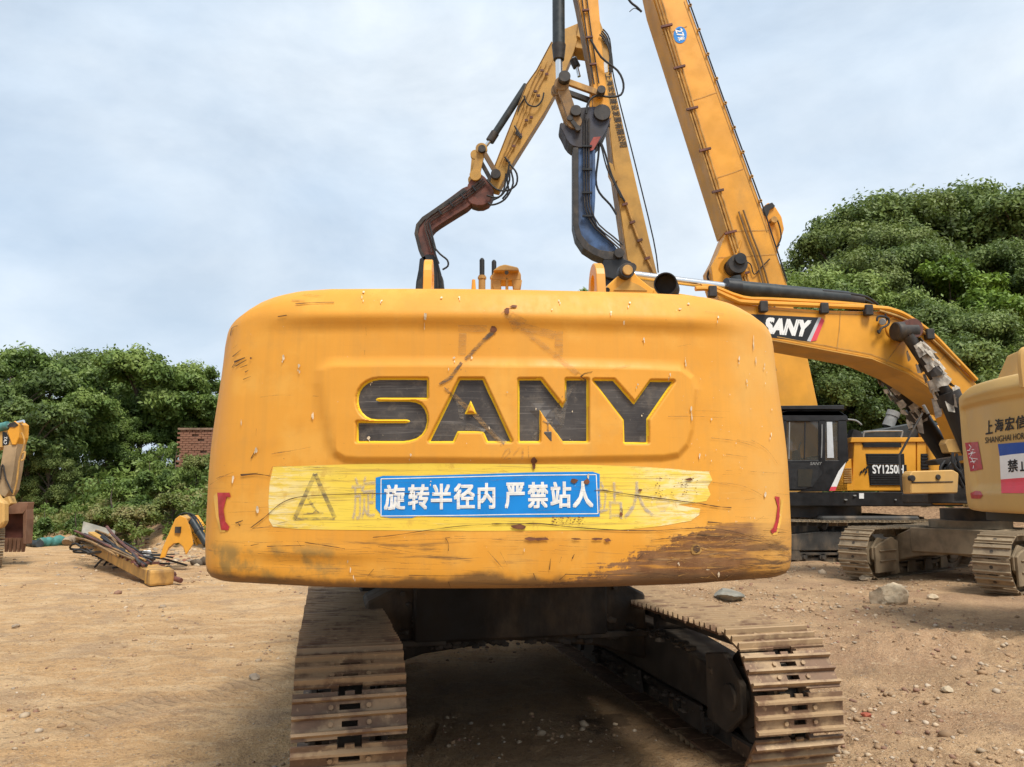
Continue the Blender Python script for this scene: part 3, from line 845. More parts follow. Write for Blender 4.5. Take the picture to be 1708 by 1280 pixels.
def stadium(L, h, s, sag=0.0):
    """point and outward normal on the shoe path (along, up), s in metres from the rear top tangent going to the front"""
    r = h/2; a = L-2*r; P = 2*a+2*math.pi*r; s %= P
    if s < a:
        t = s/a
        return (-a/2+s, h-sag*math.sin(math.pi*t)*(0.8+0.2*math.cos(6*math.pi*t))), (0.0, 1.0)
    s -= a
    if s < math.pi*r:
        t = s/r; return (a/2+r*math.sin(t), r+r*math.cos(t)), (math.sin(t), math.cos(t))
    s -= math.pi*r
    if s < a: return (a/2-s, 0.0), (0.0, -1.0)
    s -= a; t = s/r
    return (-a/2-r*math.sin(t), r-r*math.cos(t)), (-math.sin(t), -math.cos(t))
def crawler(root, c, fwd, w, L, h, style, shoe_mat, body_mat, pitch, inner, z0=0.0, phase=0.0, guard=None):
    """one crawler: track_frame > shoes, rollers, wheels. c: ground point under its middle, inner: +1/-1 side of the car body along the right vector"""
    F = Vector((fwd[0], fwd[1], 0)).normalized(); Rt = Vector((F.y, -F.x, 0)); Z = Vector((0,0,1)); ax = (Rt, F, Z)
    c = Vector((c[0], c[1], z0)); pth = 0.046
    hp, Lp = h-2*pth, L-2*pth
    q = lambda r, f, z: c + Rt*r + F*f + Z*z
    fr = MB()
    fr.prism([q(-w*.30, f, z) for f, z in ((-Lp/2+h*.75, h*.30), (Lp/2-h*.75, h*.30), (Lp/2-h*.75, h*.62), (Lp*.2, h*.72), (-Lp*.2, h*.72), (-Lp/2+h*.75, h*.62))], Rt*(w*.60))
    fr.box(q(0, 0, h*.22), (w*.52, Lp-h*2.0, .07), ax)
    frame = fr.build('track_frame', body_mat, root, bevel=.012)
    P = 2*(Lp-hp)+math.pi*hp
    n = int(round(P/pitch)); pt = P/n
    key = (style, round(w, 3), round(pt, 3), shoe_mat.name)
    if key not in SHOES: SHOES[key] = shoe_mesh('track_shoe', w, pt, style, shoe_mat)
    o0 = parent_loc(root)
    for k in range(n):
        (f, z), (nf, nz) = stadium(Lp, hp, k*pt+phase, 0.035)
        nv = F*nf + Z*nz; tv = nv.cross(Rt) 
        o = bpy.data.objects.new('track_shoe', SHOES[key]); COL.objects.link(o); o.parent = frame
        p = q(random.uniform(-.006, .006), f, z+pth) - o0
        Mx = (Matrix((Rt, tv, nv)).transposed() @ Matrix.Rotation(random.uniform(-.012, .012), 3, 'Z') @ Matrix.Rotation(random.uniform(-.02, .02), 3, 'X')).to_4x4(); Mx.translation = p
        o.matrix_local = Mx
    ch = MB()      # the link chain ring inside the shoes
    m = 64
    for sx in (-1, 1):
        ring = [stadium(Lp, hp, P*i/m, 0.035) for i in range(m)]
        o_ = [q(sx*w*.14, a[0]-b[0]*.01, a[1]-b[1]*.01+pth) for a, b in ring]; i_ = [q(sx*w*.14, a[0]-b[0]*.11, a[1]-b[1]*.11+pth) for a, b in ring]
        vs = []
        for d in (-w*.035, w*.035): vs += [p+Rt*d for p in o_] + [p+Rt*d for p in i_]
        fs = []
        for i in range(m):
            j = (i+1) % m
            fs += [(i, j, m+j, m+i), (2*m+i, 3*m+i, 3*m+j, 2*m+j), (i, 2*m+i, 2*m+j, j), (m+i, m+j, 3*m+j, 3*m+i)]
        ch.add(vs, fs)
    ch.build('track_chain', body_mat, frame)
    rw = hp/2-.10
    for sgn, nm in ((1, 'idler_wheel'), (-1, 'drive_sprocket')):
        b = MB(); f0 = sgn*(Lp/2-hp/2)
        b.cyl(q(-w*.13, f0, h/2), q(w*.13, f0, h/2), rw, 26)
        b.cyl(q(-w*.24, f0, h/2), q(w*.24, f0, h/2), rw*.62, 20)
        b.cyl(q(-w*.36, f0, h/2), q(w*.36, f0, h/2), rw*.32, 14)
        if sgn < 0:
            for k in range(21):
                a = 2*math.pi*k/21; d = F*math.cos(a)+Z*math.sin(a)
                b.box(q(0, f0, h/2)+d*(rw+.02), (w*.10, .05, .07), (Rt, d.cross(Rt), d), taper=.6)
        b.build(nm, body_mat, frame, smooth=35)
        for sx in (-1, 1):          # housing plates that carry the wheel
            b = MB()
            b.prism([q(sx*w*.29, sgn*f, z) for f, z in ((Lp/2-hp*.95, h*.25), (Lp/2-hp*.62, h*.22), (Lp/2-hp*.36, h*.40), (Lp/2-hp*.36, h*.62), (Lp/2-hp*.62, h*.80), (Lp/2-hp*.95, h*.74))], Rt*(sx*.05))
            b.cyl(q(sx*w*.29, sgn*(Lp/2-hp*.52), h/2), q(sx*(w*.29+.075), sgn*(Lp/2-hp*.52), h/2), h*.10, 12)
            b.box(q(sx*(w*.29+.05), sgn*(Lp/2-hp*.85), h*.62), (.02, .05, .05), ax)
            b.build('wheel_housing', body_mat, frame, bevel=.01)
    nr = max(5, int((Lp-1.9*h)/0.42))
    for k in range(nr):
        f = -(Lp-1.95*h)/2 + (Lp-1.95*h)*k/(nr-1)
        b = MB(); b.cyl(q(-w*.26, f, .165), q(w*.26, f, .165), .085, 14); b.cyl(q(-w*.33, f, .165), q(w*.33, f, .165), .045, 10)
        b.build('track_roller', body_mat, frame, smooth=35)
    for f in (-Lp*.17, Lp*.17):
        b = MB(); b.cyl(q(-w*.22, f, h-.2), q(w*.22, f, h-.2), .065, 12); b.box(q(inner*w*.18, f, h*.74), (.06, .07, h*.12), ax); b.build('carrier_roller', body_mat, frame, smooth=35)
    if guard:
        for sx in (-1, 1):
            b = MB()
            b.prism([q(sx*w*.37, -Lp/2+f, z) for f, z in ((h*.36, h*.14), (h*1.05, h*.14), (h*1.22, h*.28), (h*1.22, h*.70), (h*1.0, h*.80), (h*.5, h*.68), (h*.36, h*.62))], Rt*(sx*.05))
            for z in (.36, .55): b.box(q(sx*(w*.37+.06), -Lp/2+h*.80, h*z), (.03, h*.62, .03), ax)
            b.build('sprocket_guard', guard, frame, bevel=.01)
    for k in range(4):
        f = -(Lp-2.3*h)/2 + (Lp-2.3*h)*k/3
        for sx in (-1, 1): MB().prism([q(sx*w*.31, f+a, z) for a, z in ((-.2, .10), (.2, .10), (.14, h*.30), (-.14, h*.30))], Rt*(sx*.03)).build('roller_guard', body_mat, frame)
    return frame
def carbody(root, c, fwd, gauge, zlo, zhi, mat, w):
    F = Vector((fwd[0], fwd[1], 0)).normalized(); Rt = Vector((F.y, -F.x, 0)); Z = Vector((0,0,1)); c = Vector((c[0], c[1], 0))
    q = lambda r, f, z: c + Rt*r + F*f + Z*z
    b = MB(); g = gauge/2-w*.26
    for sg in (-1, 1):      # two arched cross members, front and rear
        top = [(-g, zhi*.82), (-.8, zhi), (.8, zhi), (g, zhi*.82)]
        bot = [(g, zlo*.72), (g*.62, zlo*1.0), (0, zlo*1.16), (-g*.62, zlo*1.0), (-g, zlo*.72)]
        b.prism([q(r, sg*.55-.28, z) for r, z in top+bot], F*.56)
    b.prism([q(r, f, zlo*1.2) for r, f in ((-.85, -.9), (.85, -.9), (.85, .9), (-.85, .9))], Z*(zhi-zlo*1.2))
    o = b.build('car_body', mat, root, bevel=.02)
    b = MB(); b.cyl(q(0, 0, zhi-.01), q(0, 0, zhi+.16), .78, 32); b.build('slewing_ring', mat, root, smooth=35)
    return o

# ------------------------------------------------------------------ counterweight shells
class Shell:
    """rounded tail weight: plan arc of the swing radius with filleted corners, profile with a crest below the top"""
    def __init__(s, piv, tail, rad, W, r, zb, zt, drop=.27, dropw=.42, arch=.03, fwd_y=2.35, draft=0.0):
        s.draft = draft
        s.piv = Vector((piv[0], piv[1], 0)); s.d = Vector((tail[0], tail[1], 0)).normalized(); s.x = Vector((-s.d.y, s.d.x, 0))
        s.rad, s.W, s.r, s.zb, s.zt, s.drop, s.dropw, s.arch, s.fy = rad, W, r, zb, zt, drop, dropw, arch, fwd_y
        s.cx = W-r; s.cy = math.sqrt((rad-r)**2-s.cx**2)
        s.xt = s.cx*rad/(rad-r); s.at = math.atan2(s.cy, s.cx)
    def columns(s, dx, fine=None):
        xs = list(np.arange(-s.xt, s.xt+1e-6, dx))
        if fine:
            xs = [x for x in xs if not (fine[0] < x < fine[1])] + list(np.arange(fine[0], fine[1], fine[2]))
            xs = sorted(xs)
        cols = [(-s.W, s.fy, -1, 0), (-s.W, (s.fy+s.cy)/2, -1, 0)]
        n = 14
        for k in range(n): 
            a = s.at*k/n
            cols.append((-s.cx-s.r*math.cos(a), s.cy+s.r*math.sin(a), -math.cos(a), math.sin(a)))
        for x in xs: cols.append((x, math.sqrt(s.rad**2-x*x), x/s.rad, math.sqrt(1-(x/s.rad)**2)))
        for k in range(n-1, -1, -1):
            a = s.at*k/n
            cols.append((s.cx+s.r*math.cos(a), s.cy+s.r*math.sin(a), math.cos(a), math.sin(a)))
        cols += [(s.W, (s.fy+s.cy)/2, 1, 0), (s.W, s.fy, 1, 0)]
        return np.array(cols)
    def world(s, x, y, z): return s.piv + s.x*x + s.d*y + Vector((0,0,z))
    def px2local(s, u, v):
        d = ray(u, v); o = CAMP - s.piv
        ox, oy, dx, dy = o.dot(s.x), o.dot(s.d), d.dot(s.x), d.dot(s.d)
        A, B, C = dx*dx+dy*dy, 2*(ox*dx+oy*dy), ox*ox+oy*oy-s.rad**2
        t = (-B-math.sqrt(B*B-4*A*C))/(2*A)
        return ox+dx*t, CAM_H+d.z*t
    def mesh(s, dx, dz, fine=None, finez=None, disp=None, crest=True):
        c = s.columns(dx, fine)
        zb, zt = s.zb, s.zt; H = zt-zb
        zs = list(np.arange(zb+.10, zt-.26, dz))
        if finez: zs = sorted([z for z in zs if not (finez[0] < z < finez[1])] + list(np.arange(*finez)))
        prof = [(zb, .055), (zb+.006, .030), (zb+.022, .012), (zb+.05, .003)] + [(z, 0.0) for z in zs]
        if crest: prof += [(zt-.25, 0.0), (zt-.225, -.004), (zt-.205, -.014), (zt-.185, -.024), (zt-.17, -.028), (zt-.155, -.027), (zt-.14, -.022), (zt-.09, .002), (zt-.05, .024), (zt-.025, .042), (zt-.008, .068), (zt, .105)]
        else: prof += [(zt-.25, 0.0), (zt-.06, .012), (zt-.025, .03), (zt-.008, .055), (zt, .09)]
        xa = np.abs(c[:, 0]); t = np.clip((xa-(s.W-s.dropw))/s.dropw, 0, 1)
        drop = s.drop*(1-np.sqrt(np.clip(1-t*t*.985, 0, 1))) + s.arch*(xa/s.W)**2
        X = []; Y = []; Zz = []
        def row(z, off, cap=None):
            w = np.clip((z-(zb+.35*H))/(.65*H), 0, 1); w = w*w*(3-2*w)
            zc = np.full(len(c), z) - drop*w
            sf = np.clip((xa-(s.W-s.dropw*1.3))/(s.dropw*.8), 0, 1)
            o = -off*(1+1.1*sf) if off > 0 else np.full(len(c), -off)*(1-sf)
            if cap is None:
                bow = 0.0
                lowtuck = np.clip((zb+.22-z)/.2, 0, 1)*.012
                o = o - lowtuck
                if disp is not None: o = o + disp(c[:, 0], zc)*(np.abs(c[:, 2]) < .5)
                tp = s.draft*w*np.clip((np.abs(c[:, 0])-1.1)/.5, 0, 1)*np.sign(c[:, 0])
                X.append(c[:, 0]+c[:, 2]*o-tp); Y.append(c[:, 1]+c[:, 3]*o)
            else:
                X.append(c[:, 0]*.985); Y.append(np.minimum(c[:, 1]-.12, cap))
            Zz.append(zc)
        row(zb, 0, s.fy); row(zb, .14) 
        for z, off in prof: row(z, off)
        row(zt+.004, .2); row(zt+.004, 0, s.fy)
        X, Y, Zz = np.array(X), np.array(Y), np.array(Zz)
        V = np.array(s.piv)[None, None] + X[..., None]*np.array(s.x) + Y[..., None]*np.array(s.d) + Zz[..., None]*np.array([0, 0, 1.0])
        m, n = X.shape
        i = np.arange(m-1)[:, None]*n + np.arange(n-1)[None]
        F = np.stack([i, i+1, i+n+1, i+n], -1).reshape(-1, 4)
        return V.reshape(-1, 3), F
    def build(s, name, mats, parent, **k):
        V, F = s.mesh(**k)
        o0 = np.array(parent_loc(parent))
        me = quads_mesh(name, V-o0, F, mats, smooth=True)
        bm = bmesh.new(); bm.from_mesh(me); bmesh.ops.recalc_face_normals(bm, faces=bm.faces); bm.to_mesh(me); bm.free()
        me.set_sharp_from_angle(angle=R(60))
        if len(mats) > 1:
            mi = k['mid'] if 'mid' in k else s.face_mat(V, F); me.polygons.foreach_set('material_index', mi); me.update()
        o = bpy.data.objects.new(name, me); COL.objects.link(o); o.parent = parent
        return o, Surf([Vector(v) for v in V], [tuple(f) for f in F])
def sdf_poly(px, pz, poly):
    """signed distance, negative inside"""
    P = np.stack([px.ravel(), pz.ravel()], -1); poly = np.asarray(poly, float)
    d2 = np.full(len(P), 1e9); ins = np.zeros(len(P), bool)
    n = len(poly)
    for i in range(n):
        a, b = poly[i], poly[(i+1) % n]
        e = b-a; w = P-a
        t = np.clip((w@e)/(e@e+1e-12), 0, 1)
        q = w-t[:, None]*e; d2 = np.minimum(d2, (q*q).sum(1))
        c = (a[1] > P[:, 1]) != (b[1] > P[:, 1])
        with np.errstate(divide='ignore', invalid='ignore'):
            xi = (b[0]-a[0])*(P[:, 1]-a[1])/(b[1]-a[1])+a[0]
        ins ^= c & (P[:, 0] < xi)
    return (np.sqrt(d2)*np.where(ins, -1, 1)).reshape(px.shape)
def cab(root, c, F, w, l, z0, z1, mat, post=.08):
    """closed operator's cab: posts, roof, door panel and panes; c middle of its floor, F forward"""
    F = Vector((F[0], F[1], 0)).normalized(); Rt = Vector((F.y, -F.x, 0)); Z = Vector((0,0,1)); c = Vector((c[0], c[1], 0))
    q = lambda r, f, z: c + Rt*r + F*f + Z*z; ax = (Rt, F, Z); hh = z1-z0
    b = MB()
    for r in (-1, 1):
        for f in (-1, 0.05, 1): b.box(q(r*(w/2-post/2), f*(l/2-post/2), (z0+z1)/2), (post, post, hh), ax)
    b.box(q(0, 0, z0+hh*.19), (w*.97, l*.97, hh*.36), ax); b.box(q(0, 0, z1), (w, l, .12), ax)
    o = b.build('cab', mat, root, bevel=.03, seg=2)
    b = MB(); b.box(q(0, 0, z0+hh*.68), (w*.93, l*.93, hh*.6), ax); b.build('window', M['glass'], o)
    return o

# ------------------------------------------------------------------ MACHINE 1: the excavator seen from behind, filling the picture
PIV = (-0.25, 7.6); YAW_U = R(3.7); YAW_C = R(13.5)
tail = (math.sin(YAW_U), -math.cos(YAW_U)); fwdU = (-tail[0], -tail[1])
m1 = thing('crawler_excavator', (PIV[0], PIV[1], 0), 'big scratched yellow excavator seen from behind, its wide counterweight filling the middle', 'excavator', 'excavators parked in the yard')
CW = Shell(PIV, tail, 3.8, 1.632, .36, 1.385, 2.900, drop=.25, dropw=.52, arch=-.055, draft=.055)

def zl(x, y, ox): return (ox+x/3.285, 460+y/3.285)
S_px = [zl(x, y, 340) for x, y in [(1222,572),(965,572),(930,577),(900,590),(875,610),(858,635),(848,665),(848,695),(855,725),(868,750),(888,770),(915,783),(950,787),(1108,787),(1124,791),(1132,797),(1124,804),(1108,808),(848,808),(848,906),(1095,906),(1130,901),(1165,890),(1195,868),(1214,838),(1222,800),(1220,765),(1210,735),(1190,710),(1162,696),(1125,691),(962,690),(948,686),(942,679),(948,672),(962,668),(1222,668)]]
A_px = [zl(x, y, 340) for x, y in [(1405,572),(1527,572),(1680,906),(1556,906),(1533,851),(1390,851),(1366,906),(1242,906)]]
A_hole = [zl(x, y, 340) for x, y in [(1463,682),(1428,760),(1497,760)]]
N_px = [zl(x, y, 820) for x, y in [(152,574),(268,574),(388,728),(410,690),(410,574),(520,574),(520,906),(396,906),(256,714),(256,906),(154,906)]]
Y_px = [zl(x, y, 820) for x, y in [(560,577),(664,577),(779,708),(868,583),(987,583),(848,786),(848,912),(728,912),(724,790)]]
panel_px = [(550,602),(600,603),(850,603),(1100,609),(1135,612),(1156,628),(1163,650),(1156,719),(1148,745),(1132,763),(1105,768),(850,773),(600,772),(575,770),(558,760),(546,735),(534,680),(527,640),(531,615)]
def loc(poly): return [CW.px2local(u, v) for u, v in poly]
_L = [loc(p) for p in (S_px, A_px, N_px, Y_px)]; _hole = loc(A_hole); _pan = loc(panel_px)
def ss(t): t = np.clip(t, 0, 1); return t*t*(3-2*t)
def cw_disp(x, z):
    h = np.zeros(len(x))
    near = (np.abs(x) < 1.35)
    z = np.asarray(z)
    if near.any() and z[near].max() > 1.85 and z[near].min() < 2.7:
        d = sdf_poly(x, z, _pan); h = h + .020*ss(-(d-.012)/.045)
        if z.max() > 1.97 and z.min() < 2.48:
            dl = np.full(len(x), 9.0)
            for p in _L: dl = np.minimum(dl, sdf_poly(x, z, p))
            dl = np.maximum(dl, -sdf_poly(x, z, _hole))
            h = h - .030*ss((.016-dl)/.016)
    # dents of hard use
    h = h + .007*fbm(x*1.8, z*1.8, 3, 5) + .0016*fbm(x*9, z*9, 2, 15)
    h = h - .012*np.exp(-(((x+1.02)/.34)**2+((z-1.50)/.035)**2)) + .010*np.exp(-(((x+1.0)/.30)**2+((z-1.555)/.02)**2))
    h = h - .010*np.exp(-(((x-.98)/.03)**2+((z-1.60)/.03)**2))
    return h
def cw_material():
    m = NM('worn_counterweight_paint')
    p = m.xyz(); x, y, z = p[0], p[1], p[2]
    base = m.mix(m.ramp(m.noise(0.9, 4), .3, .7), (0.72, 0.325, 0.036), (0.65, 0.282, 0.028))
    drip = m.noise(3.0, 6, .65, m.map((6, 6, .35)))
    c = m.mix(m.ramp(drip, .46, .68, 0, .20), base, (0.50, 0.25, 0.05))
    blot = m.noise(2.6, 6, .62)
    c = m.mix(m.ramp(blot, .50, .68, 0, .30), c, (0.80, 0.46, 0.10))
    # dust film and small chipped spots
    c = m.mix(m.ramp(m.noise(5.5, 8, .72), .50, .70, 0, .22), c, (0.50, 0.26, 0.06))
    sp = m.noise(70, 3, .6)
    c = m.mix(m.math('MULTIPLY', m.ramp(sp, .70, .74), m.ramp(m.noise(1.7, 3), .5, .64, 0, .75)), c, (0.24, 0.12, 0.04))
    # fine horizontal rubbing
    hs1 = m.noise(1.0, 4, .6, m.map((2.2, 2.2, 120)), .3); hs2 = m.noise(1.0, 5, .65, m.map((3.5, 3.5, 60), (0, R(3), 0)), .4)
    low = m.ramp(z, 2.15, 1.55)
    c = m.mix(m.math('MULTIPLY', m.ramp(hs1, .62, .74), m.math('ADD', m.math('MULTIPLY', low, .45), .10)), c, (0.30, 0.155, 0.045))
    c = m.mix(m.math('MULTIPLY', m.ramp(hs2, .66, .76), m.math('ADD', m.math('MULTIPLY', low, .5), .08)), c, (0.80, 0.52, 0.16))
    # paler towards the sides: sky reflection put into the colour
    side = m.ramp(m.math('ABSOLUTE', x), 1.25, 1.62)
    c = m.mix(m.math('MULTIPLY', side, m.ramp(blot, .3, .6, .15, .5)), c, (0.64, 0.37, 0.11))
    # deep scuffing in the lowest band
    n_s = m.noise(1.0, 6, .68, m.map((1.6, 1.6, 26), (0, R(-2), 0)), .5)
    n_b = m.noise(2.3, 5, .6)
    lowb = m.ramp(z, 1.70, 1.50)
    c = m.mix(m.math('MULTIPLY', m.ramp(n_s, .54, .66, 0, .85), lowb), c, (0.36, 0.185, 0.05))
    c = m.mix(m.math('MULTIPLY', m.ramp(m.math('ADD', n_s, m.math('MULTIPLY', n_b, .5)), .82, .94, 0, .9), lowb), c, (0.075, 0.042, 0.022))
    # grey-green smudge on the lower left
    sm = m.math('MULTIPLY', m.ramp(x, -.35, -.75), m.math('MULTIPLY', m.ramp(z, 1.62, 1.55), 1.0))
    c = m.mix(m.math('MULTIPLY', sm, m.ramp(m.noise(5.5, 5, .6), .46, .64, 0, .75)), c, (0.24, 0.165, 0.055))
    # the big bare brown patch at the lower right
    edge = m.math('ADD', m.math('SUBTRACT', x, m.math('ADD', .60, m.math('MULTIPLY', m.math('SUBTRACT', z, 1.46), 2.9))), m.math('MULTIPLY', m.math('SUBTRACT', n_s, .5), .95))
    edge = m.math('ADD', edge, m.math('ADD', m.math('MULTIPLY', m.math('SUBTRACT', n_b, .5), .35), m.math('MULTIPLY', m.math('SUBTRACT', m.noise(26, 5, .75), .5), .55)))
    topm = m.ramp(m.math('ADD', z, m.math('ADD', m.math('MULTIPLY', m.math('SUBTRACT', n_s, .5), .10), m.math('MULTIPLY', m.math('SUBTRACT', n_b, .5), .05))), 1.705, 1.675)
    rightm = m.ramp(m.math('ADD', x, m.math('MULTIPLY', m.math('SUBTRACT', n_b, .5), .5)), 1.66, 1.45)
    patch = m.math('MULTIPLY', m.math('MULTIPLY', m.ramp(edge, .0, .07), topm), m.math('ADD', .25, m.math('MULTIPLY', rightm, .75)))
    prim = m.mix(m.ramp(m.noise(7, 5, .65), .35, .65), (0.155, 0.066, 0.026), (0.23, 0.115, 0.05))
    prim = m.mix(m.ramp(m.noise(1.0, 5, .7, m.map((4, 4, 40))), .58, .70, 0, .8), prim, (0.36, 0.22, 0.10))
    c = m.mix(m.math('MULTIPLY', patch, m.ramp(m.noise(1.0, 6, .72, m.map((2.5, 2.5, 34), (0, R(-3), 0)), .6), .36, .5, .45, .97)), c, prim)
    # muddy bottom lip
    lip = m.math('ADD', m.math('SUBTRACT', 1.440, z), m.math('MULTIPLY', m.math('SUBTRACT', m.noise(3.2, 5, .6), .45), .16))
    c = m.mix(m.ramp(lip, -.01, .03, 0, .85), c, (0.12, 0.065, 0.028))
    grain = m.noise(220, 2, .5)
    hsum = m.math('ADD', m.math('MULTIPLY', n_s, .6), m.math('MULTIPLY', grain, .25))
    m.bump(hsum, .12, .006)
    rg = m.math('ADD', m.ramp(m.math('ADD', m.math('MULTIPLY', blot, .6), m.math('MULTIPLY', drip, .4)), .35, .65, .44, .68), m.math('MULTIPLY', patch, .25))
    return m.set(c, rg, 0.0, 0.42)
M['cw'] = cw_material()
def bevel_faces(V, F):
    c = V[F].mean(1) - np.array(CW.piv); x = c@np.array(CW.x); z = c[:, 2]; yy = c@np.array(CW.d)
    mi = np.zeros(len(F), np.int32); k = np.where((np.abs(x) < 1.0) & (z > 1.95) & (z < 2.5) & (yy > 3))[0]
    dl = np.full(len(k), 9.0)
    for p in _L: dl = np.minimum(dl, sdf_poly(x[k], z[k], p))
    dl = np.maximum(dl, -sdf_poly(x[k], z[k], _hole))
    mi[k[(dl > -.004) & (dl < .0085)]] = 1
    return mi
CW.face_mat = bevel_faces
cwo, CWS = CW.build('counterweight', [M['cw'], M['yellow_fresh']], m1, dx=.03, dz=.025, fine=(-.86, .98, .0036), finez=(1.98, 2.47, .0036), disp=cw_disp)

# recessed black letters: a plate on the floor of each recess
def letter_mat():
    m = NM('scratched_black_letter')
    s1 = m.noise(1.0, 5, .7, m.map((3, 3, 190), (0, R(4), 0)), .6); s2 = m.noise(1.0, 4, .7, m.map((60, 60, 2.5), (0, R(6), 0)), .3); n = m.noise(60, 4, .7)
    c = m.mix(m.ramp(m.noise(4, 4), .35, .65), (0.036, 0.032, 0.032), (0.07, 0.062, 0.058))
    c = m.mix(m.ramp(s1, .54, .68, 0, .6), c, (0.22, 0.20, 0.185)); c = m.mix(m.ramp(s2, .68, .78, 0, .3), c, (0.12, 0.11, 0.10))
    c = m.mix(m.ramp(n, .62, .72, 0, .5), c, (0.22, 0.20, 0.17)); c = m.mix(m.ramp(m.noise(9, 6, .7), .5, .66, 0, .5), c, (0.15, 0.125, 0.10))
    return m.set(c, .5, 0, .35)
M['letter'] = letter_mat()
for px in (S_px, N_px, Y_px): drape(CWS, [px], .002, 'raised_letter', M['letter'], cwo, 24)
drape(CWS, [[A_px[0], A_px[1], A_hole[0]], [A_px[1], A_px[2], A_hole[2], A_hole[0]], [A_px[2], A_px[3], A_px[4], A_hole[2]], [A_px[4], A_px[5], A_hole[1], A_hole[2]], [A_px[5], A_px[6], A_px[7], A_hole[1]], [A_px[7], A_px[0], A_hole[0], A_hole[1]]], .002, 'raised_letter', M['letter'], cwo, 24)

# worn yellow warning strip with its torn right end
def strip_mat():
    m = NM('worn_yellow_strip')
    s1 = m.noise(1.0, 5, .7, m.map((2.5, 2.5, 150)), .5); s2 = m.noise(1.0, 4, .65, m.map((1.5, 1.5, 55)), .5); p = m.xyz()
    c = m.mix(m.ramp(m.noise(1.2, 4), .35, .65), (0.80, 0.60, 0.08), (0.76, 0.52, 0.06))
    ends = m.math('ADD', m.ramp(p[0], -.55, -1.1), m.ramp(p[0], .75, 1.15))
    c = m.mix(m.math('MULTIPLY', ends, m.ramp(m.noise(1.0, 6, .72, m.map((5, 5, 28)), .5), .44, .60, .05, .8)), c, (0.80, 0.73, 0.48))
    c = m.mix(m.math('MULTIPLY', m.ramp(s1, .52, .62), .6), c, (0.40, 0.25, 0.07))
    c = m.mix(m.math('MULTIPLY', m.ramp(s2, .60, .72), .45), c, (0.82, 0.70, 0.28))
    c = m.mix(m.ramp(m.noise(9, 6, .75), .58, .68, 0, .6), c, (0.56, 0.33, 0.06))
    return m.set(c, .55, 0, .3)
M['strip'] = strip_mat()
strip = [(456,779),(520,777),(600,773),(720,772),(850,773),(960,774),(1060,777),(1130,783),(1182,787),(1186,800),(1180,812),(1184,824),(1178,836),(1160,838),(1135,843),(1150,845),(1168,848),(1166,858),(1155,868),(1140,872),(1100,879),(1040,884),(960,885),(880,884),(780,886),(660,885),(560,884),(500,883),(452,878),(456,862),(450,848),(458,830),(452,815),(460,800)]
# a strip of quads (top and bottom outline) keeps the sheet free of slivers
def band(top, bot, step=14):
    tx = [p[0] for p in top]; ty = [p[1] for p in top]; bx = [p[0] for p in bot]; by = [p[1] for p in bot]
    x0, x1 = max(tx[0], bx[0]), min(tx[-1], bx[-1]); n = int((x1-x0)/step)
    return [[(a, np.interp(a, tx, ty)), (b, np.interp(b, tx, ty)), (b, np.interp(b, bx, by)), (a, np.interp(a, bx, by))] for a, b in [(x0+(x1-x0)*k/n, x0+(x1-x0)*(k+1)/n) for k in range(n)]]
polys = band([(456,779),(520,777),(600,774),(720,773),(850,774),(960,775),(1060,778),(1130,783)], [(456,879),(500,883),(560,884),(780,886),(960,885),(1040,884),(1100,878),(1130,873)])
polys += [[(1130,783),(1150,785),(1182,787),(1188,801),(1180,812),(1185,825),(1178,836),(1160,839),(1130,842)], [(1130,842),(1150,846),(1168,849),(1166,859),(1152,869),(1130,873)], [(456,779),(456,879),(449,868),(455,850),(448,836),(456,822),(450,806)]]
drape(CWS, polys, .0015, 'warning_strip', M['strip'], cwo, 22)
def ghost_mat(name, col, a):
    m = NM(name); n = m.noise(1.0, 4, .7, m.map((14, 14, 70)), .5)
    m.b.inputs['Base Color'].default_value = (*col, 1); m.b.inputs['Roughness'].default_value = .6
    m.l(m.ramp(n, .3, .62, a*1.2, a*.25), m.b.inputs['Alpha']); return m.m
M['ghost'] = ghost_mat('faded_print', (0.60, 0.53, 0.46), .26)
M['tape_ghost'] = ghost_mat('tape_residue', (0.42, 0.24, 0.08), .42)
M['tape_dark'] = ghost_mat('dark_tape', (0.075, 0.058, 0.048), 1.0)
M['tri'] = ghost_mat('grey_triangle_print', (0.16, 0.14, 0.11), .56)
letter(CWS, '旋', [(588,868),(626,864),(626,793),(586,797)], .003, 'faded_character', M['ghost'], cwo, .02, 18)
letter(CWS, '站', [(996,864),(1040,866),(1038,806),(994,802)], .003, 'faded_character', M['ghost'], cwo, .02, 18)
letter(CWS, '人', [(1040,866),(1090,862),(1086,800),(1038,806)], .003, 'faded_character', M['ghost'], cwo, .02, 18)
drape(CWS, [blob(1104, 840, 12, 14, 9, .6)], .003, 'faded_character', M['ghost'], cwo, 18)
# warning triangle with a falling figure
for k, seg in enumerate(([(526,791),(559,864)], [(559,865),(490,866)], [(491,867),(526,791)])):
    drape(CWS, ribbon(seg, 7 if k != 1 else 5), .0030+.0003*k, 'warning_triangle', M['tri'], cwo, 20)
fig = ribbon([(517,836),(522,844),(528,852)], 5, 3) + ribbon([(508,843),(519,841),(527,837)], 2.2) + ribbon([(528,851),(522,857),(512,856)], 2.4) + ribbon([(527,851),(533,856)], 2.4) + [blob(515, 832, 2.4, 2.4, 8, .1)] + ribbon([(506,858),(540,856)], 1.6)
drape(CWS, fig, .003, 'pictogram', M['tri'], cwo, 20)

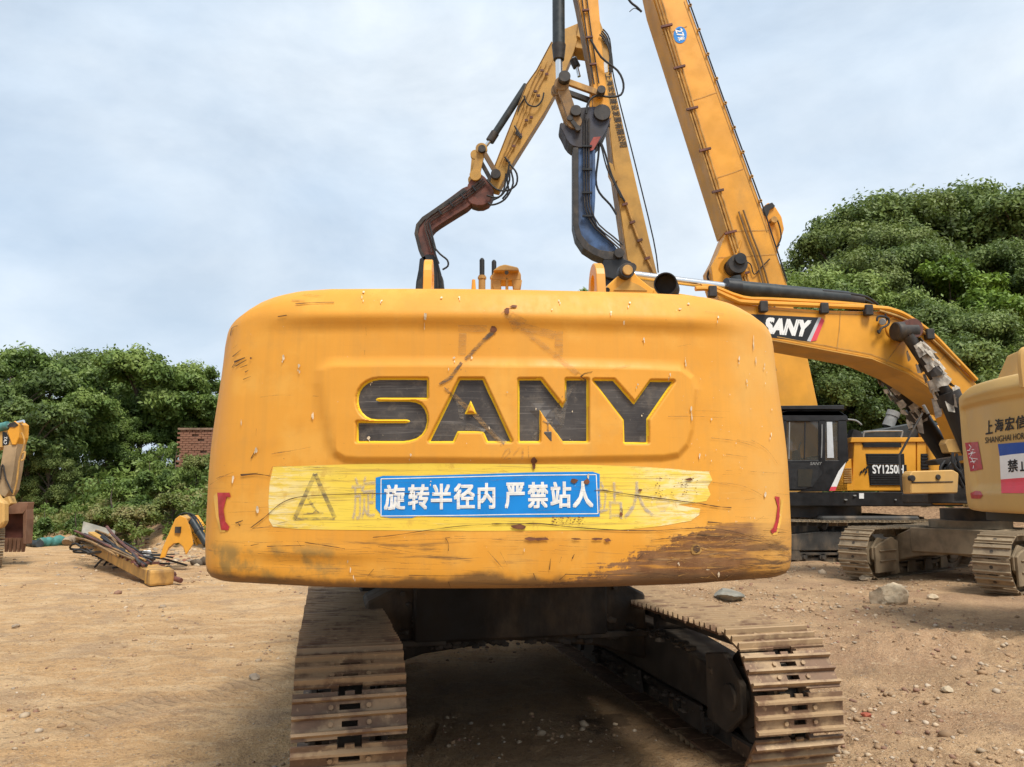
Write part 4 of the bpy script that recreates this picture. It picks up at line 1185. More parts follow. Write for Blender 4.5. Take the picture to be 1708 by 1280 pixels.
# blue sign: sheet, white rule, characters
sign_polys = band([(627,797),(636,794),(700,794),(800,791),(900,788),(997,787),(1000,791)], [(627,848),(634,862),(652,864),(690,864),(700,860),(712,862),(800,863),(900,863),(1000,862),(1003,862)], 12)
sgn = drape(CWS, sign_polys, .0035, 'blue_sign', M['sign_blue'], cwo, 20)
M['sign_white'] = simple('sign_white', (0.75, 0.75, 0.73), .5, var=.12, scale=30)
rule = ribbon([(636,799),(760,796),(880,793),(994,792)], 1.5) + ribbon([(994,792),(997,857)], 1.5) + ribbon([(997,857),(880,858),(760,860),(636,861)], 1.5) + ribbon([(636,799),(636,861)], 1.5)
drape(CWS, rule, .0050, 'sign_border', M['sign_white'], sgn, 18)
chs = '旋转半径内严禁站人'
xs = [642, 682, 720, 758, 798, 843, 881, 919, 956]; ws = [33, 33, 33, 33, 27, 31, 32, 32, 32]
for k, ch in enumerate(chs):
    a, b = xs[k], xs[k]+ws[k]; t = 810-(a-642)*.018; bt = 850-(a-642)*.012
    if ch in '人': t += 0
    letter(CWS, ch, [(a, bt), (b, bt-.5), (b, t-.5), (a, t)], .0052, 'sign_character', M['sign_white'], sgn, .055, 18)
# red reflectors at both ends
for pts in ([[(364,822),(384,822),(386,830),(379,829),(375,826),(374,850),(377,870),(384,879),(381,885),(370,884),(366,860)]], [[(1299,829),(1291,828),(1293,834),(1296,845),(1293,868),(1289,880),(1284,885),(1287,890),(1294,887),(1299,862)]]):
    drape(CWS, pts, .005, 'reflector', M['red'], cwo, 12)
M['reflector_rim'] = simple('pale_yellow_rim', (0.74, 0.42, 0.08), .5)
for pl in ([(357,828),(362,822),(370,884),(377,888),(368,888),(361,862)], [(1302,832),(1306,835),(1302,872),(1296,892),(1288,893),(1298,872)]): drape(CWS, [pl], .003, 'reflector_rim', M['reflector_rim'], cwo, 12)

# tape, residue and scribbles
for pl in (ribbon([(824,552),(800,575),(776,601)], 6.5, 5.5, .3), ribbon([(770,606),(752,630),(733,642)], 7, 4, .6), [[(741,646),(752,655),(765,672),(757,668),(745,655)]], [[(967,628),(975,622),(988,620),(976,634)]]): drape(CWS, pl, .006, 'tape', M['tape_dark'], cwo, 20)
for k, pl in enumerate((ribbon([(764,548),(812,548)], 12), ribbon([(772,556),(771,592)], 13), ribbon([(870,545),(925,560)], 14), ribbon([(932,552),(932,592)], 14), ribbon([(838,520),(870,548),(920,588),(975,634)], 9), ribbon([(745,650),(790,690),(838,742)], 9, 7), ribbon([(868,545),(850,525)], 30, 14))): drape(CWS, pl, .004+.0002*k, 'tape_residue', M['tape_ghost'], cwo, 20)
M['tape_grey'] = ghost_mat('torn_grey_tape', (0.17, 0.145, 0.12), .8)
for pl in ([(759,663),(772,668),(769,676),(774,701),(767,698)], [(786,692),(800,697),(846,738),(840,742)], [(778,705),(812,717),(806,722),(776,718)], [(897,712),(930,676),(944,648),(960,640),(946,668),(940,712),(914,720)], [(886,730),(897,716),(903,718),(895,735)]): drape(CWS, [pl], .004, 'tape', M['tape_grey'], cwo, 20)
for pl in (ribbon([(836,765),(843,752),(849,748),(851,754),(840,766),(852,765)], 2.4), ribbon([(856,760),(866,747),(872,748),(871,766)], 3.4), ribbon([(881,744),(882,766)], 2)): drape(CWS, pl, .004, 'scribble', M['tape_ghost'], cwo, 20)

# scratches, chips and rust, each lying on the paint
M['scratch'] = simple('dark_scratch', (0.085, 0.045, 0.022), .8, var=.5, scale=40)
M['scratch_soft'] = ghost_mat('soft_scratch', (0.16, 0.085, 0.035), .75)
M['chip'] = simple('pale_chip', (0.68, 0.55, 0.38), .7, var=.35, scale=30)
dark = []; soft = []
def zz(o, pts): return [(o[0]+x/o[2], o[1]+y/o[2]) for x, y in pts]
z2, z3, z4, z5 = (340,460,3.285), (820,460,3.285), (330,740,3.349), (820,740,3.285)
for o, pts, w in [
 (z2, [(505,158),(600,152),(715,150)], 2.0), (z2, [(485,140),(560,141)], 1.3), (z2, [(540,106),(600,112),(660,116)], 1.0), (z2, [(410,226),(458,219)], 3.5), (z2, [(152,330),(160,290),(190,275)], 2.5),
 (z2, [(163,445),(208,408)], 2.2), (z2, [(172,475),(230,450)], 3.2), (z2, [(178,498),(238,462)], 3.5), (z2, [(160,505),(175,480)], 1.6), (z2, [(205,505),(243,490)], 2), (z2, [(230,530),(248,520)], 1.6), (z2, [(220,570),(262,553)], 1.6), (z2, [(168,400),(190,378)], 1.4),
 (z2, [(310,668),(400,656),(495,656)], 1.0), (z2, [(375,978),(450,966),(590,940)], 1.1), (z2, [(390,970),(480,963)], 1.2), (z2, [(262,1003),(272,985),(290,950)], 1.6), (z2, [(292,840),(290,880)], 1.0), (z2, [(890,280),(893,330)], 1.1), (z2, [(884,410),(884,435)], 1.2), (z2, [(600,660),(636,662)], 1.0),
 (z2, [(75,1112),(165,1078)], 1.0), (z2, [(205,1092),(300,1083)], 2.2),
 (z3, [(1165,200),(1270,215)], 1.3), (z3, [(1015,390),(1090,376)], .9), (z3, [(660,515),(765,492)], .9), (z3, [(965,772),(1110,772),(1280,780)], 1.0), (z3, [(1110,740),(1300,746)], .8), (z3, [(1200,890),(1330,905),(1420,930),(1460,948)], 1.3), (z3, [(1415,900),(1500,950),(1560,1030)], 1.2), (z3, [(1280,978),(1400,995)], 1.1), (z3, [(1340,900),(1440,920)], .9),
 (z4, [(75,230),(140,190),(210,160)], 1.0), (z4, [(245,180),(330,172),(410,182)], 1.8), (z4, [(400,190),(420,130)], 1.4), (z4, [(420,130),(560,128),(690,132)], 1.2),
 (z4, [(300,470),(380,410),(460,340),(540,305),(640,292),(800,284),(985,280),(1200,280),(1400,280),(1660,288)], 1.8), (z4, [(310,475),(420,465),(560,470)], 1.5), (z4, [(400,460),(520,430),(560,418)], 1.0),
 (z4, [(980,524),(1100,512),(1300,482),(1480,460),(1708,448)], 1.6), (z4, [(300,570),(345,560)], 2.4), (z4, [(390,575),(470,572),(600,570)], 1.8), (z4, [(600,552),(720,570),(825,590)], 1.8), (z4, [(320,555),(480,548)], 1.2),
 (z4, [(1010,575),(1120,595),(1240,612),(1400,625)], 1.4), (z4, [(1010,605),(1130,606)], 1.3), (z4, [(1385,530),(1400,560),(1400,600)], 2), (z4, [(1380,528),(1410,524)], 1.6), (z4, [(1080,545),(1200,540),(1500,530),(1700,534)], 1.2), (z4, [(1000,655),(1100,660),(1200,672)], 1.2), (z4, [(1040,695),(1200,700),(1300,700)], 1.4), (z4, [(1620,600),(1690,680),(1708,700)], 1.4), (z4, [(950,740),(985,700)], 2.0), (z4, [(560,545),(580,580)], 1.2), (z4, [(640,820),(900,735),(980,735)], .01), (z4, [(1180,735),(1400,738),(1600,732)], 1.6),(z4, [(1400,770),(1412,800)], 1.6),
 (z4, [(30,470),(60,440)], 1.0), (z4, [(215,445),(255,430)], 2.6), (z4, [(240,460),(230,445)], 2.0),
 (z5, [(0,440),(150,440),(260,438),(420,456),(640,472),(860,478),(1000,470),(1140,463),(1250,470),(1350,490),(1430,515)], 2.0), (z5, [(0,525),(150,530),(330,523),(520,526),(660,530)], 1.3), (z5, [(600,255),(760,280),(950,305),(1130,328),(1230,345),(1310,352)], 2.6), (z5, [(610,262),(740,292),(860,300)], 1.3), (z5, [(560,258),(610,255)], 2.0),
 (z5, [(1000,220),(1080,210),(1210,212),(1340,225),(1420,252),(1480,285)], 1.3), (z5, [(1210,215),(1300,228)], 1.0), (z5, [(1380,310),(1440,300)], 1.2), (z5, [(1180,430),(1260,436)], 2), (z5, [(1275,436),(1340,438)], 1.4), (z5, [(870,530),(950,520),(1000,517),(1110,490)], 1.6), (z5, [(1000,520),(1100,505)], 1.2), (z5, [(1120,500),(1300,515),(1440,530),(1540,560)], 1.8), (z5, [(1500,530),(1600,600)], 1.2),
 (z5, [(45,590),(85,665)], 1.3), (z5, [(440,630),(452,605)], 1.6), (z5, [(316,690),(322,630)], 1.6), (z5, [(228,710),(243,748)], 1.6), (z5, [(370,745),(410,712)], 2.2), (z5, [(790,575),(900,578),(1030,565)], 1.5), (z5, [(790,640),(830,600)], 2.4), (z5, [(230,120),(255,130)], 1), (z5, [(370,655),(382,620)], 1.2), (z5, [(840,560),(1000,575)], 1.2),
 (z5, [(400,715),(560,718),(790,712)], 1.6), (z5, [(540,715),(640,730),(660,770)], 1.4), (z5, [(900,700),(1050,690)], 1.0), (z5, [(1560,620),(1590,700)], 1.2), (z5, [(1550,540),(1600,560),(1625,600)], 1.0), (z5, [(700,360),(712,358),(714,380)], 1.6), (z5, [(330,400),(430,400)], 1.2), (z5, [(380,130),(500,170)], .01)]:
    if w < .1: continue
    P = zz(o, pts)
    if len(P) > 2:      # round the polyline a little
        Q = []
        for i in range(len(P)-1):
            p0, p1, p2, p3 = [Vector(P[max(0, min(len(P)-1, j))]) for j in (i-1, i, i+1, i+2)]
            for k in range(4):
                t = k/4; Q.append(tuple(0.5*((2*p1)+(p2-p0)*t+(2*p0-5*p1+4*p2-p3)*t*t+(3*p1-p0-3*p2+p3)*t**3)))
        P = Q+[P[-1]]
    (dark if w > 1.5 else soft).extend(ribbon(P, w*.72, w*.35, 1.1))
for k in range(150):        # short hatch of rubbed-in lines along the lower third and the two ends
    u = random.uniform(355, 1300); v = random.choice([random.uniform(885, 975), random.uniform(780, 890)])
    l = random.uniform(8, 60); sl = random.uniform(-.06, .10)
    soft.extend(ribbon([(u, v), (u+l*.5, v+sl*l*.5+random.uniform(-.6,.6)), (u+l, v+sl*l)], random.uniform(.25, .7), .3))
for k in range(60):
    u = random.uniform(1140, 1305); v = random.uniform(870, 975); l = random.uniform(6, 26); a = random.uniform(-.7, .7)
    soft.extend(ribbon([(u, v), (u+l*math.cos(a), v+l*math.sin(a))], .55, .25))
for k in range(120):
    u = random.uniform(460, 1170); v = random.uniform(780, 880); l = random.uniform(4, 30)
    if 622 < u < 1004 and 788 < v < 864: continue
    soft.extend(ribbon([(u, v), (u+l*.5, v+random.uniform(-1.2, 1.2)), (u+l, v+random.uniform(-2, 2))], random.uniform(.3, .8), .25))
for k in range(90):
    u = random.uniform(1060, 1300); v = random.uniform(880, 975); l = random.uniform(10, 60)
    (soft if k % 3 else dark).extend(ribbon([(u, v), (min(1308, u+l*.5), v+random.uniform(-1.5, 2)), (min(1310, u+l), v+random.uniform(-2, 6))], random.uniform(.4, 1.0), .3))
drape(CWS, dark, .0065, 'scratch_marks', M['scratch'], cwo, 14, kind='stuff')
drape(CWS, soft, .0072, 'scratch_marks', M['scratch_soft'], cwo, 14, kind='stuff')
chips = []
for o, x, y, rx, ry in [(z2,878,95,9,10),(z2,868,122,3,14),(z2,975,143,8,6),(z2,1303,125,11,7),(z2,1400,122,8,7),(z2,1213,225,15,24),(z2,1210,275,3,26),(z2,440,450,10,24),(z2,524,497,11,14),(z2,528,528,8,12),(z2,600,768,9,24),(z2,210,808,4,24),(z2,295,955,4,20),(z2,1372,452,9,9),(z2,1468,452,10,11),(z2,1342,513,4,10),(z2,920,583,7,12),(z2,905,890,12,13),(z2,1563,835,6,9),(z2,1135,980,6,12),(z2,1660,640,4,6),(z2,168,1108,6,14),
 (z3,722,258,7,18),(z3,832,350,7,12),(z3,368,143,6,8),(z3,755,153,8,6),(z3,652,203,9,6),(z3,1076,158,9,10),(z3,1030,187,12,6),(z3,1237,230,6,12),(z3,1430,370,4,50),(z3,1443,470,3,30),(z3,1352,455,8,16),(z3,1058,470,4,18),(z3,1060,492,6,12),(z3,975,542,5,14),(z3,798,597,8,7),(z3,1393,578,5,14),(z3,1090,730,11,20),(z3,1092,780,4,36),(z3,242,732,7,9),(z3,820,768,6,9),(z3,440,745,4,6),(z3,1200,787,6,10),(z3,1135,985,6,14),(z3,1526,868,4,18),(z3,1490,490,3,14),(z3,330,190,5,5),(z3,85,640,5,5),
 (z4,330,38,9,26),(z4,200,205,8,32),(z4,338,367,14,24),(z4,1192,63,9,8),(z4,1302,212,6,7),(z4,840,655,5,14),(z4,855,705,6,24),(z4,872,745,4,14),(z5,528,178,10,20),(z5,1495,280,9,22),(z5,1136,62,6,12),(z5,178,585,4,12),(z5,1240,715,8,20),(z5,1220,750,8,4),(z5,1180,690,14,3),(z5,1020,655,9,8),(z5,880,300,5,4)]:
    u, v = o[0]+x/o[2], o[1]+y/o[2]
    chips.append(blob(u, v, rx/o[2]*.62, ry/o[2]*.72, 8, .9))
    if random.random() < .5: chips.append(blob(u+random.uniform(-3,3), v+random.uniform(2,8), .7, 2.2, 6, .6))
for k in range(45):
    u, v = random.uniform(380, 1290), random.uniform(500, 960); r = random.uniform(.25, .6); chips.append(blob(u, v, r, r*random.uniform(.7, 2), 6, .7))
for k in range(60):
    u, v = random.uniform(1130, 1300), random.uniform(560, 880); r = random.uniform(.3, .7); chips.append(blob(u, v, r, r*random.uniform(1, 3), 5, .7))
gold = []
for k in range(90):
    u = random.uniform(1110, 1305); v = random.uniform(895, 978); l = random.uniform(3, 28); a = random.gauss(0, .35)
    gold.extend(ribbon([(u, v), (u+l*math.cos(a), v+l*math.sin(a))], random.uniform(.4, 1.1), .2))
drape(CWS, gold, .0062, 'rubbed_streaks', M['yellow_rust'], cwo, 14, kind='stuff')
drape(CWS, chips, .008, 'paint_chips', M['chip'], cwo, 0, kind='stuff')
rs = [blob(890, 768, 5, 6, 10, .5), blob(890, 776, 3, 7, 8, .5), blob(846, 520, 5, 4, 8, .8), blob(856, 513, 6, 2, 8, .9), blob(822, 550, 6, 5, 9, .9), blob(957, 802, 6, 4, 9, .6), blob(978, 804, 5, 4, 9, .6), blob(865, 879, 13, 4, 10, .7), blob(886, 899, 9, 3, 10, .7), blob(902, 899, 18, 2.5, 10, .7), blob(996, 899, 9, 2, 9, .8), blob(1013, 901, 6, 3, 9, .6), blob(960, 899, 9, 1.2, 8, .8), blob(1148, 800, 6, 2.5, 8, .6), blob(1035, 858, 3, 4, 8, .6), blob(1067, 818, 3, 2, 8, .6), blob(420, 598, 2, 2, 6, .6)]
for k in range(40): rs.append(blob(random.uniform(920, 975), random.uniform(862, 874), random.uniform(.6, 2), random.uniform(.4, 1.2), 6, .8))
for k in range(40): rs.append(blob(random.uniform(1090, 1165), random.uniform(795, 830), random.uniform(.5, 1.6), random.uniform(.4, 1.2), 6, .8))
drape(CWS, rs, .0082, 'rust_spots', M['rust'], cwo, 0, kind='stuff')
drape(CWS, [blob(1160, 917, 9, 8, 12, .5)], .004, 'dent', M['yellow_rust'], cwo, 0); drape(CWS, [blob(1161, 916, 6.5, 5.5, 12, .4)], .0055, 'dent', M['scratch'], cwo, 0)

# lifting eyes, mount, aerials and exhaust on the top
def lug(u0, u1, vtop, vbot, Y, hole, yawv):
    a, b = at(u0, vbot, Y), at(u1, vbot, Y); t = at(u0, vtop, Y)
    c = (a+b)/2; th = (b-a).length; zt, zb = t.z, min(b.z, 2.80); r = .135
    Fv = Vector((math.sin(yawv), math.cos(yawv), 0)); Sv = Vector((Fv.y, -Fv.x, 0))
    pts = [(-r*1.25, zb)] + [(-r*math.cos(math.pi*k/10), zt-r+r*math.sin(math.pi*k/10)) for k in range(11)] + [(r*1.25, zb)]
    n = len(pts); ho = [(.065*math.cos(2*math.pi*k/16), zt-r+.065*math.sin(2*math.pi*k/16)) for k in range(16)]
    mb = MB()
    outer = [(f, z) for f, z in pts]
    bm = bmesh.new()
    ov = [bm.verts.new((f, z, 0)) for f, z in outer]; hv = [bm.verts.new((f, z, 0)) for f, z in ho]
    es = [bm.edges.new((ov[i], ov[(i+1) % n])) for i in range(n)] + [bm.edges.new((hv[i], hv[(i+1) % 16])) for i in range(16)]
    bmesh.ops.triangle_fill(bm, use_beauty=True, edges=es)
    bm.verts.index_update(); V2 = [v.co.copy() for v in bm.verts]; F2 = [[v.index for v in f.verts] for f in bm.faces]; bm.free()
    k = len(V2); vs = [c+Fv*p.x+Sv*s+Vector((0,0,p.y-c.z)) for s in (-th/2, th/2) for p in V2]
    fs = [f for f in F2] + [[i+k for i in reversed(f)] for f in F2]
    fs += [(i, (i+1) % n, k+(i+1) % n, k+i) for i in range(n)] + [(n+i, n+(i+1) % 16, k+n+(i+1) % 16, k+n+i) for i in range(16)]
    mb.add(vs, fs); return mb.build('lifting_eye', M['yellow'], m1, bevel=.004)
lug(708, 722, 435, 484, 4.35, True, R(-3.0)); lug(988, 1003, 441, 486, 4.35, True, R(-4))
q = lambda u, v, Y: at(u, v, Y)
b = MB(); Y = 4.3
hd = [(820,468),(822,455),(830,447),(842,443),(852,444),(864,449),(869,457),(869,468)]
b.prism([q(u, v, Y) for u, v in hd], (0, .14, 0)); b.prism([q(u, v, Y) for u, v in [(822,456),(866,456),(864,450),(842,445),(832,448)]], (0, -.05, 0))
for (a0, a1) in ((819, 836), (853, 871)): b.prism([q(u, v, Y) for u, v in [(a0,466),(a1,466),(a1-3 if a0 == 853 else a1,484),(a0+3,484)]], (0, .03, 0))
b.prism([q(u, v, Y) for u, v in [(843,462),(848,462),(848,486),(843,486)]], (0, .02, 0))
o = b.build('hook_mount', M['yellow_rust'], m1, bevel=.006, smooth=40)
b = MB(); b.cyl(q(845, 455, Y-.055), q(845, 455, Y-.07), .012, 10); b.build('bolt', M['grease'], o)
for u, vt, vb, Yq in ((804, 434, 462, 4.7), (824, 437, 462, 4.9)):
    b = MB(); b.cyl(q(u, vb, Yq), q(u, vt, Yq), .016, 10); b.cyl(q(u, vt, Yq), q(u, vt, Yq)+Vector((0,0,.012)), .016, 10, r2=.008)
    o = b.build('aerial', M['rubber'], m1, smooth=50)
    b = MB(); b.cyl(q(u, 460, Yq)-Vector((0,0,.12)), q(u, 460, Yq), .022, 10); b.cyl(q(u, 462, Yq), q(u, 466, Yq), .027, 8); b.build('aerial_base', M['yellow_rust'], o, smooth=40)
b = MB(); b.cyl(q(790, 492, 4.6), q(790, 467, 4.6), .017, 8, r2=.010); b.build('filler_cap', M['yellow'], m1, smooth=40)
b = MB(); c0 = q(1110, 474, 5.4); dx_ = (ray(1110, 474).normalized()+Vector((.05, .0, -.10))).normalized(); b.pipe(c0, c0+dx_*.45, .085, .076, 28); b.cyl(c0+dx_*.12, c0+dx_*.14, .078, 24)
b.cyl(c0+dx_*.38, c0+dx_*.36+Vector((0,0,-.95)), .08, 20)
b.build('exhaust_pipe', M['rubber'], m1, smooth=40)

# body behind the weight, cab, boom going forward
U = Vector((fwdU[0], fwdU[1], 0)); UR = Vector((U.y, -U.x, 0)); Zv = Vector((0,0,1))
pv = lambda r, f, z: Vector((PIV[0], PIV[1], 0)) + UR*r + U*f + Zv*z
b = MB(); b.box(pv(0, .2, 1.37), (2.8, 5.0, .12), (UR, U, Zv)); b.build('deck_frame', M['black'], m1, bevel=.02)
b = MB(); b.box(pv(0, -1.4, 2.05), (3.05, 2.0, 1.4), (UR, U, Zv)); b.build('engine_housing', M['yellow'], m1, bevel=.07, seg=3, smooth=40)
b = MB(); b.box(pv(1.0, 1.2, 1.75), (1.0, 2.6, .8), (UR, U, Zv)); b.build('fuel_tank', M['yellow'], m1, bevel=.05, seg=2, smooth=40)
cab(m1, pv(-1.0, 1.3, 0), fwdU, 1.05, 1.9, 1.36, 3.2, M['black'])
b = MB(); b.prism([pv(.32, f, z) for f, z in ((.5, 1.7), (1.0, 1.35), (3.2, 2.6), (6.2, 2.4), (6.4, 2.65), (3.0, 3.25), (.7, 2.2))], UR*-.55); o = b.build('boom', M['yellow'], m1, bevel=.02)
b = MB(); b.prism([pv(.26, f, z) for f, z in ((6.1, 2.75), (6.5, 2.7), (6.6, 2.3), (5.6, .5), (5.3, .45))], UR*-.42); b.build('stick', M['yellow'], m1, bevel=.02)
b = MB(); b.prism([pv(.7, f, z) for f, z in ((5.2, .75), (5.9, .7), (6.2, .05), (5.4, .02), (4.9, .35))], UR*-1.4); b.build('bucket', M['bucket'], m1, bevel=.02)

# undercarriage
UC = (-0.195, 7.63); F1 = Vector((-math.sin(YAW_C), math.cos(YAW_C), 0)); R1 = Vector((F1.y, -F1.x, 0))
GH = 1.415
for sgn, ph in ((-1, .03), (1, .12)):
    c = Vector((UC[0], UC[1], 0)) + R1*(sgn*GH)
    crawler(m1, c, F1, .635, 5.8, .94, 'triple', M['shoe' if sgn > 0 else 'shoe_shaded'], M['under'], .262, -sgn, z0=-.03, phase=ph)
carbody(m1, UC, F1, 2*GH, .50, 1.14, M['under_shaded'], .68)

for sg in (-1, 1):      # flanges, bolts and caked mud on the rear cross member
    q_ = lambda r, f, z: Vector((UC[0], UC[1], 0)) + R1*r + F1*f + Zv*z
    MB().box(q_(sg*.95, -.86, .60+.0), (.75, .06, .05), (R1, F1, Zv)).build('flange', M['under'], m1, bevel=.008)
    for k in range(5):
        p = q_(sg*(.30+.16*k), -.835, 1.0); MB().cyl(p, p-F1*.035, .022, 6).build('bolt', M['under'], m1)
b = MB(); b.cyl(Vector((UC[0], UC[1], 1.13)), Vector((UC[0], UC[1], 1.33)), .92, 40); ro = b.build('swing_gear', M['under_shaded'], m1, smooth=40)
for k in range(26):
    a = 2*math.pi*k/26; p = Vector((UC[0]+.98*math.cos(a), UC[1]+.98*math.sin(a), 1.30)); MB().cyl(p, p-Zv*.05, .022, 6).build('bolt', M['under'], ro)
mud = MB()
for k in range(160):
    r, f = random.uniform(-.95, .95), random.choice([-.86, -.84, -.83]); bm = rock_mesh(random.uniform(.012, .05), k % 17, 1, (1.3, .6, .8)); bm.verts.index_update()
    z_ = .55+.5*random.random()**2; c_ = Vector((UC[0], UC[1], 0))+R1*r+F1*f+Zv*z_
    mud.add([v.co + c_ for v in bm.verts], [[v.index for v in f_.verts] for f_ in bm.faces]); bm.free()
for sg in (-1, 1):
    for k in range(130):
        bm = rock_mesh(random.uniform(.012, .045), k % 17, 1, (1.2, 1, .6)); bm.verts.index_update()
        c_ = Vector((UC[0], UC[1], 0))+R1*(sg*GH - sg*random.uniform(.2, .36))+F1*random.uniform(-2.0, 1.2)+Zv*random.choice([.66, .66, .22])
        mud.add([v.co + c_ for v in bm.verts], [[v.index for v in f_.verts] for f_ in bm.faces]); bm.free()
mud.build('caked_mud', M['under'], m1, kind='stuff')

# ------------------------------------------------------------------ helpers for the other machines
X1, Y1, Z1 = Vector((1,0,0)), Vector((0,1,0)), Vector((0,0,1))
def pp(mb, pl, pts, depth, off=0.0, mi=0):
    """prism whose near face lies in plane pl (outline from survey pixels), running `depth` metres back"""
    return mb.prism([pl.hit(u, v, off) for u, v in pts], -pl.n*depth, mi)
def plate(name, pl, pts, depth, mat, par, off=0.0, bevel=0.0, label=None):
    return pp(MB(), pl, pts, depth, off).build(name, mat, par, bevel=bevel, label=label)
def ptube(name, pl, pts, r, mat, par, off=0.0, n=7, smooth=3):
    return MB().tube([pl.hit(p[0], p[1], off+(p[2] if len(p) > 2 else 0)) for p in pts], r, n, smooth=smooth).build(name, mat, par, smooth=40)
def pcyl(name, pl, a, b, r, mat, par, off=0.0, n=16, r2=None):
    return MB().cyl(pl.hit(*a, off), pl.hit(*b, off), r, n, r2).build(name, mat, par, smooth=40)
def pin(name, pl, u, v, r, l, mat, par, off=0.0):
    p = pl.hit(u, v, off); return MB().cyl(p - pl.n*.05, p + pl.n*l, r, 16).build(name, mat, par, smooth=40, bevel=.006)
def clamps(pl, a, b, n, w, mat, par, off, sz=.06, name='pipe_clamp'):
    for k in range(n):
        t = (k+.5)/n; u, v = a[0]+(b[0]-a[0])*t, a[1]+(b[1]-a[1])*t
        p = pl.hit(u, v, off); d = (pl.hit(b[0], b[1], off)-pl.hit(a[0], a[1], off)).normalized(); s = d.cross(pl.n)
        MB().box(p, (w, sz, .07), (s, d, pl.n)).build(name, mat, par)
def pipes(pl, path, n, gap, r, mat, par, off):
    """n parallel hydraulic pipes along a pixel path, gap in pixels"""
    for k in range(n):
        o = (k-(n-1)/2)*gap
        P = []
        for i, (u, v) in enumerate(path):
            a = path[max(0, i-1)]; b = path[min(len(path)-1, i+1)]; d = Vector((b[0]-a[0], b[1]-a[1])).normalized()
            P.append((u - d.y*o, v + d.x*o))
        ptube('hydraulic_pipe', pl, P, r, mat, par, off, 6, 2)
GRP = 'excavators parked in the yard'

# ------------------------------------------------------------------ MACHINE 2: the big black and yellow one with the tall boom (right, behind)
m2 = thing('demolition_excavator', (9.8, 21.6, 0), 'black and yellow excavator at the right, a thick tall boom rising behind its black cab', 'excavator', GRP)
S2 = Plane((0, 20.5, 0), (0, -1, 0))          # its near side
B2 = Plane((0, 20.9, 0), (0, -1, 0))          # near face of the boom
o = MB().prism([S2.hit(u, v, -.1) for u, v in ((1308,845),(1308,823),(1640,823),(1640,845))], (0, 2.9, 0)).build('deck_frame', M['black'], m2, bevel=.02)
plate('side_skirt', S2, [(1308,844),(1308,821),(1640,821),(1640,844)], .1, M['black'], m2, .02, .01)
for u in (1409, 1411, 1424, 1426, 1493, 1509): pin('bolt', S2, u, 827 + (u % 2)*7, .02, .05, M['grey'], m2, .02)
drape(S2, [[(1433,823),(1441,823),(1441,832),(1433,832)]], .03, 'white_label', M['white'], m2, 0)
b = MB(); pp(b, S2, [(1421,819),(1425,733),(1528,731),(1528,819)], 2.6); b.build('engine_cover', M['yellow'], m2, bevel=.03, seg=2)
b = MB(); pp(b, S2, [(1529.5,819),(1529.5,731),(1700,731),(1700,819)], 2.6); b.build('engine_cover', M['yellow'], m2, bevel=.03, seg=2)
plate('top_rail', S2, [(1419,738),(1421,730),(1600,730),(1600,737)], .35, M['yellow'], m2, .05, .01)
for pts in ([(1437,739),(1503,739),(1504,746),(1441,746)], [(1444,757),(1508,757),(1509,775),(1446,775)], [(1449,791),(1512,791),(1513,810),(1451,810)], [(1536,757),(1558,757),(1558,784),(1536,784)]):
    g = plate('vent_grille', S2, pts, .04, M['black'], m2, .012)
    for k in range(5):
        v = pts[0][1]+(pts[2][1]-pts[0][1])*(k+.5)/5
        MB().box((S2.hit(pts[0][0]+2, v, .03)+S2.hit(pts[1][0]-1, v, .03))/2, ((S2.hit(pts[1][0], v)-S2.hit(pts[0][0], v)).length*.92, .02, .03)).build('slat', M['rubber'], g)
drape(S2, [[(1448,775.5),(1512,775.5),(1513,791),(1449,791)]], .016, 'black_band', M['black'], m2, 0)
letter(S2, 'SY1250H', [(1456,790),(1507,790),(1507,776),(1455,776)], .03, 'model_lettering', M['white'], m2, .05)
for k, (u, v) in enumerate(((1434,788),(1439,784),(1444,780),(1449,783),(1452,787),(1442,788))): drape(S2, [[(u,v),(u+4,v-4),(u+5,v),(u+1,v+4)]], .03, 'checker_mark', M['black'], m2, 0)
b = MB(); pp(b, S2, [(1383,819),(1408,775),(1420,765),(1423,819)], 1.2, .03); b.build('front_cover', M['yellow'], m2, bevel=.01)
for k in range(7): plate('louvre', S2, [(1408,781+k*3.7),(1421,781+k*3.7),(1421,783+k*3.7),(1408,783+k*3.7)], .02, M['yellow_rust'], m2, .05)
drape(S2, [[(1383,819),(1399,786),(1411,771),(1406,786),(1393,819)]], .034, 'white_stripe', M['white'], m2, 0)
drape(S2, [[(1383,819),(1386,812),(1396,812),(1393,819)]], .036, 'red_stripe', M['pink_red'], m2, 0)
plate('black_swoosh', S2, [(1330,821),(1352,815),(1380,778),(1410,766),(1410,772),(1398,786),(1382,820)], .02, M['black'], m2, .028)
# cab on the near side, facing left
cz0, cz1 = S2.hit(1340, 820).z, S2.hit(1340, 687).z
cb = MB(); xa, xb, xc = S2.hit(1300, 760).x, S2.hit(1374, 760).x, S2.hit(1412, 760).x
def side(pts, d, mat, name, par, off=.03, bevel=0): return plate(name, S2, pts, d, mat, par, off, bevel)
c2 = MB()
for pts in ([(1296,819),(1296,768),(1414,768),(1414,819)], [(1296,703),(1298,690),(1312,685),(1400,685),(1413,694),(1416,703)], [(1296,770),(1296,700),(1312,700),(1312,770)], [(1366,770),(1366,700),(1377,700),(1377,770)], [(1399,770),(1398,700),(1412,700),(1416,770)]):
    pp(c2, S2, pts, .09, .03)
    pp(c2, S2, pts, .09, -1.05)
c2.prism([S2.hit(u, v, .03) for u, v in ((1298,690),(1312,685),(1400,685),(1413,694),(1298,694))], (0, 1.15, 0))
cabo = c2.build('cab', M['black'], m2, bevel=.015, label='black closed cab with dark side windows')
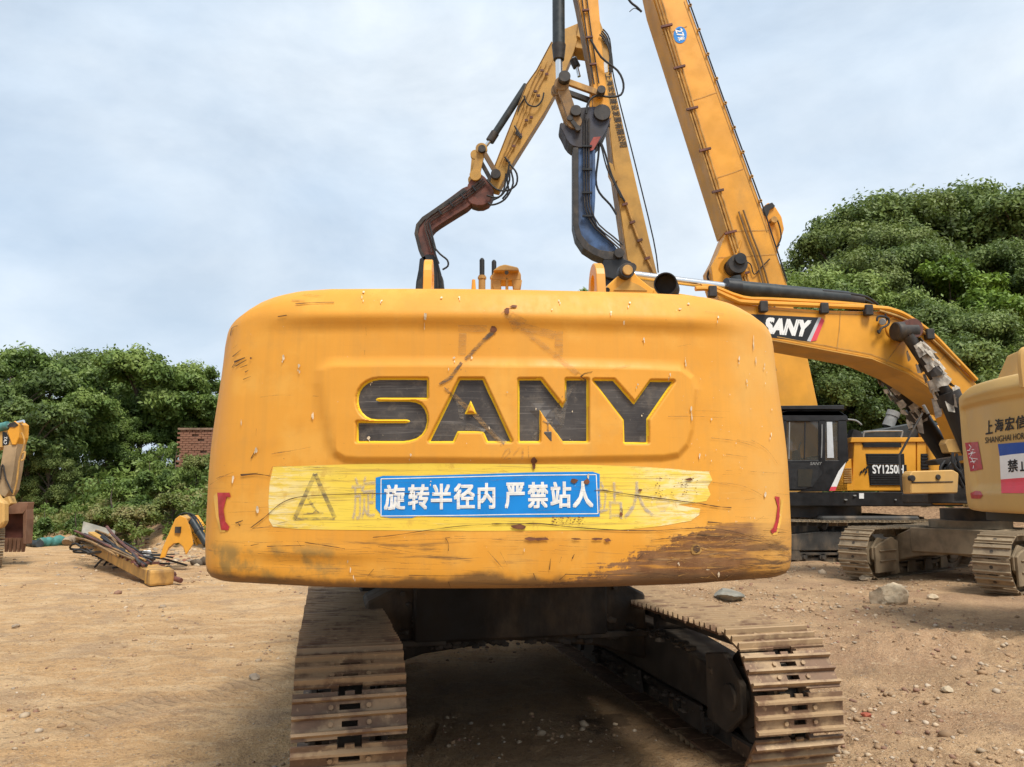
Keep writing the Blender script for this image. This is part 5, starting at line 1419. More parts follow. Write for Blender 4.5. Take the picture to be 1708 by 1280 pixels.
plate('roof_guard', S2, [(1302,683),(1302,677),(1408,676),(1408,683)], 1.1, M['black'], cabo, .05, .01)
side([(1312,768),(1312,702),(1367,702),(1367,768)], .012, M['glass_clear'], 'window', cabo, .0)
side([(1376,768),(1376,702),(1399,702),(1400,768)], .012, M['glass_clear'], 'window', cabo, .0)
side([(1312,768),(1312,702),(1399,702),(1400,768)], .012, M['glass_clear'], 'window', cabo, -1.12)
st = MB(); pp(st, S2, [(1346,772),(1346,764),(1366,764),(1368,740),(1366,722),(1372,720),(1376,742),(1374,772)], .5, -.4); st.build('seat', M['grey'], cabo, bevel=.03)
side([(1322,772),(1324,752),(1334,750),(1338,772)], .3, M['rubber'], 'console', cabo, -.3); side([(1300,819),(1300,770),(1414,770),(1414,819)], .03, M['rubber'], 'cab_lining', cabo, -.2)
ptube('control_lever', S2, [(1332,752),(1334,742),(1336,738)], .02, M['rubber'], cabo, -.3); ptube('door_handle', S2, [(1306,770),(1306,756),(1308,754)], .018, M['grey'], cabo, .09); ptube('grab_rail', S2, [(1370,764),(1371,735),(1371,708)], .016, M['grey'], cabo, .09)
side([(1380,764),(1379,704),(1388,704),(1391,764)], .01, M['blind'], 'blind', cabo, .02)
side([(1315,766),(1316,704),(1318,704),(1317,766)], .01, M['grey'], 'window_bar', cabo, .01); side([(1341,766),(1342,704),(1344,704),(1343,766)], .01, M['rubber'], 'window_bar', cabo, .01)
side([(1302,816),(1302,772),(1362,772),(1372,790),(1355,812),(1340,816)], .02, M['rubber'], 'door_panel', cabo, .045)
side([(1331,812),(1331,783),(1356,783),(1352,812)], .02, M['glass'], 'window', cabo, .055)
letter(S2, 'SANY', [(1351,776),(1370,776),(1371,771),(1352,771)], .05, 'small_lettering', M['grey'], cabo, .05)
ptube('mirror_arm', S2, [(1414,700),(1428,702),(1437,709)], .025, M['grey'], m2, .05); ptube('handrail', S2, [(1440,729),(1441,722),(1446,720),(1500,719),(1505,722),(1503,730)], .022, M['grey'], m2, -.2)
# black hood, handrail and exhaust on top
b = MB(); pp(b, S2, [(1430,731),(1436,722),(1520,706),(1600,704),(1600,731)], 2.0, -.35); b.build('black_hood', M['barrel'], m2, bevel=.03)
b = MB(); b.cyl(S2.hit(1481, 712, -.8), S2.hit(1489, 692, -.8), .16, 16, .15); b.pipe(S2.hit(1488, 695, -.8), S2.hit(1491, 687, -.8), .175, .15, 16); b.build('exhaust_pipe', M['grey'], m2, smooth=40)
plate('yellow_guard', S2, [(1545,703),(1550,691),(1572,689),(1577,701)], .4, M['yellow'], m2, -.9, .01)
plate('black_hose_cover', S2, [(1420,731),(1424,716),(1436,720),(1440,731)], .3, M['rubber'], m2, -.1)
# undercarriage
for yy, inn in ((20.35, 1), (23.35, -1)):
    crawler(m2, (9.2, yy), (-1, 0), .75, 6.6, 1.12, 'double', M['shoe_dusty'], M['under_black'], .26, inn, z0=-.04)
b = MB(); b.box((9.4, 21.8, .78), (2.6, 2.8, .75)); b.build('car_body', M['under_black'], m2, bevel=.05)
b = MB(); b.cyl((8.6, 21.8, 1.1), (8.6, 21.8, 1.45), 1.1, 28); b.build('slewing_ring', M['black'], m2, smooth=40)
b = MB(); b.box((11.9, 21.9, 2.5), (1.7, 3.0, 2.1)); b.build('counterweight', M['yellow'], m2, bevel=.12, seg=3, smooth=40)
# the tall boom
bw = .95
boom_px = [(1046,-200),(1094,-205),(1146,0),(1267,336),(1283,385),(1312,472),(1346,592),(1367,690),(1366,760),(1310,770),(1262,700),(1222,560),(1190,474),(1186,445),(1197,425),(1213,385),(1149,184),(1103,41),(1090,0)]
boom = plate('boom', B2, boom_px, bw, M['yellow'], m2, bevel=.015)
# boom underside, facing left: plate darkened so its colour carries the shade
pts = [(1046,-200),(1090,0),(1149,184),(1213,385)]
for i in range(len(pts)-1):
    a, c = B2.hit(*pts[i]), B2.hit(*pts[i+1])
    MB().prism([a+Vector((-.012,-.02,0)), c+Vector((-.012,-.02,0)), c+Vector((-.012,bw+.02,0)), a+Vector((-.012,bw+.02,0))], (-.02, 0, -.005)).build('shaded_underside', M['yellow_old_and_shade'], boom)
pipes(B2, [(1064,-140),(1090,-30),(1106,25),(1158,196),(1220,392),(1290,620)], 3, 4.6, .026, M['yellow_rust'], boom, .06)
clamps(B2, (1080,-60), (1272,560), 9, .34, M['oxide'], boom, .10)
ptube('electric_hose', B2, [(1108,-110),(1149,2),(1205,160),(1270,338),(1287,390),(1313,470)], .022, M['rubber'], boom, .03)
for k in range(9):
    t = k/8; u = 1151+(1268-1151)*t; v = 10+(326)*t
    p = B2.hit(u, v, .02); MB().pipe(p, p+Vector((0, -.05, 0)), .05, .03, 8).build('hose_ring', M['yellow_rust'], boom)
for a_, b_ in (((1100,60),(1146,44)), ((1143,172),(1196,154)), ((1186,300),(1240,282)), ((1214,386),(1283,384)), ((1198,430),(1296,424))):
    drape(B2, ribbon([a_, ((a_[0]+b_[0])/2, (a_[1]+b_[1])/2+.4), b_], 1.0), .012, 'weld_seam', M['yellow_rust'], boom, 0)
drape(B2, ribbon([(1096,8),(1152,184),(1216,385)], 1.2), .010, 'plate_edge', M['yellow_rust'], boom, 0); drape(B2, ribbon([(1141,2),(1200,166),(1263,340),(1280,388)], 1.2), .010, 'plate_edge', M['yellow_rust'], boom, 0)
# badge 27 metres
B2_b = [blob(1134.5, 58.5, 11, 14, 22, 0)]
bd = drape(B2, B2_b, .012, 'blue_badge', M['sign_blue'], boom, 0)
for ch, u, v in (('2', 1126.5, 50), ('7', 1128.5, 56.5), ('米', 1130, 63)): letter(B2, ch, [(u,v),(u+1.8,v+5.5),(u+12.5,v+3),(u+10.7,v-2.5)], .018, 'badge_text', M['white'], bd, .07)
# welds and pin boss on the lower boom
pin('boom_pin', B2, 1224, 447, .27, .42, M['grease'], boom)
pin('pin_cap', B2, 1227, 440, .16, .50, M['black'], boom)
b = MB(); b.pipe(B2.hit(1222, 448, .0), B2.hit(1222, 448, .12), .36, .25, 20); b.build('pin_boss', M['yellow'], boom, smooth=40)
for s in (0, 1.05):
    MB().cyl(B2.hit(1226, 462, .25-s*1.6), B2.hit(1262, 640, .25-s*1.6), .17, 14).build('boom_cylinder', M['barrel'], m2, smooth=40)
ptube('welded_bar', B2, [(1217,452),(1226,432),(1236,402)], .035, M['yellow'], boom, .05); ptube('thin_hose', B2, [(1240,436),(1252,441),(1258,458),(1272,444),(1284,432)], .018, M['rubber'], boom, .06)
pipes(B2, [(1236,352),(1252,398),(1268,440),(1290,520)], 2, 8, .026, M['grimy_and_shade'], boom, .07)
ptube('side_hose', B2, [(1198,428),(1186,444),(1180,462),(1186,474)], .03, M['rubber'], boom, -.3)
# second-stage boom piece folded behind, its tip shows right of the boom
plate('folded_link', B2, [(1274,344),(1282,338),(1294,346),(1304,362),(1308,382),(1302,402),(1296,424),(1288,426),(1280,400),(1276,372)], .5, M['yellow'], m2, -1.3, .02)
plate('link_tip', B2, [(1272,352),(1277,342),(1288,338),(1293,344),(1284,350),(1280,362)], .3, M['rubber'], m2, -1.22)
ptube('loose_hose', B2, [(1284,372),(1292,362),(1299,374),(1303,396),(1296,412),(1300,408)], .022, M['rubber'], m2, -1.2)
pin('pin_cap', B2, 1288, 370, .10, .2, M['yellow_rust'], m2, -1.3)
ptube('loose_hose', B2, [(1040,-14),(1052,4),(1062,12),(1070,20)], .035, M['rubber'], m2, -.1); ptube('wire', B2, [(1050,20),(1058,14),(1066,18)], .012, M['rubber'], m2, -.1)

# knuckle and stick of the same front, hanging down left of the boom, with a blue ripper-like tip
A2 = Plane((0, 20.7, 0), (0, -1, 0))
plate('intermediate_boom', A2, [(925,-205),(960,-250),(1080,-250),(1098,-205),(1096,-150),(1040,-170),(990,-165),(985,-120),(925,-140)], .8, M['yellow'], m2, 0, .02)
stick = plate('stick', A2, [(930,-160),(985,-160),(998,0),(1004,80),(1012,150),(1020,196),(1000,215),(982,205),(988,120),(965,0)], .62, M['yellow'], m2, 0, .012)
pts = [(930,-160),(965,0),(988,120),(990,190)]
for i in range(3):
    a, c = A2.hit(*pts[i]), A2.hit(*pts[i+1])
    MB().prism([a+Vector((-.012,-.02,0)), c+Vector((-.012,-.02,0)), c+Vector((-.012,.64,0)), a+Vector((-.012,.64,0))], (-.02, 0, -.005)).build('shaded_underside', M['grimy_and_shade'], stick)  # stick underside, its shade painted by the brown colour
pipes(A2, [(958,-140),(975,0),(985,75),(995,140)], 2, 8, .02, M['grease'], stick, .05)
clamps(A2, (968,-50), (992,130), 4, .2, M['oxide'], stick, .07, .05)
for k in range(4): ptube('loose_hose', A2, [(1000+k*2,58-k*3),(1008+k*3,66),(1017+k,88+k*7),(1016,110+k*5)], .022, M['rubber'], stick, .05-k*.15)
pcyl('arm_cylinder', A2, (931,-150), (932,84), .185, M['barrel'], stick, -.3, 18); pcyl('cylinder_gland', A2, (932,76), (932,100), .21, M['grease'], stick, -.3, 18, .16)
pcyl('cylinder_rod', A2, (932,98), (933,136), .10, M['chrome'], stick, -.3, 16)
pcyl('bucket_cylinder', A2, (956,100), (962,112), .12, M['grease'], stick, -.75); pcyl('cylinder_rod', A2, (958,96), (966,128), .055, M['chrome'], stick, -.75)
def bar(pl, a, b, w, th, mat, par, name='link_bar', off=0.0):
    A_, B_ = pl.hit(*a, off), pl.hit(*b, off); d = (B_-A_).normalized(); s = d.cross(pl.n)
    mb = MB(); mb.box((A_+B_)/2 - pl.n*(th/2), (w, (B_-A_).length, th), (s, d, pl.n))
    mb.cyl(A_+pl.n*.02, A_-pl.n*(th+.02), w*.72, 14); mb.cyl(B_+pl.n*.02, B_-pl.n*(th+.02), w*.72, 14)
    return mb.build(name, mat, par, bevel=.008)
for off in (.12, -.62):
    bar(A2, (940,133), (1001,155), .17, .12, M['yellow_rust'] if off > 0 else M['grease'], stick, 'link_bar', off)
bar(A2, (938,150), (1000,172), .15, .12, M['grease'], stick, 'link_bar', -.3)
bar(A2, (937,140), (958,203), .30, .16, M['grimy_and_shade'], stick, 'bell_crank', .1); bar(A2, (930,150), (950,206), .26, .14, M['grimy_and_shade'], stick, 'bell_crank', -.45)
pin('link_pin', A2, 941, 133, .17, .2, M['grease'], stick, .12); pin('link_pin', A2, 1002, 155, .12, .2, M['grease'], stick, .12)
hd = plate('tool_head', A2, chaikin([(932,208),(938,203),(950,215),(958,203),(956,186),(964,180),(985,178),(1003,178),(1014,188),(1018,200),(1013,216),(1004,232),(992,246),(958,246),(946,236),(940,222)]), .66, M['blue_dark'], m2, .04, .015)
plate('red_primer_patch', A2, [(984,240),(990,229),(1002,228),(997,238),(990,250),(984,252)], .02, simple('faded_red', (.30,.06,.045), .6), hd, .055)
pin('tool_pin', A2, 960, 189, .16, .18, M['grease'], hd, .04); pin('tool_pin', A2, 1004, 190, .24, .10, M['grease'], hd, .04)
bar(A2, (951,197), (964,214), .12, .08, M['grease'], hd, 'lock_plate', .16)
plate('tool_pivot', A2, [(985,162),(1000,158),(1012,168),(1016,190),(1006,206),(990,200)], .5, M['grease'], hd, -.02, .01)
body = [(957,240),(992,240),(992,330),(990,362),(996,378),(1008,392),(1024,408),(1031,418),(1024,432),(1009,432),(990,424),(974,413),(962,395),(957,374)]
tb = plate('tool_body', A2, chaikin(body, 2), .50, M['blue'], m2, .0, .012)
plate('tool_flange', A2, [(956,246),(965,246),(965,374),(970,392),(982,407),(1000,417),(1028,421),(1026,433),(1009,433),(990,425),(973,414),(961,396),(956,374)], .56, M['grease'], tb, .03, .008)
plate('tool_flange', A2, [(988,250),(993,250),(993,330),(991,362),(997,377),(1009,391),(1024,407),(1021,411),(1005,396),(993,381),(987,363)], .56, M['blue'], tb, .03, .006)
pipes(A2, [(978,198),(978,260),(979,330),(982,352),(996,378),(1020,398),(1036,412)], 3, 4.2, .022, M['grease'], tb, .07)
clamps(A2, (979,225), (980,380), 4, .28, M['black'], tb, .09, .05)
for k, pts in enumerate(([(985,66),(1003,96),(1030,118),(1040,140),(1036,158),(1018,162),(994,160),(981,172),(978,190)], [(1000,150),(1006,172),(1014,196),(1016,212)], [(1000,236),(998,262),(994,300),(1000,322),(1018,342),(1028,358)], [(1002,240),(1012,280),(1022,300),(1036,330)])):
    ptube('hydraulic_hose', A2, pts, .032 if k < 3 else .022, M['rubber'], tb, .16 if k == 0 else -.1)
b = MB(); pp(b, A2, [(1004,446),(1008,428),(1022,418),(1036,420),(1040,432),(1052,436),(1060,444),(1056,462),(1024,466),(1008,462)], .5, .02); b.build('quick_coupler', M['black'], tb, bevel=.02)
pin('coupler_pin', A2, 1032, 424, .14, .12, M['grease'], tb, .03); pin('coupler_pin', A2, 1053, 448, .13, .12, M['grease'], tb, .03)
plate('grab_jaw', A2, [(1006,462),(1008,445),(1030,440),(1058,440),(1062,520),(1050,560),(1020,560),(1004,500)], .6, M['black'], tb, -.1, .02)

# ------------------------------------------------------------------ MACHINE 6: demolition excavator behind, slim boom with lettering and a brown elbow arm
m6 = thing('demolition_excavator', (7.0, 27.4, 0), 'yellow excavator mostly hidden, with slim lettered boom and folded arm ending in a brown elbow', 'excavator', GRP)
B6 = Plane((0, 26.6, 0), (0, -1, 0))
boom6 = plate('boom', B6, [(966,30),(1000,34),(1018,80),(1021,127),(1051,262),(1096,457),(1140,620),(1150,680),(1110,700),(1078,600),(1046,430),(1022,262),(1003,82),(962,60)], .9, M['ochre'], m6, 0, .012)
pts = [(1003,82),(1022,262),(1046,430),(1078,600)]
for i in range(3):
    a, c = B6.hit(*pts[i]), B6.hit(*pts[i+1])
    MB().prism([a+Vector((-.012,-.02,0)), c+Vector((-.012,-.02,0)), c+Vector((-.012,.92,0)), a+Vector((-.012,.92,0))], (-.02, 0, -.005)).build('shaded_underside', M['grimy_and_shade'], boom6)  # shaded left face of the slim boom, done as darker paint
M['ink'] = simple('black_print', (0.02, 0.018, 0.017), .6)
for k, ch in enumerate('上海宏信建设发展有限公司'):
    u, v = 1006+k*2.26+.5, 124+k*10.25
    # characters lie on their side, reading down the boom
    letter(B6, ch, [(u+(3 if k < 3 else 1), v), (u+(5 if k < 3 else 3), v+9), (u+14.5, v+8), (u+12.5, v-1)], .015, 'boom_lettering', M['ink'], boom6, .03)
plate('pale_patch', B6, [(1007,104),(1013,102),(1014,120),(1008,122)], .01, M['blind'], boom6, .012)
ptube('hydraulic_pipe', B6, [(1034,318),(1048,350),(1062,392),(1090,455)], .035, M['yellow_rust'], boom6, .05); clamps(B6, (1036,326), (1086,446), 4, .2, M['oxide'], boom6, .07, .08)
ptube('electric_hose', B6, [(1020,100),(1026,140),(1058,268),(1090,400),(1098,455)], .025, M['rubber'], boom6, .02)
ptube('loose_hose', B6, [(1000,232),(1010,258),(1020,292),(1034,322),(1042,336)], .04, M['rubber'], boom6, .1)
for k in range(4): ptube('loose_hose', B6, [(1002+k*2,60+k*4),(1012+k*2,66+k*5),(1019+k,92+k*6),(1020,120)], .024, M['rubber'], boom6, .06)
plate('bracket', B6, [(1014,270),(1022,274),(1030,300),(1024,306),(1016,290)], .3, M['ochre'], boom6, .08)
arm6 = plate('stick', B6, [(921,70),(930,56),(944,47),(958,49),(964,62),(957,87),(932,144),(910,184),(856,270),(832,316),(815,312),(826,277),(879,141),(896,117)], .6, M['ochre'], m6, -.05, .012)
b = MB(); pp(b, B6, [(944,47),(985,30),(1002,40),(1000,76),(985,84),(960,80)], .8, -.1); b.build('boom_head', M['ochre'], m6, bevel=.02)
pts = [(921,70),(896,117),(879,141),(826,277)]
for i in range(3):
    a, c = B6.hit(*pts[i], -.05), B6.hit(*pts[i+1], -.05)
    MB().prism([a+Vector((-.012,-.02,0)), c+Vector((-.012,-.02,0)), c+Vector((-.012,.62,0)), a+Vector((-.012,.62,0))], (-.02, 0, .005)).build('shaded_underside', M['grimy_and_shade'], arm6)  # folded arm's underside: brown tone painted in for shade
for k in range(3): ptube('hydraulic_pipe', B6, [(922-k*9,100+k*2),(896-k*8,152+k*2),(866-k*6,226),(842-k*4,272)], .02, M['yellow_rust'], arm6, .03)
for u, v in ((904,118),(912,124),(893,153),(898,160),(886,196),(878,201),(868,225),(857,244),(846,268)): MB().box(B6.hit(u, v, .03), (.12, .06, .08)).build('pipe_clamp', M['oxide'], arm6)
for k in range(5): ptube('pipe_fitting', B6, [(858+k*2,210+k*4),(862+k*2,216+k*3),(860+k*2,224+k*2)], .03, M['grease'], arm6, .05)
pcyl('arm_cylinder', B6, (878,143), (821,230), .13, M['barrel'], arm6, -.2, 14); pcyl('cylinder_gland', B6, (826,222), (817,236), .16, M['grease'], arm6, -.2, 14)
pcyl('cylinder_rod', B6, (818,234), (805,250), .07, M['chrome'], arm6, -.2); ptube('loose_hose', B6, [(874,160),(880,174),(894,178),(904,168),(907,155)], .03, M['rubber'], arm6, .1)
ptube('loose_hose', B6, [(880,158),(868,174),(864,186)], .025, M['rubber'], arm6, 0)
bar(B6, (805,250), (828,289), .17, .1, M['grimy_and_shade'], arm6, 'link_bar', .1); bar(B6, (798,262), (818,298), .15, .1, M['grease'], arm6, 'link_bar', -.4)
bar(B6, (803,248), (793,292), .30, .14, M['ochre'], arm6, 'bell_crank', .08); bar(B6, (793,258), (789,300), .26, .14, M['ochre'], arm6, 'bell_crank', -.4)
pin('link_pin', B6, 804, 250, .14, .12, M['grease'], arm6, .1); pin('link_pin', B6, 827, 292, .18, .12, M['grease'], arm6, .05)
el = plate('elbow_head', B6, chaikin([(778,312),(786,298),(799,288),(812,298),(824,316),(822,328),(812,342),(790,343),(778,332)]), .62, M['oxide'], m6, .0, .015)
arm = plate('elbow_arm', B6, chaikin([(782,306),(790,340),(760,358),(722,382),(717,396),(725,421),(724,440),(710,440),(698,418),(691,390),(694,374),(704,362),(716,354),(750,330)], 2), .5, M['oxide'], el, -.05, .012)
plate('arm_flange', B6, [(716,354),(704,362),(694,374),(691,390),(698,418),(710,440),(714,438),(703,416),(697,390),(700,377),(708,367),(720,359),(778,318),(774,314)], .56, M['grease'], arm, .0, .006)
pipes(B6, [(808,302),(782,322),(748,346),(722,362),(712,374),(718,396),(724,420)], 3, 4, .022, M['grease'], arm, .05)
clamps(B6, (800,308), (724,360), 4, .24, M['black'], arm, .07, .05)
for k, pts in enumerate(([(842,262),(852,276),(862,290),(861,308),(846,318),(828,316),(812,300)], [(848,280),(850,300),(840,322),(828,330),(812,326)], [(852,284),(856,306),(846,328),(834,338),(820,342),(814,338)], [(844,290),(842,310),(836,326),(822,334)], [(850,270),(846,300),(848,318),(838,332)], [(716,372),(722,400),(726,424),(732,440)], [(722,410),(734,424),(746,434),(747,444),(738,450)])):
    ptube('hydraulic_hose', B6, pts, .035, M['rubber'], el, .1)
g = plate('grab', B6, [(700,432),(712,424),(724,426),(730,436),(736,458),(740,500),(690,520),(694,470),(698,450)], .6, M['black'], m6, .0, .015)
plate('grab_jaw', B6, [(696,470),(704,462),(706,520),(690,520)], .5, M['grease'], g, .05, .01); plate('grab_jaw', B6, [(728,452),(738,462),(744,520),(730,520)], .5, M['grease'], g, .05, .01)
ptube('hydraulic_hose', B6, [(726,424),(731,444),(734,470),(736,500)], .03, M['rubber'], g, .1)
plate('grab_jaw', B6, [(694,520),(742,520),(735,900),(702,900)], .5, M['black'], g, 0, .02)
# hidden body carries the boom
b = MB(); b.box((7.6, 27.4, 1.9), (5.6, 2.9, 1.3)); b.build('engine_housing', M['ochre'], m6, bevel=.06, seg=2)
b = MB(); b.box((7.4, 27.4, 1.2), (5.8, 2.9, .16)); b.build('deck_frame', M['black'], m6)
cab(m6, (5.6, 26.4, 0), (-1, 0), 1.0, 1.7, 1.28, 3.0, M['black'])
for yy, inn in ((26.2, 1), (28.6, -1)): crawler(m6, (7.0, yy), (-1, 0), .6, 5.0, 1.0, 'double', M['shoe_dusty'], M['under_dusty'], .24, inn, z0=T(7.0, yy)-.1)
carbody(m6, (7.0, 27.4), (-1, 0), 2.4, .5, 1.05, M['under_dusty'], .6)

# ------------------------------------------------------------------ MACHINE 3: dusty tracks, long bent boom reaching left
b3 = (10.3, 16.3)
m3 = thing('crawler_excavator', (b3[0], b3[1], 0), 'yellow excavator on dusty tan tracks, its long bent boom with rag-wrapped cylinders reaching left', 'excavator', GRP)
Fx3 = Vector((-.985, -.17, 0)).normalized(); Nx3 = Vector((.17, -.985, 0)).normalized()
B3 = Plane(Vector((10.3, 16.3, 0)) + Nx3*.42, Nx3)
# crawlers point left towards the camera
T3 = Vector((.80, .60, 0)).normalized(); R3 = Vector((T3.y, -T3.x, 0))
for u, v, nm in ((1436, 966, 1), (1668, 990, -1)):
    e = gnd(u, v, .0); c = Vector((e.x, e.y, 0)) + T3*2.15
    fr = crawler(m3, c, T3, .62, 4.9, 1.10, 'double', M['shoe_dusty'], M['under_dusty'], .275, nm, z0=-.03, guard=M['under_dusty'])
    if nm == 1: cc = c
    else: cm = (cc + c)/2
carbody(m3, (cm.x, cm.y), T3, (cc-c).length, .45, 1.05, M['under_dusty'], .6)
w3 = .84
boom3 = plate('boom', B3, chaikin([(1004,500),(1022,478),(1040,462),(1062,462),(1090,483),(1180,497),(1270,511),(1371,518),(1473,520),(1514,534),(1555,564),(1624,635),(1690,712),(1720,780),(1690,815),(1650,790),(1604,684),(1544,641),(1514,622),(1454,597),(1363,580),(1292,567),(1180,548),(1060,535),(1015,530)]), w3, M['yellow'], m3, 0, .012)
# box underside: plate set a little proud, shade put into its colour
pts = [(1060,535),(1180,548),(1292,567),(1363,580),(1454,597),(1514,622),(1544,641),(1604,684)]
for i in range(len(pts)-1):
    a, c = B3.hit(*pts[i], .02), B3.hit(*pts[i+1], .02)
    MB().prism([a, c, c-Nx3*(w3+.04), a-Nx3*(w3+.04)], (0, 0, -.025)).build('shaded_underside', M['yellow_old_and_shade'], boom3)
# black panel with the maker's lettering and a red slash
blk = drape(B3, [[(1230,523),(1368,530),(1350,570),(1235,558)]], .008, 'black_panel', M['black'], boom3, 0)
letter(B3, 'SANY', [(1275,555),(1344,561),(1352,536),(1280,531)], .014, 'boom_lettering', M['white'], blk, .13)
drape(B3, [[(1365,530),(1370,530),(1352,570),(1346,569)]], .012, 'silver_stripe', M['silver'], blk, 0)
drape(B3, [[(1370,530),(1375,535),(1362,568),(1352,570)]], .012, 'red_stripe', M['pink_red'], blk, 0)
# pipes along the top edge and the arm cylinder above
for pts, off, r in (([(1160,482),(1185,483),(1225,500),(1250,505),(1371,510),(1466,514),(1490,518),(1514,528),(1553,556),(1590,594),(1628,634)], .05, .05), ([(1170,478),(1190,479),(1240,497),(1290,500),(1400,506),(1460,512)], -.25, .045), ([(1466,518),(1512,534),(1550,562),(1600,610)], .06, .03)):
    ptube('hydraulic_pipe', B3, pts, r, M['yellow_rust'] if r < .035 else M['yellow'], boom3, off)
for u, v in ((1273,512),(1374,515),(1448,518),(1188,487),(1550,558)):
    p = B3.hit(u, v, .08); MB().box(p, (.16, .14, .22)).build('pipe_clamp', M['grease'], boom3, bevel=.015)
pcyl('cylinder_rod', B3, (1050,458), (1214,479), .082, M['chrome'], m3, -.42, 18)
pcyl('arm_cylinder', B3, (1214,480), (1412,499), .165, M['barrel'], m3, -.42, 20); pcyl('cylinder_gland', B3, (1210,480), (1232,482), .20, M['black'], m3, -.42, 20); pcyl('cylinder_end', B3, (1405,498), (1436,503), .15, M['grease'], m3, -.42, 16)
for u, v in ((1288,479),(1357,488)): MB().box(B3.hit(u, v, -.42), (.14, .1, .1)).build('cylinder_clamp', M['black'], m3)
ptube('hydraulic_hose', B3, [(1372,486),(1420,491),(1446,496),(1464,508)], .03, M['rubber'], m3, -.3); ptube('hydraulic_hose', B3, [(1400,490),(1440,500),(1458,508)], .03, M['rubber'], m3, -.5)
# boom tip: ears, pins and the stick hanging behind the big counterweight
plate('boom_tip', B3, [(1000,500),(1016,474),(1040,452),(1052,446),(1064,462),(1092,484),(1086,500)], .9, M['yellow'], m3, .1, .02)
plate('tip_recess', B3, [(1024,484),(1046,467),(1066,476),(1080,485)], .03, M['yellow_old_and_shade'], m3, .118)
pin('arm_pin', B3, 1042, 455, .15, .16, M['grease'], m3, .1); pin('pin_cap', B3, 1042, 455, .10, .20, M['yellow_rust'], m3, .1)
MB().cyl(B3.hit(1013, 484, .1), B3.hit(1013, 484, .13), .05, 12).build('grease_point', M['black'], m3)
plate('stick', B3, [(1010,500),(1060,470),(1075,520),(1070,640),(1060,760),(1030,760),(1020,620)], .6, M['yellow'], m3, -.12, .02)
plate('bucket', B3, [(1020,750),(1075,750),(1110,820),(1100,900),(1040,915),(1000,860)], 1.3, M['bucket'], m3, .2, .02)
for pts in ([(1402,520),(1400,552),(1396,584)], [(1520,540),(1500,575),(1478,604)], [(1578,590),(1560,612),(1546,636)]):
    drape(B3, ribbon(pts, 1.0), .010, 'weld_seam', M['yellow_rust'], boom3, 0)
drape(B3, ribbon([(1296,562),(1363,574),(1453,591),(1514,615),(1545,634),(1600,676)], 1.1), .010, 'plate_edge', M['yellow_rust'], boom3, 0); drape(B3, ribbon([(1276,516),(1371,523),(1472,526),(1512,540),(1552,569),(1618,638)], 1.1), .010, 'plate_edge', M['yellow_rust'], boom3, 0)
# work lamp hanging on the boom side
b = MB(); b.cyl(B3.hit(1472, 537, .05), B3.hit(1472, 537, .16), .07, 14); b.build('work_lamp', M['grey'], m3, bevel=.01)
ptube('lamp_guard', B3, [(1463,536),(1464,529),(1472,528),(1482,532),(1481,542),(1470,548),(1466,556),(1464,551)], .022, M['rubber'], m3, .14)
ptube('lamp_cable', B3, [(1476,524),(1479,532),(1474,540)], .018, M['rubber'], m3, .12)
# boom cylinders wrapped in torn cloth
pin('cylinder_pin', B3, 1500, 555, .20, .46, M['oxide'], m3, .0)
b = MB(); b.cyl(B3.hit(1492, 553, .3), B3.hit(1526, 553, .3), .19, 18); b.build('cylinder_eye', M['grease'], m3, smooth=40, bevel=.02)
ptube('ring_weld', B3, [(1492+14*math.cos(t*.52+1.5), 546+16*math.sin(t*.52+1.5)) for t in range(7)], .02, M['yellow'], m3, .01)
cyl_defs = [((1514,560),(1584,665),(1640,795), .36, -.0), ((1462,612),(1530,690),(1604,800), -1.25, .1)]
for a, mdl, c, off, dz in cyl_defs:
    pa, pb, pc = B3.hit(*a, off), B3.hit(*mdl, off), B3.hit(*c, off)
    rod = MB().cyl(pa, pb, .12, 14).build('cylinder_rod', M['grease'], m3, smooth=40)
    MB().cyl(pb - (pc-pb).normalized()*.1, pc, .20, 18).build('boom_cylinder', M['black'], m3, smooth=40)
    MB().cyl(pb - (pc-pb).normalized()*.14, pb + (pc-pb).normalized()*.12, .235, 18).build('cylinder_gland', M['grease'], m3, smooth=40)
    d = (pb-pa).normalized(); x = d.orthogonal().normalized(); y = d.cross(x); Ln = (pb-pa).length
    # overlapping flaps of torn wrapping, each a curled strip
    for k in range(44):
        t = .10 + .98*k/44 + random.uniform(-.02, .02); th = random.random()*6.28; r = .13+random.uniform(.01, .09)
        cpt = pa + d*(Ln*t); mb = MB(); P = []
        wd = random.uniform(.7, 1.5); ln = random.uniform(.10, .26)
        for i in range(5):
            aa = th + wd*(i/4-.5)
            rr = r + random.uniform(-.012, .02)
            P.append([cpt + x*(rr*math.cos(aa)) + y*(rr*math.sin(aa)), cpt + d*ln*random.uniform(.7, 1.1) + x*((rr+random.uniform(.0,.08))*math.cos(aa)) + y*((rr+random.uniform(.0,.08))*math.sin(aa))])
        vs = [p for pr in P for p in pr]; fs = [(2*i, 2*i+2, 2*i+3, 2*i+1) for i in range(4)]
        mb.add(vs, fs)
        mb.build('torn_wrap', M['rag'] if k % 9 else M['grease'], rod)
    for k in range(7):      # hanging ends at the gland
        th = random.random()*6.28; base = pb - d*random.uniform(0, .2) + x*(.22*math.cos(th)) + y*(.22*math.sin(th)); l = random.uniform(.2, .42)
        s = Vector((math.cos(th*2), math.sin(th*2), 0))*.07
        MB().add([base-s, base+s, base+s*.8+Vector((.04,0,-l)), base-s*.8+Vector((.02,-.03,-l*.9))], [(0,1,2,3)]).build('torn_wrap', M['rag'], rod)
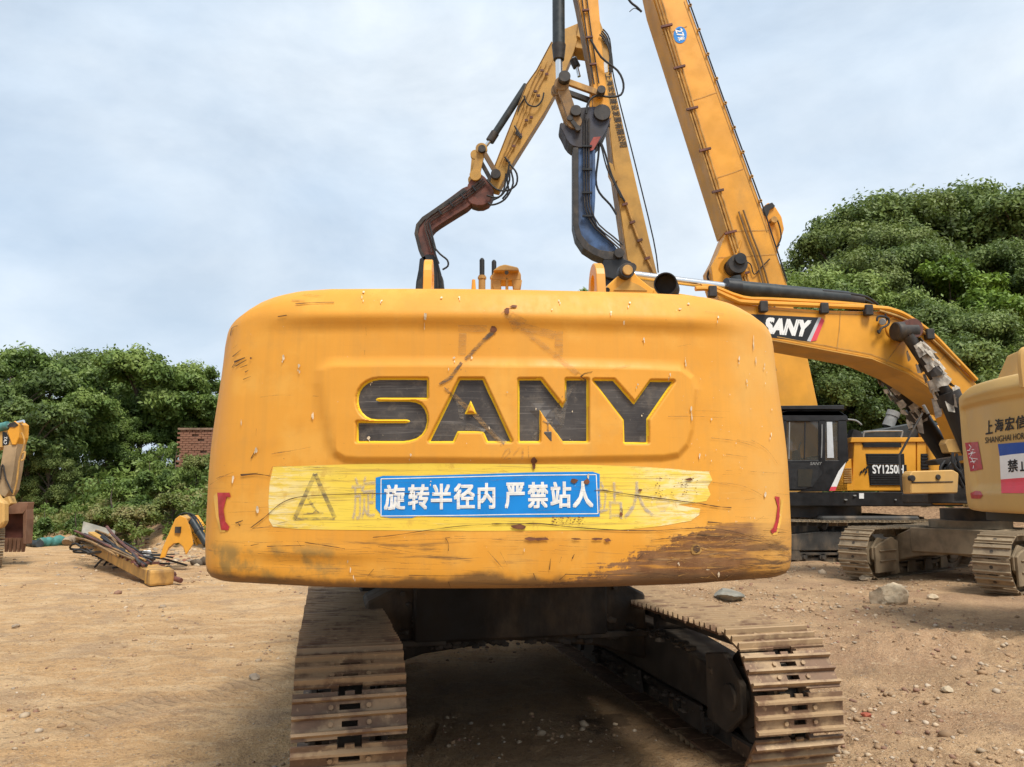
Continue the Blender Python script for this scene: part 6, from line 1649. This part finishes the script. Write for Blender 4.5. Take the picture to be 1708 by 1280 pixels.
# brackets, hoses and the tool box at the boom foot
plate('tool_box', B3, [(1518,793),(1522,786),(1590,784),(1600,790),(1598,823),(1520,824)], .25, M['yellow_dusty'], m3, .7, .02, label='tan dusty tool box with a dark seam')
plate('box_seam', B3, [(1521,804),(1590,803),(1590,804.5),(1521,806)], .01, M['grease'], m3, .712)
pin('box_lock', B3, 1564, 796, .05, .03, M['grease'], m3, .7); pin('box_lock', B3, 1521, 798, .06, .03, M['grease'], m3, .7)
plate('tool_box', B3, [(1576,740),(1580,733),(1608,731),(1616,742),(1610,756),(1582,756)], .2, M['yellow_dusty'], m3, -.3, .02)
plate('deck_frame', B3, [(1548,824),(1550,840),(1750,842),(1750,812),(1600,812)], .8, M['grease'], m3, .3, .02)
plate('foot_bracket', B3, [(1590,805),(1612,772),(1650,780),(1660,838),(1590,838)], .6, M['grease'], m3, .3, .02)
plate('walkway', B3, [(1560,768),(1606,760),(1616,766),(1566,776)], .3, M['grease'], m3, .4)
for k in range(12):
    u0, v0 = random.uniform(1570, 1600), random.uniform(755, 790)
    ptube('hydraulic_hose', B3, [(u0, v0), (u0+random.uniform(-12, 14), v0+random.uniform(2, 20)), (u0+random.uniform(-5, 26), v0+random.uniform(18, 44))], .028, M['rubber'], m3, random.uniform(.2, .6))
ptube('stay_rod', B3, [(1538,690),(1500,760),(1504,820)], .022, M['grease'], m3, .5, smooth=1); ptube('stay_rod', B3, [(1540,676),(1548,690)], .03, M['grey'], m3, .3, smooth=1)
b = MB(); b.box(Vector((12.6, 16.7, 2.2)), (3.2, 2.9, 1.7), (Fx3, Nx3, Z1)); b.build('engine_housing', M['yellow_dusty'], m3, bevel=.08, seg=2)
cab(m3, (9.9+1.3, 16.3+1.15, 0), Fx3, 1.0, 1.6, 1.45, 3.1, M['yellow_dusty'])
b = MB(); b.cyl((cm.x, cm.y, 1.05), (cm.x, cm.y, 1.45), .55, 24); b.build('slewing_ring', M['under'], m3, smooth=40)

# ------------------------------------------------------------------ MACHINE 4: tan counterweight cut by the right edge
m4 = thing('crawler_excavator', (9.85, 9.6, 0), 'tan excavator at the right edge with a blue, white and red notice on its counterweight', 'excavator', GRP)
C4 = Shell((9.85, 9.6), (-1, .0), 3.7, 1.5, .34, 1.565, 3.28, drop=.12, dropw=.5, arch=.02, fwd_y=2.2)
def disp4(x, z):
    z = np.asarray(z); h = np.zeros(len(x))
    # flared recess beside the corner, drawn in towards the middle
    xe = -1.30 + .32*np.clip((2.95-z)/1.1, 0, 1.3)
    h = h - .055*ss((x-xe)/.10)*ss((z-1.80)/.14)*ss((3.02-z)/.05)*(x < .9)
    return h
M['cw4'] = simple('tan_counterweight_paint', (0.55, 0.35, 0.115), .5, var=.10, scale=1.2, dirt=(0.42, 0.27, 0.10), dirt_amt=.3)
c4o, C4S = C4.build('counterweight', [M['cw4']], m4, dx=.025, dz=.022, disp=disp4)
# stepped hood on top
pl = [(9.85-3.0+.1, 9.6+1.05), (9.85-3.28, 9.6+.8), (9.85-3.42, 9.6+.2), (9.85-3.42, 9.6-.9), (9.85-1.2, 9.6-1.2), (9.85-1.2, 9.6+1.15)]
hb = MB()
lo = [Vector((x, y, 3.22)) for x, y in pl]; cxy = Vector((8.0, 9.5, 0))
hi = [Vector((cxy.x+(x-cxy.x)*.90, cxy.y+(y-cxy.y)*.84, 3.66)) for x, y in pl]
n = len(pl); hb.add(lo+hi, [tuple(range(n)), tuple(range(n, 2*n))] + [(i, (i+1) % n, n+(i+1) % n, n+i) for i in range(n)])
hb.build('engine_hood', M['yellow_dusty'], m4, bevel=.03, seg=2)
b = MB(); p = at(1704, 598, 9.0); b.tube([p+Vector((0,0,-.35)), p+Vector((-.0,0,.02)), p+Vector((.06,0,.10)), p+Vector((.2,0,.08)), p+Vector((.24,0,-.3))], .045, 8); b.build('handrail', M['yellow_dusty'], m4, smooth=40)
for ch, u0, u1, t0, t1, b0, b1 in (('上',1645,1656,703,701,725,723),('海',1660,1674,700,698,722,718),('宏',1677,1692,697,695,720,716),('信',1695,1712,695,692,717,712),('建',1716,1736,692,689,714,709)):
    letter(C4S, ch, [(u0,b0),(u1,b1),(u1,t1),(u0,t0)], .006, 'lettering', M['ink'], c4o, .04, 8)
letter(C4S, 'SHANGHAI HORIZON', [(1644,740),(1730,730),(1730,719),(1644,730)], .006, 'lettering', M['ink'], c4o, .012, 8)
nb = drape(C4S, [[(1665,741),(1690,739),(1720,737),(1722,755),(1690,758),(1668,761)]], .006, 'blue_band', M['flag_blue'], c4o, 10)
drape(C4S, [[(1668,761),(1690,758),(1722,755),(1724,796),(1694,798),(1670,800)]], .006, 'white_band', M['white'], c4o, 10)
drape(C4S, [[(1670,800),(1694,798),(1724,796),(1726,823),(1698,823),(1671,823)]], .006, 'red_band', M['pink_red'], c4o, 10)
letter(C4S, '禁', [(1683,788),(1699,786),(1698,766),(1682,768)], .009, 'notice_character', M['ink'], c4o, .05, 8)
letter(C4S, '止', [(1703,786),(1720,785),(1719,764),(1702,766)], .009, 'notice_character', M['ink'], c4o, .05, 8)
rb = drape(C4S, [[(1610,739),(1632,737),(1640,783),(1619,787)]], .006, 'red_label', M['red'], c4o, 8)
strokes = ribbon([(1617,742),(1621,746),(1618,750)], 1.3) + ribbon([(1614,752),(1626,750)], 1.2) + ribbon([(1620,747),(1622,762)], 1.4) + ribbon([(1616,758),(1628,755)], 1.2) + ribbon([(1624,753),(1618,764),(1632,766)], 1.2) + ribbon([(1621,764),(1626,774)], 1.3) + ribbon([(1619,771),(1629,769)], 1.1) + ribbon([(1626,770),(1624,782)], 1.2)
drape(C4S, strokes, .009, 'white_calligraphy', M['white'], rb, 6, kind='stuff')
drape(C4S, [[(1619,823),(1628,819),(1636,820),(1640,826),(1636,832),(1621,832)]], .006, 'tail_reflector', M['red'], c4o, 8)
b = MB(); b.box((8.9, 9.6, 1.5), (4.4, 2.8, .14)); b.build('deck_frame', M['black'], m4)
b = MB(); b.box((8.9, 9.6, 2.3), (3.4, 2.7, 1.5)); b.build('engine_housing', M['yellow_dusty'], m4, bevel=.05)
cab(m4, (11.3, 10.5, 0), (1, 0), 1.0, 1.7, 1.55, 3.3, M['black'])
plate4 = MB().prism([Vector((x, 9.9, z)) for x, z in ((11.0, 1.9), (11.5, 1.6), (14.0, 4.2), (17.5, 3.6), (17.5, 4.1), (13.8, 5.0), (11.2, 2.6))], (0, -.6, 0)).build('boom', M['yellow_dusty'], m4, bevel=.02)
for yy, inn in ((10.75, 1), (8.45, -1)): crawler(m4, (10.9, yy), (1, .0), .6, 4.8, 1.05, 'double', M['shoe_dusty'], M['under_dusty'], .216, inn)
carbody(m4, (10.9, 9.6), (1, .0), 2.3, .45, 1.0, M['under_dusty'], .6)
MB().cyl((10.6, 9.6, 1.1), (10.6, 9.6, 1.45), .7, 20).build('slewing_ring', M['grease'], m4)

# ------------------------------------------------------------------ MACHINE 5: tan excavator cut by the left edge
m5 = thing('crawler_excavator', (-14.75, 19.7, 0), 'dusty tan excavator at the left edge, its arm hanging down to a rusty bucket', 'excavator', GRP)
B5 = Plane((0, 19.2, 0), (0, -1, 0))
crawler(m5, (-13.8, 20.4), (-.6, .8), .6, 5.0, .98, 'triple', M['shoe_dusty'], M['under_dusty'], .21, -1)
crawler(m5, (-15.7, 19.0), (-.6, .8), .6, 5.0, .98, 'triple', M['shoe_dusty'], M['under_dusty'], .21, 1)
carbody(m5, (-14.75, 19.7), (-.6, .8), 2.4, .45, 1.0, M['under_dusty'], .6)
plate('deck_frame', B5, [(-460,890),(-460,880),(-150,880),(-150,890)], 2.6, M['grease'], m5, 1.5)
plate('engine_housing', B5, [(-460,880),(-460,780),(-190,780),(-190,880)], 2.6, M['yellow_dusty'], m5, 1.5, .05)
plate('front_casing', B5, [(-60,882),(-60,828),(-20,818),(-8,824),(-2,834),(6,838),(6,872),(-2,882)], .22, M['yellow_dusty'], m5, .9, .04)
P5b = Plane((0, 18.3, 0), (0, -1, 0))
bdg = drape(P5b, [[(-20,852),(-8,850),(-4,858),(-4,870),(-20,870)]], .012, 'black_badge', M['black'], m5, 0)
letter(P5b, 'CAT', [(-18,868),(-5,868),(-5,857),(-18,857)], .02, 'badge_lettering', M['white'], bdg, .04)
cab(m5, (-15.2, 17.6, 0), (1, 0), 1.0, 1.7, 1.15, 2.9, M['yellow_dusty'])
boom5 = plate('boom', B5, [(-240,870),(-210,880),(-140,770),(-80,752),(-20,750),(20,744),(28,722),(26,712),(20,704),(2,716),(-18,718),(-90,722),(-170,762)], .5, M['yellow_dusty'], m5, 0, .015)
lb = drape(B5, [[(4,720),(11,722),(16,734),(14,742),(4,744)]], .012, 'black_badge', M['black'], boom5, 0)
letter(B5, 'CAT', [(6,740),(7,728),(12,729),(11,742)], .02, 'badge_lettering', M['white'], lb, .04)
plate('boom_tip', B5, [(12,720),(18,710),(24,702),(32,708),(31,730),(26,742),(20,742)], .4, M['yellow'], m5, .06, .01)
plate('tip_brush', B5, [(12,712),(16,706),(24,704),(30,709),(24,713)], .3, M['grease'], m5, .08)
pcyl('arm_cylinder', B5, (-70,730), (14,710), .11, M['teal'], m5, .0); pcyl('cylinder_rod', B5, (12,710), (40,703), .045, M['chrome'], m5, .0)
M['arm_tan'] = simple('mud_stained_tan', (0.36, 0.25, 0.14), .8, var=.3, scale=2, dirt=(0.25,0.165,0.09), dirt_amt=.5)
stick5 = plate('stick', B5, [(6,744),(26,742),(30,730),(27,750),(22,786),(16,818),(8,830),(-6,822),(-4,810),(0,780)], .38, M['arm_tan'], m5, .02, .012, label='mud-stained tan arm')
for pts, r, mt in (([(36,722),(41,736),(37,754),(32,770),(28,804),(22,826)], .022, 'yellow_rust'), ([(38,756),(42,754),(40,766),(36,768)], .022, 'yellow_dusty'), ([(0,800),(3,778),(6,778),(10,800),(22,824)], .02, 'grease')):
    ptube('hydraulic_pipe', B5, pts, r, M[mt], stick5, .08, smooth=2)
plate('guide_link', B5, [(4,832),(14,828),(18,840),(8,852),(-2,850)], .25, M['yellow_dusty'], m5, .1, .01)
bk = MB()
for pts, dpt in (([(38,860),(44,848),(45,866),(42,908),(38,908)], .28), ([(14,846),(30,838),(46,838),(44,850),(38,857),(14,858)], .28), ([(-20,846),(14,846),(14,858),(-20,858)], .28)):
    bk.prism([B5.hit(u, v, .1) for u, v in pts], (0, dpt, 0))
bko = bk.build('bucket', M['bucket'], m5, bevel=.008)
MB().prism([B5.hit(u, v, -.20) for u, v in ((-30,852),(42,852),(40,906),(-30,906))], (0, .04, 0)).build('bucket_back', M['oxide'], bko)
for k in range(5):
    p = B5.hit(10+k*7, 906, -.12)
    MB().prism([p+Vector((-.05,0,.12)), p+Vector((.05,0,.12)), p+Vector((.02,-.0,-.22)), p+Vector((-.02,0,-.22))], (0, .08, 0)).build('bucket_tooth', M['bucket'], bko)

# ------------------------------------------------------------------ left yard: cut-off boom end, dumped beam with hoses, tarpaulin rolls, board, pipe, brick wall
def yb(u, v, dz=0.0):
    p = gnd(u, v); return p
be = thing('boom_section', (gnd(305, 938).x, 20.0, 0), 'cut-off yellow boom end with a dark cylinder, on the sand beside the big counterweight', 'machine part')
PB = Plane((0, 20.0, 0), (.25, -1, 0)); PB2 = Plane((0, 19.75, 0), (-.5, -1, 0))
plate('foot_plate', PB, [(266,932),(272,912),(292,866),(300,860),(310,864),(318,884),(322,908),(310,926),(305,912),(298,906),(290,907),(281,914),(275,930)], .10, M['yellow'], be, .1, .01)
plate('foot_plate', PB, [(266,932),(272,912),(292,866),(300,860),(310,864),(318,884),(322,908),(310,926),(305,912),(298,906),(290,907),(281,914),(275,930)], .10, M['yellow'], be, -.7, .01)
plate('box_section', PB, [(270,922),(294,866),(303,860),(310,866),(284,910)], .75, M['yellow_old_and_shade'], be, 0, .01)
bs = plate('boom_beam', PB2, [(302,862),(310,860),(345,912),(348,940),(330,938),(316,910)], .5, M['yellow'], be, .15, .015)
drape(PB2, [[(314,886),(322,893),(326,922),(318,912)]], .16, 'black_panel', M['black'], bs, 0)
letter(PB2, 'SANY', [(316,891),(318,911),(325,919),(322,898)], .165, 'lettering', M['white'], bs, .05)
pcyl('hydraulic_cylinder', PB2, (319,866), (345,908), .115, M['barrel'], be, .35); pcyl('cylinder_end', PB2, (315,862), (321,870), .13, M['grease'], be, .35)
pcyl('cylinder_band', PB2, (330,884), (332,887), .13, M['black'], be, .35)
ptube('hydraulic_pipe', PB2, [(306,862),(318,888),(330,912),(342,936)], .03, M['yellow'], be, .2); ptube('hydraulic_pipe', PB2, [(298,860),(310,856),(326,862),(340,884)], .025, M['rubber'], be, .4)
MB().box(PB.hit(297, 884, .12), (.12, .06, .14)).build('lug', M['grease'], be); pin('end_pin', PB2, 316, 936, .14, .1, M['grease'], be, .1)

rv = random.uniform
def g3(u, v, z): # point above ground seen at this pixel, z metres up
    return gnd(u, v, z)
db = thing('dumped_beam', (gnd(215, 940).x, gnd(215, 940).y, 0), 'rusty yellow steel beam wrapped in black hoses, dumped aslant on the sand at the left', 'machine part')
a, c = g3(172, 916, .42), g3(266, 962, .16)
d = (c-a).normalized(); s = d.cross(Z1).normalized(); u_ = s.cross(d)
b = MB(); b.box((a+c)/2, ((c-a).length, .40, .24), (d, s, u_)); bo = b.build('beam', M['yellow_rust'], db, bevel=.02)
b = MB(); b.box(c+d*.05, (.26, .46, .30), (d, s, u_)); b.build('end_block', M['yellow_rust'], db, bevel=.05, seg=2)
b = MB(); b.box(c-d*.12, (.08, .46, .30), (d, s, u_)); b.build('end_collar', M['yellow_old_and_shade'], db, bevel=.02)
b = MB(); b.cyl(c+d*.0-s*.2-u_*.02, c+d*.30-s*.32-u_*.06, .05, 10); b.build('end_pin', M['oxide'], db, smooth=40)
a2, c2_ = g3(160, 893, .5), g3(206, 920, .42)
b = MB(); b.box((a2+c2_)/2, ((c2_-a2).length*1.15, .34, .16), ((c2_-a2).normalized(), (c2_-a2).normalized().cross(Z1).normalized(), Z1)); b.build('side_plate', M['yellow_old_and_shade'], db, bevel=.01)
for k in range(38):
    o_ = s*random.uniform(-.42, .42) + u_*random.uniform(-.05, .38); e_ = s*random.uniform(-.24, .24) + u_*random.uniform(.08, .20)
    t0, t1 = random.uniform(-.28, .05), random.uniform(.35, .9); Ln = (c-a)
    P = [a+Ln*t0+o_+Vector((0,0,random.uniform(-.12,.10))), a+Ln*(t0*.6+t1*.4)+(o_+e_)/2+Vector((random.uniform(-.1,.1),0,random.uniform(.0,.12))), a+Ln*t1+e_]
    b = MB().tube(P, random.uniform(.018, .034), 6); b.build('hose', random.choice([M['rubber'], M['grease'], M['grimy_and_shade'], M['yellow_rust'], M['oxide'], M['grimy_and_shade']]), db, smooth=50)
for k in range(5):
    P0 = g3(150+k*6, 925+k*2, .12); q0 = rv(.35, .95); P = [P0, P0+Vector((-q0*.6, rv(-.1,.1), rv(.1,.3))), P0+Vector((-q0, rv(.2,.5), rv(0,.15))), P0+Vector((-q0*.4, rv(.5,.8), rv(.05,.25))), P0+Vector((.5, .3, .3))]
    MB().tube(P, .03, 6).build('hose', M['rubber'], db, smooth=50)
for k in range(7):
    P0 = g3(158+k*5, 940+rv(-12, 8), .05); MB().tube([P0, P0+Vector((rv(.2,.6), rv(-.2,.2), rv(.02,.3))), P0+Vector((rv(.7,1.1), rv(-.3,.2), rv(.03,.3))), P0+Vector((rv(1.2,1.9), rv(-.4,.1), rv(.03,.25)))], rv(.016,.028), 6).build('hose', M['rubber'], db, smooth=50)
for k in range(10):
    P0 = a + d*((c-a).length*(.05+.085*k)) + u_*.14; MB().box(P0, (.05, .44, .06), (d, s, u_)).build('clamp_bar', M['oxide'], db)
b = MB(); p0 = g3(164, 889, .55); b.box(p0, (.95, .04, .5), (Vector((.93,.2,-.30)).normalized(), Vector((.1,-.75,.65)).normalized(), Vector((-.25,.6,.75)).normalized())); bd_ = b.build('board', M['board'], None, bevel=.01)
tag(bd_, 'weathered grey board leaning on top of the dumped beam', 'board')
def roll(name, u0, v0, u1, v1, r, mat, label, cat):
    A_, B_ = gnd(u0, v0), gnd(u1, v1); A_.z = T(A_.x, A_.y)+r*.8; B_.z = T(B_.x, B_.y)+r*.8
    n = 9; P = [A_.lerp(B_, k/n)+Vector((0, random.uniform(-.04,.04), random.uniform(-.03,.05))) for k in range(n+1)]
    mb = MB().tube(P, r, 10, smooth=2)
    for i, v in enumerate(mb.v): mb.v[i] = v + Vector((0,0,1))*(.04*vnoise(v.x*5, v.y*5+v.z*4, 2))
    o = mb.build(name, mat, None, smooth=60); return tag(o, label, cat)
roll('tarpaulin_roll', 66, 912, 107, 909, .16, M['teal'], 'teal tarpaulin roll lying flat at the foot of the bank, right of the rusty bucket', 'tarpaulin')
roll('tarpaulin_roll', 132, 904, 152, 897, .17, M['teal'], 'crumpled teal tarpaulin tucked under the grey board', 'tarpaulin')
roll('sack', 110, 911, 130, 907, .15, M['stone_dark'], 'brown lumpy sack between the two teal tarpaulins', 'sack')
roll('hose_pile', 44, 911, 66, 913, .12, M['barrel'], 'dark blue-black crumpled sheet beside the rusty bucket teeth', 'sheet')
roll('pipe', 230, 934, 248, 932, .10, M['white'], 'short white pipe lying on the rubble behind the dumped beam', 'pipe')
roll('plank', 276, 968, 290, 965, .06, M['oxide'], 'short brown stick on the sand beside the end of the dumped beam', 'stick')
roll('log', 322, 944, 340, 943, .09, M['bark'], 'short brown log under the cut-off boom end', 'log')
for k, (u, v, r) in enumerate(((196,893,.25),(188,900,.2),(205,890,.22))): rock(u, v, r, 30+k, ['pale rubble block behind the dumped beam', 'tan rubble block leaning on the dumped beam', 'grey rubble block at the weeds behind the dumped beam'][k], (1.1, .9, .7), M['concrete' if k != 1 else 'stone_dark'])
rub = []
V = []; F = []; MI = []; off = 0
for k in range(900):      # brick and stone rubble strewn over the foot of the bank
    u, v = random.uniform(180, 360), random.uniform(850, 945); p = gnd(u, v); x, y = p.x+random.uniform(-.5,.5), p.y+random.uniform(-1,1.5); r = .02+.10*random.random()**3
    bm = rock_mesh(r, k % 40, 1, (1.2, .9, .6)); z = T(x, y)
    for q_ in bm.verts: V.append((q_.co.x+x, q_.co.y+y, q_.co.z+z+r*.1))
    bm.verts.index_update()
    for f in bm.faces: F.append([q_.index+off for q_ in f.verts]); MI.append(k % 3)
    off += len(bm.verts); bm.free()
me = quads_mesh('rubble', np.array(V), np.array(F), [M['concrete'], M['stone_dark'], M['brick']], MI); o = bpy.data.objects.new('rubble', me); COL.objects.link(o); o['kind'] = 'stuff'

# brick wall on the bank: every brick of the visible courses is a piece
wy = 33.0; wb, wt = at(300, 778, wy), at(300, 717, wy)
x0, x1 = at(300, 740, wy).x, at(346, 740, wy).x
wl = thing('brick_wall', ((x0+x1)/2, wy, wb.z-.6), 'weathered red brick wall standing among the trees on the left bank', 'wall')
MB().box(((x0+x1)/2+.4, wy+.20, (wb.z-.6+wt.z-.05)/2), (x1-x0+.8-.04, .26, wt.z-.05-wb.z+.6)).build('wall_core', M['mortar'], wl)
rows = int((wt.z-wb.z+.2)/.10); bl = .26; bme = {}
cnt = 0
for r in range(rows):
    z = wt.z-.05-r*.10; x = x0 - (r % 2)*bl/2
    while x < x1+.7 and cnt < 290:
        if random.random() > .03:
            key = random.randrange(4)
            if key not in bme:
                q_ = MB().box((0,0,0), (bl-.015, .12, .088)).build('brick', M['brick'], None, bevel=.006); bme[key] = q_.data; bpy.data.objects.remove(q_)
            o = bpy.data.objects.new('brick', bme[key]); COL.objects.link(o); o.parent = wl
            o.location = Vector((x+bl/2+random.uniform(-.006,.006), wy+.03+random.uniform(-.012,.012), z)) - Vector(wl.location); cnt += 1
        x += bl
cp = MB(); xx = x0-.1
while xx < x1+.9:
    MB().box((xx+.25, wy+.12, wt.z+.03), (.47, .42, .08)).build('coping', M['mortar'], wl); xx += .5

tree_px('shrub', 296, 742, 31.5, 'green shrub hiding the left end of the brick wall', name='shrub', cat='shrub', group='shrubs on the left bank', w=.7)

tree_px('shrub2', 330, 772, 30.5, 'low olive shrub in front of the brick wall', name='shrub', cat='shrub', group='shrubs on the left bank', w=.7)
